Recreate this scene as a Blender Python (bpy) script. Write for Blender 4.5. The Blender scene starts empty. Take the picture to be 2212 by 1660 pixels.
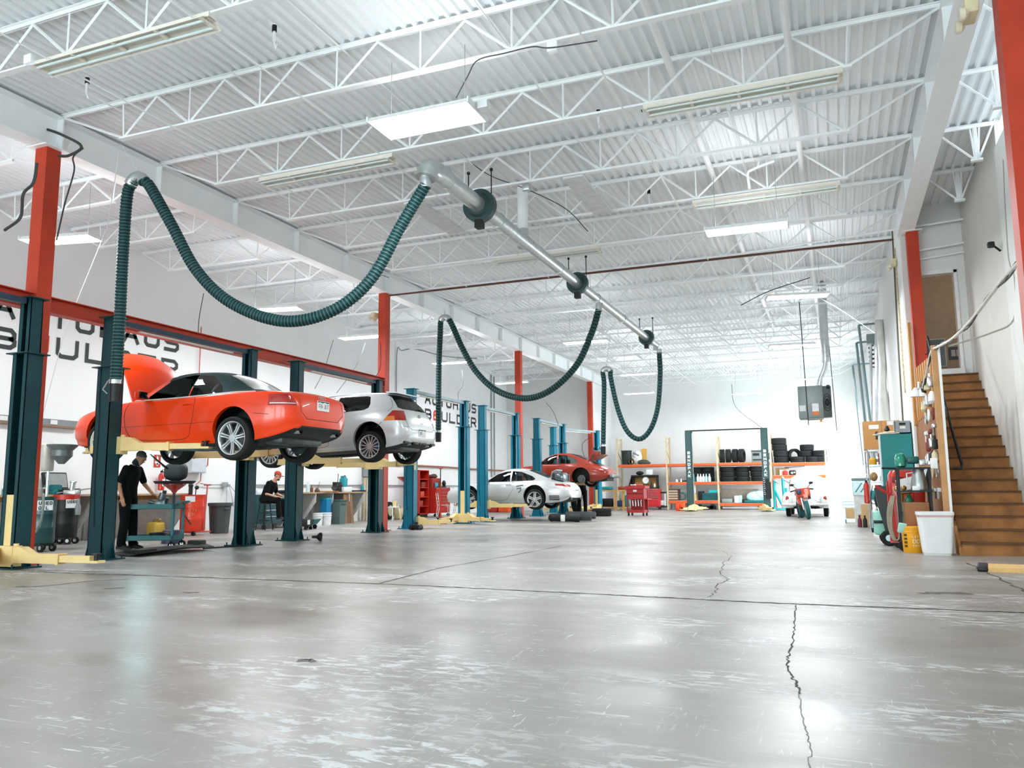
import bpy, bmesh, math, random
from math import sin, cos, pi, radians, sqrt, atan2
from mathutils import Vector, Matrix, Euler
from mathutils.bvhtree import BVHTree
random.seed(7)
C = bpy.context.scene.collection
S = bpy.context.scene
# ---------------------------------------------------------------- camera
FPX, YAW, PITCH, ROLL, CAMH = 1731.3, .38068, .13164, -.00803, 1.0
_f = Vector((-sin(YAW)*cos(PITCH), cos(YAW)*cos(PITCH), sin(PITCH)))
_r = Vector((cos(YAW), sin(YAW), 0)); _u = _r.cross(_f)
_R = cos(ROLL)*_r + sin(ROLL)*_u; _U = -sin(ROLL)*_r + cos(ROLL)*_u
cam_d = bpy.data.cameras.new('camera'); cam = bpy.data.objects.new('camera', cam_d); C.objects.link(cam)
cam_d.sensor_width = 36; cam_d.sensor_fit = 'HORIZONTAL'; cam_d.lens = FPX*36/2212
cam_d.clip_end = 200; cam_d.clip_start = .05
mw = Matrix.Identity(4)
for i in range(3):
    mw[i][0], mw[i][1], mw[i][2] = _R[i], _U[i], -_f[i]
mw.translation = Vector((0, 0, CAMH)); cam.matrix_world = mw
S.camera = cam
O = Vector((0, 0, CAMH))
def ray(px, py):
    return _R*((px-1106)/FPX) - _U*((py-830)/FPX) + _f
def G(px, py, z=0):            # survey: where the sight line through a photo point meets height z
    d = ray(px, py); return O + d*((z-CAMH)/d.z)
def AY(px, py, Y):
    d = ray(px, py); return O + d*(Y/d.y)
def AX(px, py, X):
    d = ray(px, py); return O + d*(X/d.x)
# ---------------------------------------------------------------- materials
def lin(h):
    h = h.lstrip('#'); v = [int(h[i:i+2], 16)/255 for i in (0, 2, 4)]
    return tuple(c/12.92 if c <= .04045 else ((c+.055)/1.055)**2.4 for c in v)
_mats = {}
def M(h, rough=.5, metal=0., var=.08, scale=8., coat=0., bump=0., spec=.5):
    key = (h, rough, metal, var, scale, coat, bump, spec)
    if key in _mats: return _mats[key]
    m = bpy.data.materials.new('surface_'+h.lstrip('#')); m.use_nodes = True
    nt = m.node_tree; b = nt.nodes['Principled BSDF']
    c = lin(h)
    b.inputs['Roughness'].default_value = rough; b.inputs['Metallic'].default_value = metal
    b.inputs['Specular IOR Level'].default_value = spec if coat else min(spec, .4)
    b.inputs['Coat Weight'].default_value = coat; b.inputs['Coat Roughness'].default_value = .04
    tc = nt.nodes.new('ShaderNodeTexCoord')
    n = nt.nodes.new('ShaderNodeTexNoise'); n.inputs['Scale'].default_value = scale; n.inputs['Detail'].default_value = 3
    nt.links.new(tc.outputs['Object'], n.inputs['Vector'])
    r = nt.nodes.new('ShaderNodeValToRGB')
    r.color_ramp.elements[0].position = .3; r.color_ramp.elements[1].position = .7
    r.color_ramp.elements[0].color = tuple(x*(1-var) for x in c)+(1,)
    r.color_ramp.elements[1].color = tuple(min(1, x*(1+var)) for x in c)+(1,)
    nt.links.new(n.outputs['Fac'], r.inputs['Fac']); nt.links.new(r.outputs['Color'], b.inputs['Base Color'])
    if bump:
        bp = nt.nodes.new('ShaderNodeBump'); bp.inputs['Strength'].default_value = bump; bp.inputs['Distance'].default_value = .01
        nt.links.new(n.outputs['Fac'], bp.inputs['Height']); nt.links.new(bp.outputs['Normal'], b.inputs['Normal'])
    _mats[key] = m; return m
def emit(h, strength):
    key = ('e', h, strength)
    if key in _mats: return _mats[key]
    m = bpy.data.materials.new('glow_'+h); m.use_nodes = True
    b = m.node_tree.nodes['Principled BSDF']
    b.inputs['Base Color'].default_value = (.8, .8, .8, 1)
    b.inputs['Emission Color'].default_value = lin(h)+(1,); b.inputs['Emission Strength'].default_value = strength
    _mats[key] = m; return m
def glassy(h, alpha=.35, rough=.02):
    key = ('g', h, alpha, rough)
    if key in _mats: return _mats[key]
    m = bpy.data.materials.new('glass_'+h); m.use_nodes = True
    nt = m.node_tree; nt.nodes.remove(nt.nodes['Principled BSDF'])
    out = [n for n in nt.nodes if n.type == 'OUTPUT_MATERIAL'][0]
    t = nt.nodes.new('ShaderNodeBsdfTransparent'); t.inputs['Color'].default_value = lin(h)+(1,)
    g = nt.nodes.new('ShaderNodeBsdfGlossy'); g.inputs['Roughness'].default_value = rough
    f = nt.nodes.new('ShaderNodeFresnel'); f.inputs['IOR'].default_value = 1.45
    mx = nt.nodes.new('ShaderNodeMixShader')
    nt.links.new(f.outputs[0], mx.inputs[0]); nt.links.new(t.outputs[0], mx.inputs[1]); nt.links.new(g.outputs[0], mx.inputs[2])
    nt.links.new(mx.outputs[0], out.inputs['Surface'])
    _mats[key] = m; return m
# ---------------------------------------------------------------- mesh builder
class MB:
    def __init__(s): s.bm = bmesh.new(); s.T = Matrix.Identity(4)
    def v(s, p): return s.bm.verts.new(s.T @ Vector(p))
    def f(s, vs):
        try: return s.bm.faces.new(vs)
        except ValueError: return None
    def box(s, x0, y0, z0, x1, y1, z1):
        p = [s.v((x, y, z)) for z in (z0, z1) for y in (y0, y1) for x in (x0, x1)]
        for q in ((0, 2, 3, 1), (4, 5, 7, 6), (0, 1, 5, 4), (2, 6, 7, 3), (0, 4, 6, 2), (1, 3, 7, 5)): s.f([p[i] for i in q])
        return s
    def bc(s, c, d, rz=0, rx=0, ry=0):
        T0 = s.T; s.T = T0 @ Matrix.Translation(Vector(c)) @ Euler((rx, ry, rz)).to_matrix().to_4x4()
        s.box(-d[0]/2, -d[1]/2, -d[2]/2, d[0]/2, d[1]/2, d[2]/2); s.T = T0; return s
    def rbox(s, c, d, r, rz=0, rx=0, ry=0, seg=2):      # box with rounded edges
        T0 = s.T; s.T = T0 @ Matrix.Translation(Vector(c)) @ Euler((rx, ry, rz)).to_matrix().to_4x4()
        n0 = len(s.bm.verts); s.box(-d[0]/2, -d[1]/2, -d[2]/2, d[0]/2, d[1]/2, d[2]/2); s.T = T0
        s.bm.verts.ensure_lookup_table()
        vs = s.bm.verts[n0:]; es = {e for v in vs for e in v.link_edges}
        bmesh.ops.bevel(s.bm, geom=list(es), offset=r, segments=seg, affect='EDGES', profile=.5); return s
    def loft(s, rings, cap0=True, cap1=True, closed=True):
        R = [[s.v(p) for p in r] for r in rings]; n = len(R[0])
        for a, b in zip(R, R[1:]):
            for i in range(n if closed else n-1):
                j = (i+1) % n; s.f((a[i], a[j], b[j], b[i]))
        if cap0: s.f(R[0][::-1])
        if cap1: s.f(R[-1])
        return s
    def tube(s, pts, r, n=8, cap=True, flat=1.):
        pts = [Vector(p) for p in pts]; N = len(pts)
        rr = r if isinstance(r, (list, tuple)) else [r]*N
        t0 = (pts[1]-pts[0]).normalized()
        a = Vector((0, 0, 1)) if abs(t0.z) < .9 else Vector((1, 0, 0))
        nrm = (a - t0*a.dot(t0)).normalized(); rings = []
        for i, p in enumerate(pts):
            t = (pts[min(i+1, N-1)]-pts[max(i-1, 0)])
            t = t.normalized() if t.length > 1e-9 else t0
            nrm = nrm - t*nrm.dot(t); nrm = nrm.normalized() if nrm.length > 1e-6 else Vector((1, 0, 0))
            b = t.cross(nrm)
            rings.append([p + (nrm*cos(2*pi*k/n)*flat + b*sin(2*pi*k/n))*rr[i] for k in range(n)])
        return s.loft(rings, cap, cap)
    def cyl(s, p0, p1, r0, r1=None, n=16, cap=True):
        return s.tube([p0, p1], [r0, r0 if r1 is None else r1], n, cap)
    def lathe(s, prof, n=20, o=(0, 0, 0), ax='Z', cap=True):
        o = Vector(o); rings = []
        for r, h in prof:
            ring = []
            for k in range(n):
                c, d = r*cos(2*pi*k/n), r*sin(2*pi*k/n)
                ring.append(o + (Vector((c, d, h)) if ax == 'Z' else Vector((c, h, -d)) if ax == 'Y' else Vector((h, c, d))))
            rings.append(ring)
        return s.loft(rings, cap, cap)
    def prism(s, poly, a, b, ax='Y'):      # 2-D polygon swept along an axis
        def P(u, w, t): return (u, t, w) if ax == 'Y' else (t, u, w) if ax == 'X' else (u, w, t)
        A = [s.v(P(u, w, a)) for u, w in poly]; B = [s.v(P(u, w, b)) for u, w in poly]; n = len(poly)
        s.f(A[::-1]); s.f(B)
        for i in range(n): s.f((A[i], A[(i+1) % n], B[(i+1) % n], B[i]))
        return s
    def ball(s, c, r, u=14, w=9):
        r = r if isinstance(r, (list, tuple)) else (r, r, r); c = Vector(c); rings = []
        for i in range(w+1):
            th = pi*i/w; q = max(sin(th), .02)
            rings.append([c+Vector((r[0]*q*cos(2*pi*k/u), r[1]*q*sin(2*pi*k/u), -r[2]*cos(th))) for k in range(u)])
        return s.loft(rings)
    def rod(s, p0, p1, w, h=None):           # square bar between two points
        return s.tube([p0, p1], [w/2*1.414]*2, 4, True)
    def build(s, name, mat, parent=None, smooth=35, normals=True):
        if normals: bmesh.ops.recalc_face_normals(s.bm, faces=s.bm.faces)
        me = bpy.data.meshes.new(name); s.bm.to_mesh(me); s.bm.free()
        mats = mat if isinstance(mat, (list, tuple)) else [mat]
        for m in mats: me.materials.append(m)
        if smooth:
            me.shade_smooth(); me.set_sharp_from_angle(angle=radians(smooth))
        o = bpy.data.objects.new(name, me); C.objects.link(o)
        if parent is not None: o.parent = parent
        return o
def tag(o, label, cat, group=None, kind='thing'):
    o['label'] = label; o['category'] = cat; o['kind'] = kind
    if group: o['group'] = group
    return o
def thing(name, label, cat, loc=(0, 0, 0), rz=0, group=None, kind='thing'):
    o = bpy.data.objects.new(name, None); C.objects.link(o); o.empty_display_size = .1
    o.location = loc; o.rotation_euler = (0, 0, rz)
    return tag(o, label, cat, group, kind)
def struct(o): o['kind'] = 'structure'; return o
def dup(root, loc=None, rz=None, label=None, group=None):
    r = root.copy(); C.objects.link(r)
    if loc is not None: r.location = loc
    if rz is not None: r.rotation_euler = (0, 0, rz)
    if label: r['label'] = label
    if group: r['group'] = group
    for ch in list(root.children):
        c = ch.copy(); C.objects.link(c); c.parent = r
        for g in list(ch.children):
            d = g.copy(); C.objects.link(d); d.parent = c
    return r
def catmull(pts, k=8):
    pts = [Vector(p) for p in pts]; out = []; N = len(pts)
    for i in range(N-1):
        p0 = pts[i-1] if i else pts[0]*2-pts[1]; p1, p2 = pts[i], pts[i+1]
        p3 = pts[i+2] if i+2 < N else pts[-1]*2-pts[-2]
        for j in range(k):
            t = j/k
            out.append(.5*((2*p1)+(p2-p0)*t+(2*p0-5*p1+4*p2-p3)*t*t+(3*p1-p0-3*p2+p3)*t**3))
    out.append(pts[-1]); return out
# ---------------------------------------------------------------- stroke lettering (square block letters)
_c = .18
GLY = {
 'A': [[(0, 0), (.5, 1), (1, 0)], [(.2, .36), (.8, .36)]],
 'U': [[(0, 1), (0, _c), (_c, 0), (1-_c, 0), (1, _c), (1, 1)]], 'T': [[(0, 1), (1, 1)], [(.5, 1), (.5, 0)]],
 'O': [[(_c, 0), (1-_c, 0), (1, _c), (1, 1-_c), (1-_c, 1), (_c, 1), (0, 1-_c), (0, _c), (_c, 0)]],
 'D': [[(0, 0), (1-_c, 0), (1, _c), (1, 1-_c), (1-_c, 1), (0, 1), (0, 0)]],
 'H': [[(0, 0), (0, 1)], [(1, 0), (1, 1)], [(0, .5), (1, .5)]],
 'S': [[(1, .95), (.9, 1), (_c, 1), (0, 1-_c), (0, .6), (.15, .5), (.85, .5), (1, .4), (1, _c), (1-_c, 0), (0, 0)]],
 'B': [[(0, 0), (1-_c, 0), (1, _c), (1, .38), (.85, .5), (.97, .6), (.97, 1-_c), (1-_c, 1), (0, 1), (0, 0)], [(0, .5), (.85, .5)]],
 'L': [[(0, 1), (0, 0), (1, 0)]], 'E': [[(1, 1), (0, 1), (0, 0), (1, 0)], [(0, .5), (.9, .5)]],
 'R': [[(0, 0), (0, 1), (1-_c, 1), (1, 1-_c), (1, .6), (1-_c, .42), (0, .42)], [(.6, .42), (1, 0)]],
 'N': [[(0, 0), (0, 1), (1, 0), (1, 1)]], 'P': [[(0, 0), (0, 1), (1-_c, 1), (1, 1-_c), (1, .6), (1-_c, .42), (0, .42)]],
 'K': [[(0, 0), (0, 1)], [(1, 1), (.1, .5), (1, 0)]], 'I': [[(.5, 0), (.5, 1)]], "'": [[(.5, 1), (.5, .75)]],
 'F': [[(1, 1), (0, 1), (0, 0)], [(0, .5), (.8, .5)]], 'C': [[(1, 1), (.2, 1), (0, .8), (0, .2), (.2, 0), (1, 0)]],
 'V': [[(0, 1), (.5, 0), (1, 1)]], 'G': [[(1, 1), (.2, 1), (0, .8), (0, .2), (.2, 0), (1, 0), (1, .5), (.6, .5)]],
 'W': [[(0, 1), (.25, 0), (.5, .7), (.75, 0), (1, 1)]], 'Q': [[(_c, 0), (1, 0), (1, 1), (0, 1), (0, 0)]],
 '4': [[(.7, 0), (.7, 1), (0, .3), (1, .3)]], '2': [[(0, 1), (1, 1), (1, .5), (0, .5), (0, 0), (1, 0)]],
 'M': [[(0, 0), (0, 1), (.5, .4), (1, 1), (1, 0)]], '1': [[(.5, 0), (.5, 1)]], '7': [[(0, 1), (1, 1), (.4, 0)]], '8': [[(0, 0), (1, 0), (1, 1), (0, 1), (0, 0)], [(0, .5), (1, .5)]],
 'Z': [[(0, 1), (1, 1), (0, 0), (1, 0)]], '.': [[(.4, 0), (.6, 0)]], '-': [[(.1, .5), (.9, .5)]], ' ': [],
 'v': [[(.5, 1), (.5, 0)], [(.1, .4), (.5, 0), (.9, .4)]],
}
def stroke(mb, pts, w, P, th=.004):
    """flat strip of width w along 2-D pts, mapped by P(u, v, depth)"""
    n = len(pts); closed = n > 2 and pts[0] == pts[-1]
    pp = [Vector(p) for p in (pts[:-1] if closed else pts)]; m = len(pp); L = []; Rr = []
    for i, p in enumerate(pp):
        if closed: a, b = pp[i-1], pp[(i+1) % m]
        else: a, b = pp[max(i-1, 0)], pp[min(i+1, m-1)]
        d1 = (p-a); d2 = (b-p)
        d1 = d1.normalized() if d1.length > 1e-9 else d2.normalized(); d2 = d2.normalized() if d2.length > 1e-9 else d1
        n1 = Vector((-d1.y, d1.x)); n2 = Vector((-d2.y, d2.x)); q = n1+n2
        q = q.normalized() if q.length > 1e-6 else n1
        k = 1/max(.45, q.dot(n1)); e = p.copy()
        if not closed and i == 0: e = p - d2*w*.5
        if not closed and i == m-1: e = p + d1*w*.5
        L.append(e+q*w*.5*k); Rr.append(e-q*w*.5*k)
    F = [mb.v(P(a.x, a.y, th)) for a in L]; H = [mb.v(P(a.x, a.y, th)) for a in Rr]
    for i in range(m if closed else m-1):
        j = (i+1) % m; mb.f((F[i], F[j], H[j], H[i]))
def text(mb, s, P, h, w=None, gap=None, thick=None, th=.004, skip=()):
    """block text: u runs along the line from 0, v from 0 to h"""
    w = w or h*.75; gap = gap if gap is not None else w*.35; thick = thick or h*.15; u = 0
    for i, ch in enumerate(s):
        if i not in skip:
            for st in GLY.get(ch, []):
                stroke(mb, [(u+thick/2+a*(w-thick), thick/2+b*(h-thick)) for a, b in st], thick, P, th)
        u += w+gap
    return u-gap
# ================================================================ SETTING
WHITE = '#eceeee'
mW = M('#e9ebeb', .75, var=.025, scale=1.2)          # painted wall
mWs = M('#dcdedd', .8, var=.03, scale=1.5)
mDeck = M('#eef2f4', .55, var=.02, scale=2)
mSteelW = M('#f3f6f7', .5, var=.02, scale=3)
mRed = M('#bb3a1e', .5, var=.12, scale=2.5)
mDark = M('#131b1b', .5); mBlk = M('#0b1011', .5); mRub = M('#0e1213', .75, bump=.2, scale=60)
mGalv = M('#c6cdcd', .3, .8, var=.12, scale=12); mChrome = M('#d6dadb', .12, 1.)
mAlu = M('#c3c9ca', .32, .9); mYel = M('#e2c88c', .5, var=.06, scale=4)

def floor_mat():
    m = bpy.data.materials.new('sealed_concrete'); m.use_nodes = True; nt = m.node_tree; N = nt.nodes; Lk = nt.links.new
    b = N['Principled BSDF']; tc = N.new('ShaderNodeTexCoord')
    def noise(sc, det, rough=.55, st=(1, 1, 1), rot=0, dist=0):
        mp = N.new('ShaderNodeMapping'); mp.inputs['Scale'].default_value = st; mp.inputs['Rotation'].default_value = (0, 0, rot)
        n = N.new('ShaderNodeTexNoise'); n.inputs['Scale'].default_value = sc; n.inputs['Detail'].default_value = det
        n.inputs['Roughness'].default_value = rough; n.inputs['Distortion'].default_value = dist
        Lk(tc.outputs['Object'], mp.inputs['Vector']); Lk(mp.outputs[0], n.inputs['Vector']); return n.outputs['Fac']
    def ramp(s, p0, c0, p1, c1):
        r = N.new('ShaderNodeValToRGB'); e = r.color_ramp.elements
        e[0].position, e[1].position = p0, p1
        e[0].color = c0 if len(c0) == 4 else c0+(1,); e[1].color = c1 if len(c1) == 4 else c1+(1,)
        Lk(s, r.inputs[0]); return r.outputs[0]
    def mix(fac, a, c, mode='MIX'):
        x = N.new('ShaderNodeMix'); x.data_type = 'RGBA'; x.blend_type = mode
        for s, i in ((fac, 0), (a, 6), (c, 7)):
            if hasattr(s, 'links'): Lk(s, x.inputs[i])
            else: x.inputs[i].default_value = s
        return x.outputs[2]
    def mul(a, c):
        x = N.new('ShaderNodeMath'); x.operation = 'MULTIPLY'
        for i, s in enumerate((a, c)):
            if hasattr(s, 'links'): Lk(s, x.inputs[i])
            else: x.inputs[i].default_value = s
        return x.outputs[0]
    k0, k1 = (0, 0, 0), (1, 1, 1)
    base = ramp(noise(.45, 5, .6, (1, .8, 1)), .32, lin('#837d74'), .68, lin('#908d89'))
    streak = ramp(noise(1.6, 4, .6, (.35, 1.6, 1), .12), .45, k0, .75, k1)     # traffic haze across the bays
    col = mix(mul(streak, .22), base, lin('#acabaa')+(1,))
    brown = ramp(noise(.8, 4, .6, (.5, 1.2, 1), -.1), .55, k0, .72, k1)
    col = mix(mul(brown, .35), col, lin('#7f776a')+(1,))
    # worn sealer: pale flaky patches with broken edges
    big = ramp(noise(.9, 3, .5, (.55, 1., 1), .1), .50, k0, .60, k1)
    fine = ramp(noise(16, 6, .72, (.4, 1, 1), .15, .6), .50, k0, .57, k1)
    flake = mul(big, fine)
    col = mix(mul(flake, .65), col, lin('#dfe3e4')+(1,))
    scr = ramp(noise(30, 2, .5, (.12, 1, 1), .5, 1.5), .66, k0, .69, k1)
    scr2 = ramp(noise(34, 2, .5, (1, .15, 1), .3, 1.5), .67, k0, .70, k1)
    near = ramp(noise(.7, 2, .5), .42, k0, .6, k1)
    col = mix(mul(mul(near, .55), scr), col, lin('#e3e8e8')+(1,)); col = mix(mul(mul(near, .5), scr2), col, lin('#e3e8e8')+(1,))
    Lk(col, b.inputs['Base Color'])
    rg = ramp(noise(1.1, 4, .6, (.5, 1.3, 1)), .35, (.28,)*3, .7, (.45,)*3)
    Lk(mix(flake, rg, (.55, .55, .55, 1)), b.inputs['Roughness'])
    bp = N.new('ShaderNodeBump'); bp.inputs['Strength'].default_value = .12; bp.inputs['Distance'].default_value = .004
    Lk(noise(5, 5, .6, (.6, 1, 1)), bp.inputs['Height']); Lk(bp.outputs[0], b.inputs['Normal'])
    b.inputs['Specular IOR Level'].default_value = .55
    return m
XL, XG, XR, XS, YB, YL, YF, ZD = -15.25, -10.8, 1.5, 2.65, 41.0, 37.35, -6.0, 6.76
fl = MB().box(XL-.2, YF-.2, -.2, XS+.2, YB+.2, 0).build('floor', floor_mat(), smooth=0); struct(fl)
# saw-cut joint and cracks belong to the slab
mCrack = M('#4e4a42', .9)
mJoint = M('#4a453d', .9)
def ribbon(name, pts, w, mat, z=.0015, jit=0, sub=1):
    rnd = random.Random(len(pts)*7+int(w*1e4)); P = []
    for a, b in zip(pts, pts[1:]):
        a, b = Vector(a), Vector(b)
        for k in range(sub):
            t = k/sub; p = a.lerp(b, t); P.append(p+Vector((rnd.uniform(-jit, jit), rnd.uniform(-jit, jit), 0)))
    P.append(Vector(pts[-1])); mb = MB(); L = []
    for i, p in enumerate(P):
        d = (P[min(i+1, len(P)-1)]-P[max(i-1, 0)]).normalized(); n = Vector((-d.y, d.x, 0))
        ww = w*rnd.uniform(.55, 1.3) if jit else w
        L.append((mb.v((p.x+n.x*ww/2, p.y+n.y*ww/2, z)), mb.v((p.x-n.x*ww/2, p.y-n.y*ww/2, z))))
    for a, b in zip(L, L[1:]): mb.f((a[0], b[0], b[1], a[1]))
    return mb.build(name, mat, fl, 0)
g2 = lambda *q: [G(x, y) for x, y in q]
ribbon('joint', g2((60, 1236), (280, 1243), (820, 1262), (1260, 1283), (1700, 1305), (2150, 1322), (2260, 1327)), .05, mJoint, jit=.014, sub=30)
ribbon('joint', g2((820, 1261), (950, 1228), (1106, 1201), (1215, 1180)), .03, mJoint, jit=.006, sub=8)
ribbon('crack', g2((1530, 1291), (1545, 1280), (1550, 1263), (1575, 1252), (1556, 1243), (1562, 1218), (1582, 1203), (1560, 1192), (1536, 1187)), .011, mCrack, jit=.02, sub=7)
ribbon('crack', g2((1720, 1308), (1717, 1345), (1714, 1390), (1702, 1420), (1700, 1450), (1716, 1470), (1728, 1500)), .011, mCrack, jit=.010, sub=10)
ribbon('crack', g2((1728, 1500), (1731, 1545), (1742, 1580), (1750, 1620), (1748, 1665)), .005, M('#7e7f7b', .9), jit=.008, sub=9)
ribbon('crack', g2((1718, 1317), (1690, 1313), (1660, 1308)), .008, mCrack, jit=.01, sub=5)
ribbon('crack', g2((2034, 1231), (2090, 1233), (2135, 1232)), .012, mCrack, jit=.008, sub=4)
for a, b in (((2092, 1217), (2130, 1236)), ((2136, 1238), (2185, 1262)), ((2188, 1264), (2230, 1284))): ribbon('chipped_edge', g2(a, b), .03, mCrack, jit=.03, sub=8)
for q, w in ((((36, 1268), (80, 1268), (140, 1262), (200, 1256), (278, 1252)), .05), (((225, 1273), (270, 1271)), .09), (((652, 1427), (680, 1427)), .08), (((1990, 1283), (2040, 1281), (2100, 1284)), .16), (((395, 1281), (430, 1281)), .06)):
    ribbon('oil_stain', g2(*q), w, M('#4c483f', .5), .001, .02, 4)
# walls
def wall(name, *bx, mat=None): return struct(MB().box(*bx).build(name, mat or mW, smooth=0))
T = .2
wall('wall_left', XL-T, YF, 0, XL, YL, 7)
wall('wall_bay', XL-T, YL, 0, XG, YL+T, 7, mat=mWs)
wall('wall_side', XG-T, YL+T, 0, XG, YB, 7)
wall('wall_back', XG-T, YB, 0, XR+T, YB+T, 7)
# right wall with the open overhead door at the far end
DY0, DY1, DZ = 30.6, 40.3, 3.95
w = MB(); w.box(XR, 18.1, 0, XR+T, DY0, 7).box(XR, DY0, DZ, XR+T, DY1, 7).box(XR, DY1, 0, XR+T, YB+T, 7); struct(w.build('wall_right', mW, smooth=0))
w = MB(); w.box(XR+.02, 18.02, 0, 1.82, 18.2, 7).box(2.47, 18.02, 0, XS, 18.2, 7).box(1.82, 18.02, 5.34, 2.47, 18.2, 7).box(1.82, 18.02, 0, 2.47, 18.2, 3.05)
struct(w.build('wall_landing', M('#e4e4e1', .75, var=.02), smooth=0))
wall('wall_stair', XS, 14.1, 0, XS+T, 18.2, 7, mat=M('#e0dfd9', .8, var=.04, scale=1))
wall('wall_front_right', XS-.03, YF, 0, XS+T, 14.1, 6.3, mat=M('#e6e7e4', .75, var=.03, scale=1))
# front wall: three open roll-up doors behind the photographer
w = MB(); xs = (XL, -13.8, -10.2, -9.4, -5.2, -4.2, .2, 1.2, XS)
w.box(XL, YF-T, 4.3, XS, YF, 7)
for a, b in ((XL, -14.2), (-10.4, -9.3), (-5.1, -4.1), (.6, XS)): w.box(a, YF-T, 0, b, YF, 4.3)
struct(w.build('wall_front', mW, smooth=0))
# upstairs room behind the landing door
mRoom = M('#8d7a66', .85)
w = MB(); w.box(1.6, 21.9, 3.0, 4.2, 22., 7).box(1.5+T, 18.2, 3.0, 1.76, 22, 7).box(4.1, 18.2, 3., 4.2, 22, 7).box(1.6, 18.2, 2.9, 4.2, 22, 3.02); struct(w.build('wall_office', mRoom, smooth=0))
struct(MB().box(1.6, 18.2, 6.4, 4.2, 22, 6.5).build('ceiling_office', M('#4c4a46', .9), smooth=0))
d = MB(); d.box(1.80, 17.98, 3.05, 1.86, 18.22, 5.36).box(2.44, 17.98, 3.05, 2.50, 18.22, 5.36).box(1.80, 17.98, 5.30, 2.5, 18.22, 5.38).box(1.80, 17.9, 3.05, 2.5, 18.22, 3.33)
dr = struct(d.build('door_1', M('#e8e8e6', .5), smooth=0))
# ---------------------------------------------------------------- roof
per = .1524; prof = []; x = XL
while x < XS+.2:
    prof += [(x, ZD), (x+.045, ZD), (x+.062, ZD+.045), (x+.135, ZD+.045)]; x += per
mb = MB(); A = [mb.v((x, YF, z)) for x, z in prof]; B = [mb.v((x, YB+.1, z)) for x, z in prof]
for i in range(len(A)-1): mb.f((A[i], A[i+1], B[i+1], B[i]))
ceil = struct(mb.build('ceiling', mDeck, smooth=0))
struct(MB().box(XL-T, YF-T, 6.95, 4.3, YB+T, 7.1).build('roof_cover', M('#8a8a88', .9), ceil, 0))
def joist(X0, X1, Y, left_in=1.28, right_in=1.11, mat=None, z0=6.15):
    m = MB(); zt, zb = 6.70, z0
    m.box(X0, Y-.05, zt+.045, X1, Y+.05, zt+.055).box(X0, Y-.018, zt, X1, Y-.008, zt+.05).box(X0, Y+.008, zt, X1, Y+.018, zt+.05)
    xa, xb = X0+left_in, X1-right_in; n = max(2, round((xb-xa)/1.2275)); p = (xb-xa)/n
    m.box(xa-.06, Y-.045, zb-.006, xb+.06, Y+.045, zb).box(xa-.06, Y-.016, zb, xb+.06, Y-.008, zb+.04).box(xa-.06, Y+.008, zb, xb+.06, Y+.016, zb+.04)
    R = .026
    m.rod((X0+.02, Y, zt+.02), (xa, Y, zb+.02), R); m.rod((X1-.02, Y, zt+.02), (xb, Y, zb+.02), R)
    for k in range(n+1):
        q = xa+k*p; m.rod((q, Y, zb+.02), (q+(-.04 if k == 0 else .04 if k == n else 0), Y, zt), .02)
        if k < n: m.rod((q, Y, zb+.02), (q+p/2, Y, zt), .028); m.rod((q+p/2, Y, zt), (q+p, Y, zb+.02), .028)
    return m.build('roof_joist', mat or mSteelW, ceil, 0)
JY = [8.27+1.945*k for k in range(-7, 17)]
for y in JY:
    joist(XG+.1, XR+.02, y)
    joist(XL+.02, XG-.1, y, .9, .9, z0=6.2)
    if y < 17.5: joist(XR+.3, XS, y, .55, .25)
for xg in (XG, XR+.12):
    if xg < 0: y1 = YB
    else: y1 = 18.1
    m = MB(); m.box(xg-.15, YF, 6.69, xg+.15, y1, 6.71).box(xg-.15, YF, 6.18, xg+.15, y1, 6.2).box(xg-.012, YF, 6.2, xg+.012, y1, 6.7)
    for y in JY:
        if y < y1: m.box(xg-.13, y-.012, 6.2, xg+.13, y+.012, 6.69)
    m.build('roof_girder', mSteelW, ceil, 0)
# slim cross bracing lines and pipes under the deck
for xx, zz in ((-9.6, 6.66), (-7.3, 6.66), (-5.6, 6.66), (-3.6, 6.66), (-1.2, 6.66), (-8.4, 6.12), (-6.2, 6.12), (-2.4, 6.12)): MB().cyl((xx, YF, zz), (xx, YB, zz), .012, n=5).build('bridging', mSteelW, ceil, 0)
for xx, r, lb in ((-1.75, .05, 'white pipe running the length of the roof between the joists, left of the pair'), (-.25, .045, 'white pipe running the length of the roof between the joists, right of the pair')): tag(MB().cyl((xx, YF, 6.6), (xx, 30, 6.6), r, n=10).build('sprinkler_pipe', mSteelW), lb, 'pipe')
# flat deck soffit plates near the exhaust duct
for q, lab in (((1215, 385, 1288, 462), 'pale flat strip of ductwork between joists, right of the galvanised exhaust duct'), ((872, 440, 968, 505), 'pale flat strip of ductwork between joists, left of the galvanised exhaust duct')):
    a = G(q[0], q[1], 6.1); b = G(q[2], q[3], 6.1)
    tag(MB().box(a.x, min(a.y, b.y), 6.08, a.x+.35, max(a.y, b.y), 6.12).build('soffit_panel', M('#d9dddd', .5), smooth=0), lab, 'panel')
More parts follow.
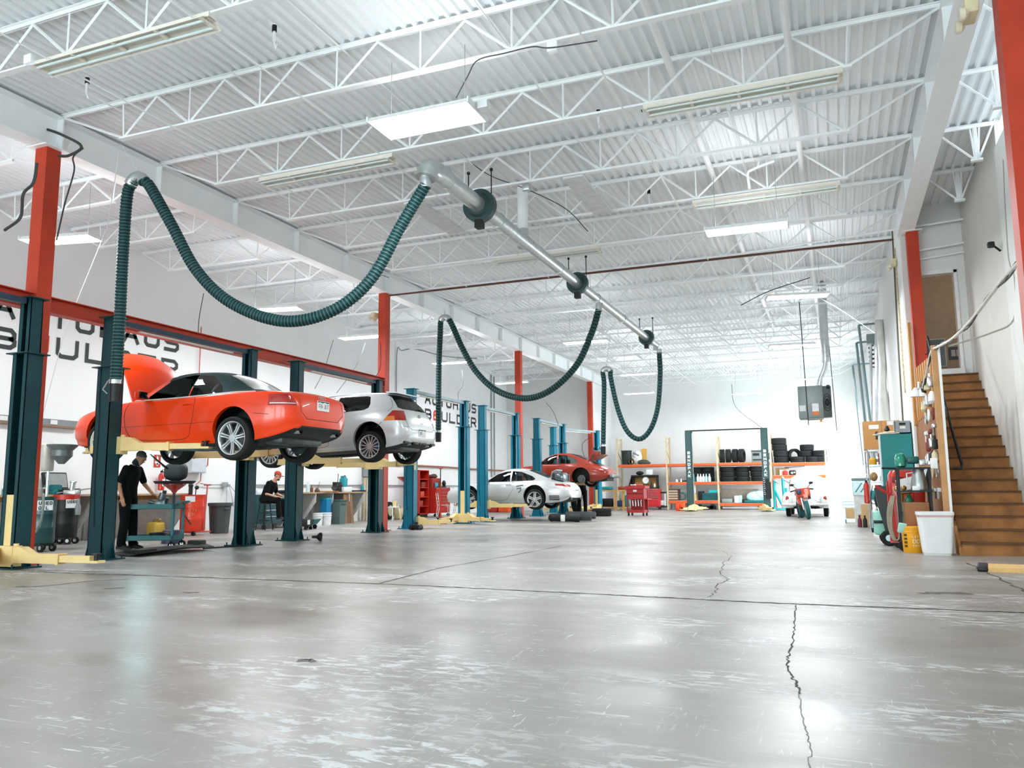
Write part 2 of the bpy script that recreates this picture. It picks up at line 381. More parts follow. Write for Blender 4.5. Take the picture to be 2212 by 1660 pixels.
# ---------------------------------------------------------------- steel columns and the red tie beam
def hcol(name, x, y, z1, label, s=.2, t=.012, rz=0):
    m = MB(); h = s/2
    m.box(-h, -h, 0, h, -h+t, z1).box(-h, h-t, 0, h, h, z1).box(-t/2, -h, 0, t/2, h, z1)
    m.box(-h, -h, 0, h, h, .02)
    o = tag(m.build(name, mRed, smooth=0), label, 'column'); o.location = (x, y, 0); o.rotation_euler = (0, 0, rz)
    return o
def bcol(x, y, z1, label, s=.2):
    t = thing('steel_column', label, 'column', (x, y, 0))
    MB().box(-s/2, -s/2, 0, s/2, s/2, z1).build('shaft', mRed, t, 0)
    MB().box(-s*.85, -s*.85, z1, s*.85, s*.85, z1+.015).build('cap_plate', mSteelW, t, 0)
    MB().box(-s*.8, -s*.8, 0, s*.8, s*.8, .02).build('base_plate', mRed, t, 0)
    return t
bcol(XG, 8.15, 6.165, 'red steel column at far left, nearest of the row beside the lifts', .24)
bcol(XG, 17.97, 6.165, 'red steel column rising behind the silver hatchback, with a beige emergency light', .22)
bcol(XG, 27.65, 6.165, 'red steel column behind the silver coupe and the second hanging hose', .22)
bcol(XG, 37.1, 6.165, 'red steel column farthest down the row, behind the tail of the red coupe', .22)
bcol(1.75, 8.15, 6.165, 'orange-red steel column at the right edge of the picture, nearest the camera', .24)
bcol(1.72, 17.8, 6.165, 'red steel column at the head of the stairs beside the landing doorway', .22)
m = MB(); yb0, yb1 = -4, 17.86; zt, zb = 3.90, 3.69
m.box(XG-.1, yb0, zt, XG+.1, yb1, zt+.014).box(XG-.1, yb0, zb-.014, XG+.1, yb1, zb).box(XG-.008, yb0, zb, XG+.008, yb1, zt)
tag(m.build('tie_beam', mRed, smooth=0), 'long red steel beam spanning the columns above the dark lifts', 'beam')
# ---------------------------------------------------------------- painted signs
mInk = M('#39403f', .7); mLogo = M('#d9432c', .6)
def sign(y0, y1, label):
    t = thing('wall_sign', label, 'sign', (XL+.004, 0, 0)); t['group'] = 'painted wall signs'
    Wd = y1-y0; h = .44
    def P(u, v, d): return (.001+d, y0+u, v)
    n = 8; w8 = Wd/(n+.3*(n-1)); m = MB()
    text(m, 'AUTOHAUS', lambda u, v, d: P(u, v+4.5, d), h, w8, w8*.3, .092); m.build('lettering', mInk, t, 0)
    w7 = Wd/(7+.3*6); m = MB()
    text(m, 'BOULDER', lambda u, v, d: P(u, v+3.87, d), h, w7, w7*.3, .092, skip=(1,)); m.build('lettering', mInk, t, 0)
    m = MB(); u0 = w7*1.3; q = lambda u, v, d: P(u0+u, v+3.87, d)
    for st in ([(1, .72), (1, 1), (.2, 1), (0, .8), (0, .55), (.45, .55), (.55, .62)], [(0, .3), (0, 0), (.8, 0), (1, .2), (1, .45), (.55, .45), (.45, .38)]):
        stroke(m, [(.05+a*(w7-.1), .05+b*(h-.1)) for a, b in st], .1, q)
    m.build('logo', mLogo, t, 0)
    return t
sign(10.55, 15.42, 'large dark block lettering with a red logo on the wall behind the orange convertible')
sign(28.6, 33.6, 'smaller looking dark block lettering with a red logo, behind the empty blue lift')
# ================================================================ LAMPS
mHouse = M('#e7e2d6', .5, var=.03); mHouseW = M('#e9ecec', .45, var=.03); mOffTube = M('#d5e2e2', .3, var=.03)
mLit = emit('#f6fbff', 26)
def strip_light(x0, x1, y, z, label, lit=False):
    t = thing('strip_light', label, 'light', ((x0+x1)/2, y, z), 0, 'unlit strip lights under the joists'); L = (x1-x0)/2
    m = MB(); m.box(-L, -.055, -.01, L, .055, .06)
    m.build('housing', mHouse, t, 0)
    m = MB(); m.prism([(-.055, .0), (-.15, -.055), (-.15, -.062), (-.05, -.008), (.05, -.008), (.15, -.062), (.15, -.055), (.055, .0)], -L, L, 'X'); m.build('reflector', mHouse, t, 0)
    for s in (-1, 1):
        MB().cyl((-L+.05, s*.075, -.055), (L-.05, s*.075, -.055), .017, n=8).build('tube', mOffTube, t)
    for k in range(5): MB().box(-L+.03+k*(2*L-.1)/4, -.13, -.06, -L+.07+k*(2*L-.1)/4, .13, -.035).build('socket_bar', mHouse, t, 0)
    return t
strip_light(-8.62, -6.0, 6.32, 6.1, 'unlit cream strip light with an open reflector, nearest the top left corner')
strip_light(-8.5, -6.0, 10.2, 6.06, 'unlit cream strip light left of the top end of the galvanised duct')
strip_light(-2.12, .36, 10.15, 6.06, 'unlit white strip light on the second joist, at the upper right')
strip_light(-2.11, .35, 14.08, 6.06, 'unlit white strip light under the joist just beyond the wall-mounted tap pipe')
strip_light(-6.78, -4.35, 15.98, 6.06, 'unlit strip light crossing behind the galvanised duct')
def highbay(px, y, z, label, n=6, L=1.22, W=.5, lit=True, rz=0):
    t = thing('fluorescent_light', label, 'light', (px, y, z), rz, 'lit hanging fluorescent lights')
    m = MB(); m.prism([(-W/2, 0), (-W/2+.06, .07), (W/2-.06, .07), (W/2, 0), (W/2-.012, 0), (W/2-.065, .058), (-W/2+.065, .058), (-W/2+.012, 0)], -L/2-.03, L/2+.03, 'X')
    m.box(-L/2-.05, -W/2, -.005, -L/2-.03, W/2, .06).box(L/2+.03, -W/2, -.005, L/2+.05, W/2, .06); m.build('reflector', mHouseW, t, 0)
    m = MB()
    for k in range(n):
        yy = -W/2+.07+(W-.14)*k/(n-1); m.cyl((-L/2, yy, .022), (L/2, yy, .022), .014, n=6)
    m.build('tubes', mLit, t)
    for s in (-1, 1): MB().cyl((s*L*.4, 0, .07), (s*L*.4, 0, 6.16-z), .004, n=4).build('hanger_wire', M('#8c9292', .5), t)
    l = bpy.data.lights.new('lamp_glow', 'AREA'); l.shape = 'RECTANGLE'; l.size = L; l.size_y = W; l.energy = 115; l.color = (.95, .98, 1)
    lo = bpy.data.objects.new('lamp_glow', l); C.objects.link(lo); lo.parent = t; lo.location = (0, 0, -.02)
    l = bpy.data.lights.new('roof_fill', 'AREA'); l.shape = 'RECTANGLE'; l.size = L; l.size_y = W; l.energy = 11; l.color = (.95, .98, 1)  # added fill facing up to brighten the roof; the reflector is closed above
    lo = bpy.data.objects.new('roof_fill', l); C.objects.link(lo); lo.parent = t; lo.location = (0, 0, .09); lo.rotation_euler = (pi, 0, 0)
    return t
nearL = highbay(-4.22, 7.93, 5.3, 'wide bright fluorescent light near the top centre, nearest to the camera', W=.56)
MB().box(.68, -.08, .0, .8, .05, .09).build('sensor', mHouseW, nearL, 0)
for x, y, z, lab, rz in (
    (-1.13, 13.2, 5.2, 'bright fluorescent light right of centre, above the open floor and below the red pipe', .03),
    (-11.8, 9.25, 5.2, 'glaring fluorescent light beside the nearest red column at far left', .2),
    (-11.9, 14.9, 5.2, 'bright fluorescent light half hidden behind the lowest bend of the nearest hose', .2),
    (-11.9, 18.65, 5.2, 'bright fluorescent light left of the column behind the silver hatchback', .06),
    (-11.63, 23.7, 5.2, 'bright fluorescent light crossed by the left leg of the second hose', .1),
    (-6.45, 21.9, 5.2, 'bright fluorescent light crossed by the right leg of the second hose', .03),
    (-11.7, 29.2, 5.2, 'bright fluorescent light crossed by the column behind the silver coupe', 0),
    (-.57, 18.5, 5.2, 'bright fluorescent light just above the heater flue', .2),
    (-1.0, 25.0, 5.2, 'bright fluorescent light left of the heater flue', .15),
    (-7.9, 34.9, 5.2, 'small distant fluorescent light above the hanging loop of the third hose', 0),
    (-3.49, 37.1, 5.2, 'small distant fluorescent light before the back wall above the dark green lift', 0),
    (-6.6, 29.0, 5.2, 'distant fluorescent light behind the right leg of the third hose', 0),
    (-.55, 33.1, 5.2, 'distant fluorescent light behind the slanting heater flue', 0)):
    highbay(x, y, z, lab, n=4, W=.4, rz=rz)
# ================================================================ VEHICLE LIFTS
pTealShade = M('#02383d', .45, var=.12, scale=3, spec=.3); pTeal = M('#00718a', .42, var=.1, scale=3, spec=.3); pSlate = M('#34504f', .45, var=.08)  # first paint is the same teal darkened; near lifts' shade put into colour
mPlac = M('#cdbf86', .6); mPlacW = M('#e6e8e6', .6); mBarG = M('#8fa3ab', .45)
def channel(m, w, d, t, z0, z1, y0=0):        # open towards +Y
    m.box(-w/2, y0-d/2, z0, w/2, y0-d/2+t, z1)
    for s in (-1, 1):
        m.box(*sorted_box(s*w/2, s*(w/2-t)), y0-d/2, z0, y0+d/2, z1) if False else m.box(min(s*w/2, s*(w/2-t)), y0-d/2, z0, max(s*w/2, s*(w/2-t)), y0+d/2, z1)
        a, b = s*w/2, s*(w/2-.07); m.box(min(a, b), y0+d/2-t, z0, max(a, b), y0+d/2, z1)
def make_arm(t, px, py, z, ang, L, paint, drop=.0):
    m = MB(); m.T = Matrix.Translation((px, py, z)) @ Matrix.Rotation(ang, 4, 'Z'); Lo = L*.62
    m.prism([(0, -.05), (0, .16), (.16, .16), (.34, .07), (Lo, .07), (Lo, -.05)], -.065, .065, 'Y')
    m.box(Lo-.04, -.075, -.06, Lo, .075, .08)
    m.box(Lo, -.05, -.03, L, .05, .055).cyl((.02, 0, -.09), (.02, 0, .2), .035, n=10)
    m.box(L-.02, -.07, -.03, L+.14, .07, .0)
    a = m.build('arm', paint, t, 0)
    m = MB(); m.T = Matrix.Translation((px, py, z)) @ Matrix.Rotation(ang, 4, 'Z')
    m.cyl((L+.06, 0, 0), (L+.06, 0, .07), .03, n=10).cyl((L+.06, 0, .07), (L+.06, 0, .09), .06, n=12); m.build('pad', mBlk, a)
    return a
def lift(label, x, y, D, paint, zc=2.95, H=3.74, arm_z=.12, arms=((20, 1.25, 160, 1.1), (-25, 1.2, -160, 1.1)), rz=0, bar=None, carr=None, plac=(), deep=True):
    t = thing('vehicle_lift', label, 'lift', (x, y, 0), rz, 'two-post vehicle lifts')
    for k, (yy, rot) in enumerate(((0, 0), (D, pi))):
        Rz = Matrix.Translation((0, yy, 0)) @ Matrix.Rotation(rot, 4, 'Z')
        m = MB(); m.T = Rz; channel(m, .29, .24, .012, 0, zc); channel(m, .22, .18, .01, zc, H)
        for s in (-1, 1):       # gussets at the foot
            m.prism([(s*.145, 0), (s*.145, .27), (s*.22, .02), (s*.22, 0)], -.1, -.09, 'Y'); m.prism([(s*.145, 0), (s*.145, .27), (s*.22, .02), (s*.22, 0)], .08, .09, 'Y')
        p = m.build('post', paint, t, 0)
        m = MB(); m.T = Rz; m.box(-.21, -.18, zc-.012, .21, .18, zc+.004); m.build('collar', paint, p, 0)
        m = MB(); m.T = Rz; m.box(-.27, -.22, 0, .27, .22, .022)
        for sx in (-.23, 0, .23):
            for sy in (-.19, .19): m.cyl((sx, sy, .02), (sx, sy, .07), .012, n=6)
        m.build('base_plate', paint, p, 0)
        m = MB(); m.T = Rz; m.box(-.16, -.15, H-.005, .16, .15, H+.012); m.build('top_plate', paint, p, 0)
        if k in plac:
            m = MB(); m.T = Rz; m.box(.1455, -.08, 1.55, .1475, .03, 2.15); m.box(.1455, -.1, 2.17, .1475, .0, 2.29); m.build('placard', mPlac, p, 0)
        m = MB(); m.T = Rz; m.box(-.08, .0, arm_z-.02, .08, .11, arm_z+.85); m.box(-.22, .05, arm_z-.1, .22, .2, arm_z+.17); c = m.build('carriage', mYel, t, 0)
        if deep:
            m = MB(); m.T = Rz; m.cyl((0, -.05, .3), (0, -.05, H-.1), .022, n=8); m.build('hydraulic_cylinder', mAlu, p)
            m = MB(); m.T = Rz
            m.tube([(-.06, -.125, H-.15), (-.075, -.128, 2.6), (-.05, -.128, 1.9), (-.07, -.128, 1.2), (-.03, -.128, .5)], .007, 5); m.build('hydraulic_hose', mBlk, p)
        a1, l1, a2, l2 = arms[k]
        make_arm(t, .17, yy+(.12 if k == 0 else -.12), arm_z, radians(a1), l1, mYel)
        make_arm(t, -.17, yy+(.12 if k == 0 else -.12), arm_z, radians(a2), l2, mYel)
    bm_ = MB(); bm_.box(-.05, .12, H-.09, .05, D-.12, H-.01)
    cb = bm_.build('crossbar', bar or paint, t, 0)
    MB().box(-.03, .5, H-.14, .03, D-.5, H-.115).build('shutoff_bar', M('#cfc9bd', .6), cb, 0)
    return t
X0 = -10.45
lift('shade-darkened teal two-post lift at the far left edge with lowered cream arms', X0, 4.5, 3.3, pTealShade, arm_z=.14, arms=((25, 1.2, 155, 1.2), (5, 1.3, -45, .85)), plac=(1,), bar=M('#22394a', .5))
lift('shade-darkened teal two-post lift holding up the orange convertible', X0, 9.2, 3.2, pTealShade, arm_z=1.70, arms=((17, 1.3, 150, 1.25), (-22, 1.3, -150, 1.25)), bar=M('#22394a', .5), plac=(1,))
lift('shade-darkened teal two-post lift holding up the silver hatchback', X0-.05, 13.95, 3.22, pTealShade, arm_z=1.63, arms=((20, 1.25, 150, 1.2), (-22, 1.2, -150, 1.2)), bar=M('#22394a', .5), plac=(1,))
lift('empty teal two-post lift with lowered arms beside the red tool chest', X0-.12, 19.05, 3.35, pTeal, arm_z=.14, arms=((70, 1.15, 100, .9), (-30, 1.2, -95, 1.05)), bar=mBarG, plac=(0,))
lift('teal two-post lift with the silver coupe just off the floor', X0-.15, 23.85, 2.95, pTeal, arm_z=.50, arms=((14, 1.25, 150, 1.2), (-20, 1.2, -150, 1.2)), bar=mBarG)
lift('teal two-post lift holding the red coupe at shoulder height', X0-.18, 29.1, 3.15, pTeal, arm_z=1.2, arms=((25, 1.1, 150, 1.1), (-25, 1.1, -150, 1.1)), bar=mBarG)
P6 = Vector((-11.5, 33.6)); Q6 = Vector((-10.36, 36.6)); d6 = Q6-P6
lift('teal two-post lift farthest back, behind the red coupe, with a tyre at its foot', P6.x, P6.y, d6.length, pTeal, arm_z=.14, arms=((25, 1.1, 155, 1.1), (-70, 1.3, -120, 1.1)), rz=atan2(d6.y, d6.x)-pi/2, bar=mBarG, deep=False)
# the free-standing slate lift in front of the racks
def slate_lift():
    xa, xb, y = -6.02, -2.78, 36.3; H = 3.56; D = xb-xa
    t = thing('vehicle_lift', 'slate grey-green lift with white vertical lettering in front of the tyre racks', 'lift', (xa, y, 0), -pi/2, 'two-post vehicle lifts')
    for k, (yy, rot) in enumerate(((0, 0), (D, pi))):
        Rz = Matrix.Translation((0, yy, 0)) @ Matrix.Rotation(rot, 4, 'Z')
        m = MB(); m.T = Rz; channel(m, .3, .28, .015, 0, H)
        p = m.build('post', pSlate, t, 0)
        m = MB(); m.T = Rz; m.box(-.28, -.25, 0, .28, .25, .02); m.build('base_plate', pSlate, p, 0)
        m = MB()                                            # lettering on the camera-facing flank
        for i, ch in enumerate('BENDPAK'):
            z = 2.52-i*.17
            text(m, ch, lambda u, v, d: (.151+d, yy+(.06 if k else -.06)+.06-u*1., z+v), .125, .12, 0, .03) if False else text(m, ch, lambda u, v, d: (.152, yy-.06+u, z+v), .125, .12, 0, .03)
        m.build('lettering', M('#eef1f1', .6), p, 0)
        m = MB(); m.T = Rz; m.box(-.07, .02, .1, .07, .12, .8); m.box(-.2, .06, .04, .2, .2, .3); m.build('carriage', mYel, t, 0)
        s = 1 if k == 0 else -1
        if k == 0: make_arm(t, .16, yy+.12, .12, radians(-25), .8, mYel); make_arm(t, -.16, yy+.12, .12, radians(160), 1., mYel)
        else: make_arm(t, .16, yy-.12, .12, radians(30), .75, mYel); make_arm(t, -.16, yy-.12, .12, radians(-160), 1., mYel)
        m = MB(); m.T = Rz; m.box(-.06, .13, .3, .06, .15, H-.1); m.build('chain_cover', mGalv, p, 0)
    cb = MB().box(-.05, -.14, H-.02, .05, D+.14, H+.03).build('crossbar', mDark, t, 0)
    MB().box(.0, .75, H-.11, .02, D-.7, H-.07).box(.0, .73, H-.11, .02, .75, H).box(.0, D-.7, H-.11, .02, D-.68, H).build('shutoff_bar', M('#e8ebeb', .5), cb, 0)
    MB().box(.16, D-.02, .55, .3, D+.2, 1.25).box(.18, D+.0, 1.25, .28, D+.12, 1.4).build('power_unit', mBlk, t, 0)
    m = MB()
    for k in range(9): m.box(.1505, D-.11, .72+k*.085, .153, D-.03-.02*(k % 3), .75+k*.085)
    m.build('placard', mPlacW, t, 0)
    return t
sl = slate_lift()
# ================================================================ EXHAUST EXTRACTION
mHoseA = M('#062c2e', .55, var=.1, spec=.3); mHoseB = M('#36625f', .5, var=.1, spec=.3)
def hose_tube(name, pts, r, parent, n=12, pitch=.05):
    P = catmull(pts, 40); L = [0.]
    for a, b in zip(P, P[1:]): L.append(L[-1]+(b-a).length)
    N = int(L[-1]/(pitch/4)); Q = []; j = 0
    for k in range(N+1):
        d = L[-1]*k/N
        while j < len(L)-2 and L[j+1] < d: j += 1
        Q.append(P[j].lerp(P[j+1], (d-L[j])/max(1e-9, L[j+1]-L[j])))
    rr = [r*(1.0 if k % 4 in (0, 1) else .88) for k in range(len(Q))]
    m = MB(); m.tube(Q, rr, n); m.bm.faces.ensure_lookup_table()
    for i, f in enumerate(m.bm.faces): f.material_index = 1 if (i//n) % 4 == 0 and i//n < len(Q)-1 else 0
    return m.build(name, [mHoseA, mHoseB], parent, 60)
def hose(label, top, pts, saddle, wire_top, nozzle, r=.085, pitch=.05):
    t = thing('exhaust_hose', label, 'hose', (0, 0, 0), 0, 'green exhaust hoses hanging from the duct')
    a = [top-Vector((0, 0, .12))]+pts+[saddle]; b = [saddle]+nozzle
    full = a[:-1]+[saddle+Vector((.13, 0, -.05)), saddle+Vector((0, 0, .02)), saddle+Vector((-.12, 0, -.06))]+nozzle
    hose_tube('hose', full, r, t, pitch=pitch)
    m = MB(); arc = [saddle+Vector((cos(q)*.14, 0, sin(q)*.13-.1)) for q in [pi*k/10 for k in range(1, 10)]]
    m.tube(arc, r*1.08, 14); m.build('saddle', mGalv, t)
    m = MB(); m.cyl(saddle+Vector((0, 0, .1)), wire_top, .006, n=4); m.cyl(saddle+Vector((0, 0, .08)), saddle+Vector((0, 0, .2)), .015, n=6)
    m.build('suspension_wire', M('#c9cccc', .4), t)
    e = nozzle[-1]; m = MB(); m.cyl(e+Vector((0, 0, .02)), e-Vector((0, 0, .26)), r*1.02, r*.92, 14); nz = m.build('nozzle', mBlk, t)
    m = MB(); m.cyl(e+Vector((0, 0, .06)), e-Vector((0, 0, .0)), r*1.08, n=14); m.build('clamp', mChrome, t)
    m = MB(); m.rod(e+Vector((-.08, -.06, .05)), e+Vector((-.16, -.08, -.08)), .015).rod(e+Vector((-.16, -.08, -.08)), e+Vector((-.06, -.08, -.15)), .012); m.build('clamp_handle', mChrome, t)
    m = MB(); m.cyl(top, top-Vector((0, 0, .16)), r*1.0, r*.95, 14); m.build('cuff', mGalv, t)
    return t
DX, DZ_ = -5.03, 5.5
s1 = AY(297, 388, 8.6)
hose('near green exhaust hose, its long loop crossing the upper left of the picture', Vector((-5.05, 9.45, 5.32)), [AY(865, 490, 9.4), AY(800, 605, 9.25), AY(715, 673, 9.1), AY(610, 694, 9.0), AY(500, 655, 8.9), AY(425, 585, 8.8), AY(370, 485, 8.7), AY(325, 405, 8.62)],
     s1, Vector((s1.x-.05, 8.3, 6.12)), [AY(274, 430, 8.6), AY(265, 560, 8.6), AY(259, 690, 8.6), AY(250, 830, 8.6)])
s2 = AY(961, 688, 19.9)
hose('middle green exhaust hose looping in front of the columns and the empty lift', Vector((-5.05, 18.26, 5.4)), [AY(1278, 720, 18.3), AY(1245, 790, 18.6), AY(1190, 843, 18.9), AY(1135, 861, 19.2), AY(1075, 845, 19.5), AY(1030, 805, 19.7), AY(1000, 755, 19.8), AY(980, 710, 19.9)],
     s2, Vector((s2.x-.05, 19.94, 6.12)), [AY(951, 720, 19.9), AY(948, 800, 19.9), AY(947, 935, 19.9)], pitch=.08)
s3 = AY(1310, 799, 25.2)
hose('far green exhaust hose whose loop hangs above the left end of the racks', Vector((-4.93, 24.8, 5.36)), [AY(1426, 810, 24.8), AY(1421, 880, 24.9), AY(1405, 928, 25), AY(1381, 949, 25.1), AY(1355, 932, 25.1), AY(1335, 885, 25.2), AY(1320, 820, 25.2)],
     s3, Vector((s3.x, 25.77, 6.12)), [AY(1305, 830, 25.2), AY(1304, 900, 25.2), AY(1303, 965, 25.2)], pitch=.1)
t = thing('exhaust_duct', 'long galvanised exhaust duct running down the middle of the roof', 'duct', (DX, 0, DZ_))
for a, b, r in ((9.75, 11.2, .13), (11.2, 13.5, .12), (13.5, 16.5, .11), (16.5, 23.5, .1), (23.5, 24.85, .09)):
    MB().cyl((0, a, 0), (0, b, 0), r, n=20).build('duct_section', mGalv, t)
for y in (10.1, 12.0, 13.45, 15.2, 18.0, 20.5): MB().cyl((0, y-.02, 0), (0, y+.02, 0), .135 if y < 13 else .118, n=20).build('joint_band', mGalv, t)
m = MB(); m.tube([(0, 10.0, 0), (0, 9.75, .0), (0, 9.55, -.03), (0, 9.46, -.1), (-.01, 9.44, -.2)], .145, 16); m.build('elbow', mGalv, t)
for y in (18.26, 24.8):
    MB().cyl((0, y, 0), (0, y, -.16), .085, n=14).build('branch', mGalv, t)
mFan = M('#3b4f50', .4, .5)
for y, r in ((11.25, .27), (16.5, .24), (23.45, .23)):
    f_ = MB().cyl((0, y-.06, 0), (0, y+.06, 0), r, n=28).cyl((0, y-.1, 0), (0, y-.06, 0), r*.62, r*.75, 24).build('inline_fan', mFan, t)
    m = MB(); m.box(-.06, y-.08, -r-.1, .06, y+.05, -r+.03); m.build('fan_motor', mBlk, f_, 0)
    for s in (-.2, .2): MB().cyl((s, y, .1), (s, y, .56), .01, n=6).ball((s, y, .58), .03, 8, 6).build('fan_hanger', mBlk, f_)
fx = AY(1130, 535, 13.6)
t2 = thing('vent_riser', 'white vent riser joining the galvanised duct to the roof', 'pipe', (fx.x, 13.6, 5.5))
MB().cyl((0, 0, .35), (0, 0, 1.26), .1, n=16).build('riser', mSteelW, t2)
MB().cyl((0, 0, .0), (0, 0, .36), .105, n=16).cyl((0, 0, .15), (0, 0, .18), .115, n=16).build('collar', mGalv, t2)
# ================================================================ UNIT HEATER
hx, hy = -.45, 24.0
t = thing('unit_heater', 'grey gas unit heater hung from the roof at the back right, with a fan grille', 'heater', (hx, hy, 2.92))
mHt = M('#7f8887', .45, .3, var=.05)
MB().rbox((-.08, 0, .45), (.66, .6, .92), .03).build('casing', mHt, t)
MB().box(-.38, -.303, .2, -.22, -.301, .36).box(-.05, -.303, .18, .12, -.301, .4).build('paper_label', M('#dde2e6', .6), t, 0)
MB().box(-.04, -.304, .08, .12, -.301, .18).build('warning_label', M('#d8702a', .6), t, 0)
m = MB(); m.rbox((.35, -.02, .45), (.22, .5, .86), .02); fan = m.build('fan_housing', M('#4a5453', .5, .3), t)
m = MB(); m.T = Matrix.Translation((.35, -.28, .42)) @ Matrix.Rotation(pi/2, 4, 'X')
for r in (.1, .17, .24): m.tube([(r*.42*cos(a)*1., r*sin(a), 0) for a in [2*pi*k/24 for k in range(25)]], .008, 5)
m.build('fan_guard', mBlk, fan)
m = MB(); m.ball((.35, -.28, .42), (.06, .06, .09)).cyl((.35, -.3, .85), (.43, -.3, .85), .05, n=10).build('fan_motor', mBlk, fan)
MB().tube([(.16, 0, .92), (.2, 0, 1.12), (.33, 0, 1.42), (.36, 0, 1.6)], .075, 14).cyl((.36, 0, 1.58), (.37, 0, 1.72), .11, .12, 16).cyl((.37, 0, 1.72), (.37, 0, 2.1), .115, n=16).build('flue_pipe', mGalv, t)
MB().cyl((.37, 0, 2.1), (.38, 0, 3.9), .115, n=18).build('flue_cover', M('#c4c8c9', .5), t)
m = MB(); m.cyl((-.17, -.33, -.2), (-.23, -.33, 3.3), .012, n=6).cyl((.55, .2, -.35), (.45, .2, 3.3), .01, n=6).cyl((-.17, -.33, -.06), (.2, -.33, -.05), .01, n=6).build('hanger_rod', mBlk, t)
MB().cyl((.16, -.33, -.05), (.16, -.33, -.12), .03, n=8).build('gas_valve', M('#d08a34', .5), t)
# ================================================================ DAYLIGHT
wd = bpy.data.worlds.new('daylight'); S.world = wd; wd.use_nodes = True
nt = wd.node_tree; bg = nt.nodes['Background']
sk = nt.nodes.new('ShaderNodeTexSky'); sk.sky_type = 'PREETHAM'; sk.sun_direction = Vector((.6, -.3, .75)).normalized(); sk.turbidity = 3
mixn = nt.nodes.new('ShaderNodeMix'); mixn.data_type = 'RGBA'; mixn.inputs[0].default_value = .8
nt.links.new(sk.outputs[0], mixn.inputs[6]); mixn.inputs[7].default_value = (.9, .98, 1., 1)
nt.links.new(mixn.outputs[2], bg.inputs[0]); bg.inputs[1].default_value = 4.0
struct(MB().box(XL-30, YF-40, -.25, XS+40, YB+30, -.21).build('ground', M('#cfd3d2', .9), smooth=0))
def door_light(name, loc, rot, sx, sy, e, col):
    l = bpy.data.lights.new(name, 'AREA'); l.shape = 'RECTANGLE'; l.size = sx; l.size_y = sy; l.energy = e; l.color = col
    o = bpy.data.objects.new(name, l); C.objects.link(o); o.location = loc; o.rotation_euler = rot; return o
for i, (a, b) in enumerate(((-14.2, -10.4), (-9.3, -5.1), (-4.1, .6))):
    door_light('daylight_front', ((a+b)/2, YF-.05, 2.15), (pi/2, 0, 0), b-a, 4.2, 270, (.86, .98, 1.))
door_light('daylight_side', (XR+.15, (DY0+DY1)/2, DZ/2), (0, pi/2, 0), DZ, DY1-DY0, 480, (.9, .99, 1.))
S.view_settings.view_transform = 'Standard'; S.view_settings.look = 'None'; S.view_settings.gamma = 1; S.view_settings.use_curve_mapping = False
S.view_settings.exposure = 0.5
S.cycles.max_bounces = 8; S.cycles.diffuse_bounces = 5; S.cycles.glossy_bounces = 3; S.cycles.transparent_max_bounces = 8
S.cycles.sample_clamp_indirect = 8; S.cycles.caustics_reflective = False; S.cycles.caustics_refractive = False
S.cycles.use_denoising = True
# ================================================================ CARS
def pchip(ctrl, x):
    n = len(ctrl)
    if x <= ctrl[0][0]: return ctrl[0][1]
    if x >= ctrl[-1][0]: return ctrl[-1][1]
    h = [ctrl[i+1][0]-ctrl[i][0] for i in range(n-1)]; d = [(ctrl[i+1][1]-ctrl[i][1])/h[i] for i in range(n-1)]
    def slope(i):
        if i == 0: return d[0]
        if i == n-1: return d[-1]
        if d[i-1]*d[i] <= 0: return 0
        w1, w2 = 2*h[i]+h[i-1], h[i]+2*h[i-1]
        return (w1+w2)/(w1/d[i-1]+w2/d[i])
    for i in range(n-1):
        if x <= ctrl[i+1][0]:
            t = (x-ctrl[i][0])/h[i]; a, b = ctrl[i][1], ctrl[i+1][1]
            return (2*t**3-3*t*t+1)*a+(t**3-2*t*t+t)*h[i]*slope(i)+(-2*t**3+3*t*t)*b+(t**3-t*t)*h[i]*slope(i+1)
def paint_mat(h, rough=.22, metal=0., inner='#16191a'):
    key = ('p', h, rough, metal)
    if key in _mats: return _mats[key]
    m = M(h, rough, metal, .03, 30, .3).copy(); m.name = 'car_paint_'+h.lstrip('#'); nt = m.node_tree
    b = nt.nodes['Principled BSDF']; out = [n for n in nt.nodes if n.type == 'OUTPUT_MATERIAL'][0]
    g = nt.nodes.new('ShaderNodeNewGeometry'); d = nt.nodes.new('ShaderNodeBsdfDiffuse'); d.inputs[0].default_value = lin(inner)+(1,)
    mx = nt.nodes.new('ShaderNodeMixShader')       # painted outside, trimmed inside
    nt.links.new(g.outputs['Backfacing'], mx.inputs[0]); nt.links.new(b.outputs[0], mx.inputs[1]); nt.links.new(d.outputs[0], mx.inputs[2])
    nt.links.new(mx.outputs[0], out.inputs['Surface']); _mats[key] = m; return m
mGlass = glassy('#c9d3d1'); mGlassD = glassy('#3c4a49'); mTrim = M('#20272a', .5); mBright = M('#dde1e2', .3, .25); mCabin = M('#2a3031', .8)
mLampR = M('#a51c10', .12, coat=1., var=.2, scale=20); mLampC = M('#e6e0dc', .1, coat=1.); mLampO = M('#e87a1f', .12, coat=1.)
EX, EY, EZ = Vector((1, 0, 0)), Vector((0, 1, 0)), Vector((0, 0, 1))
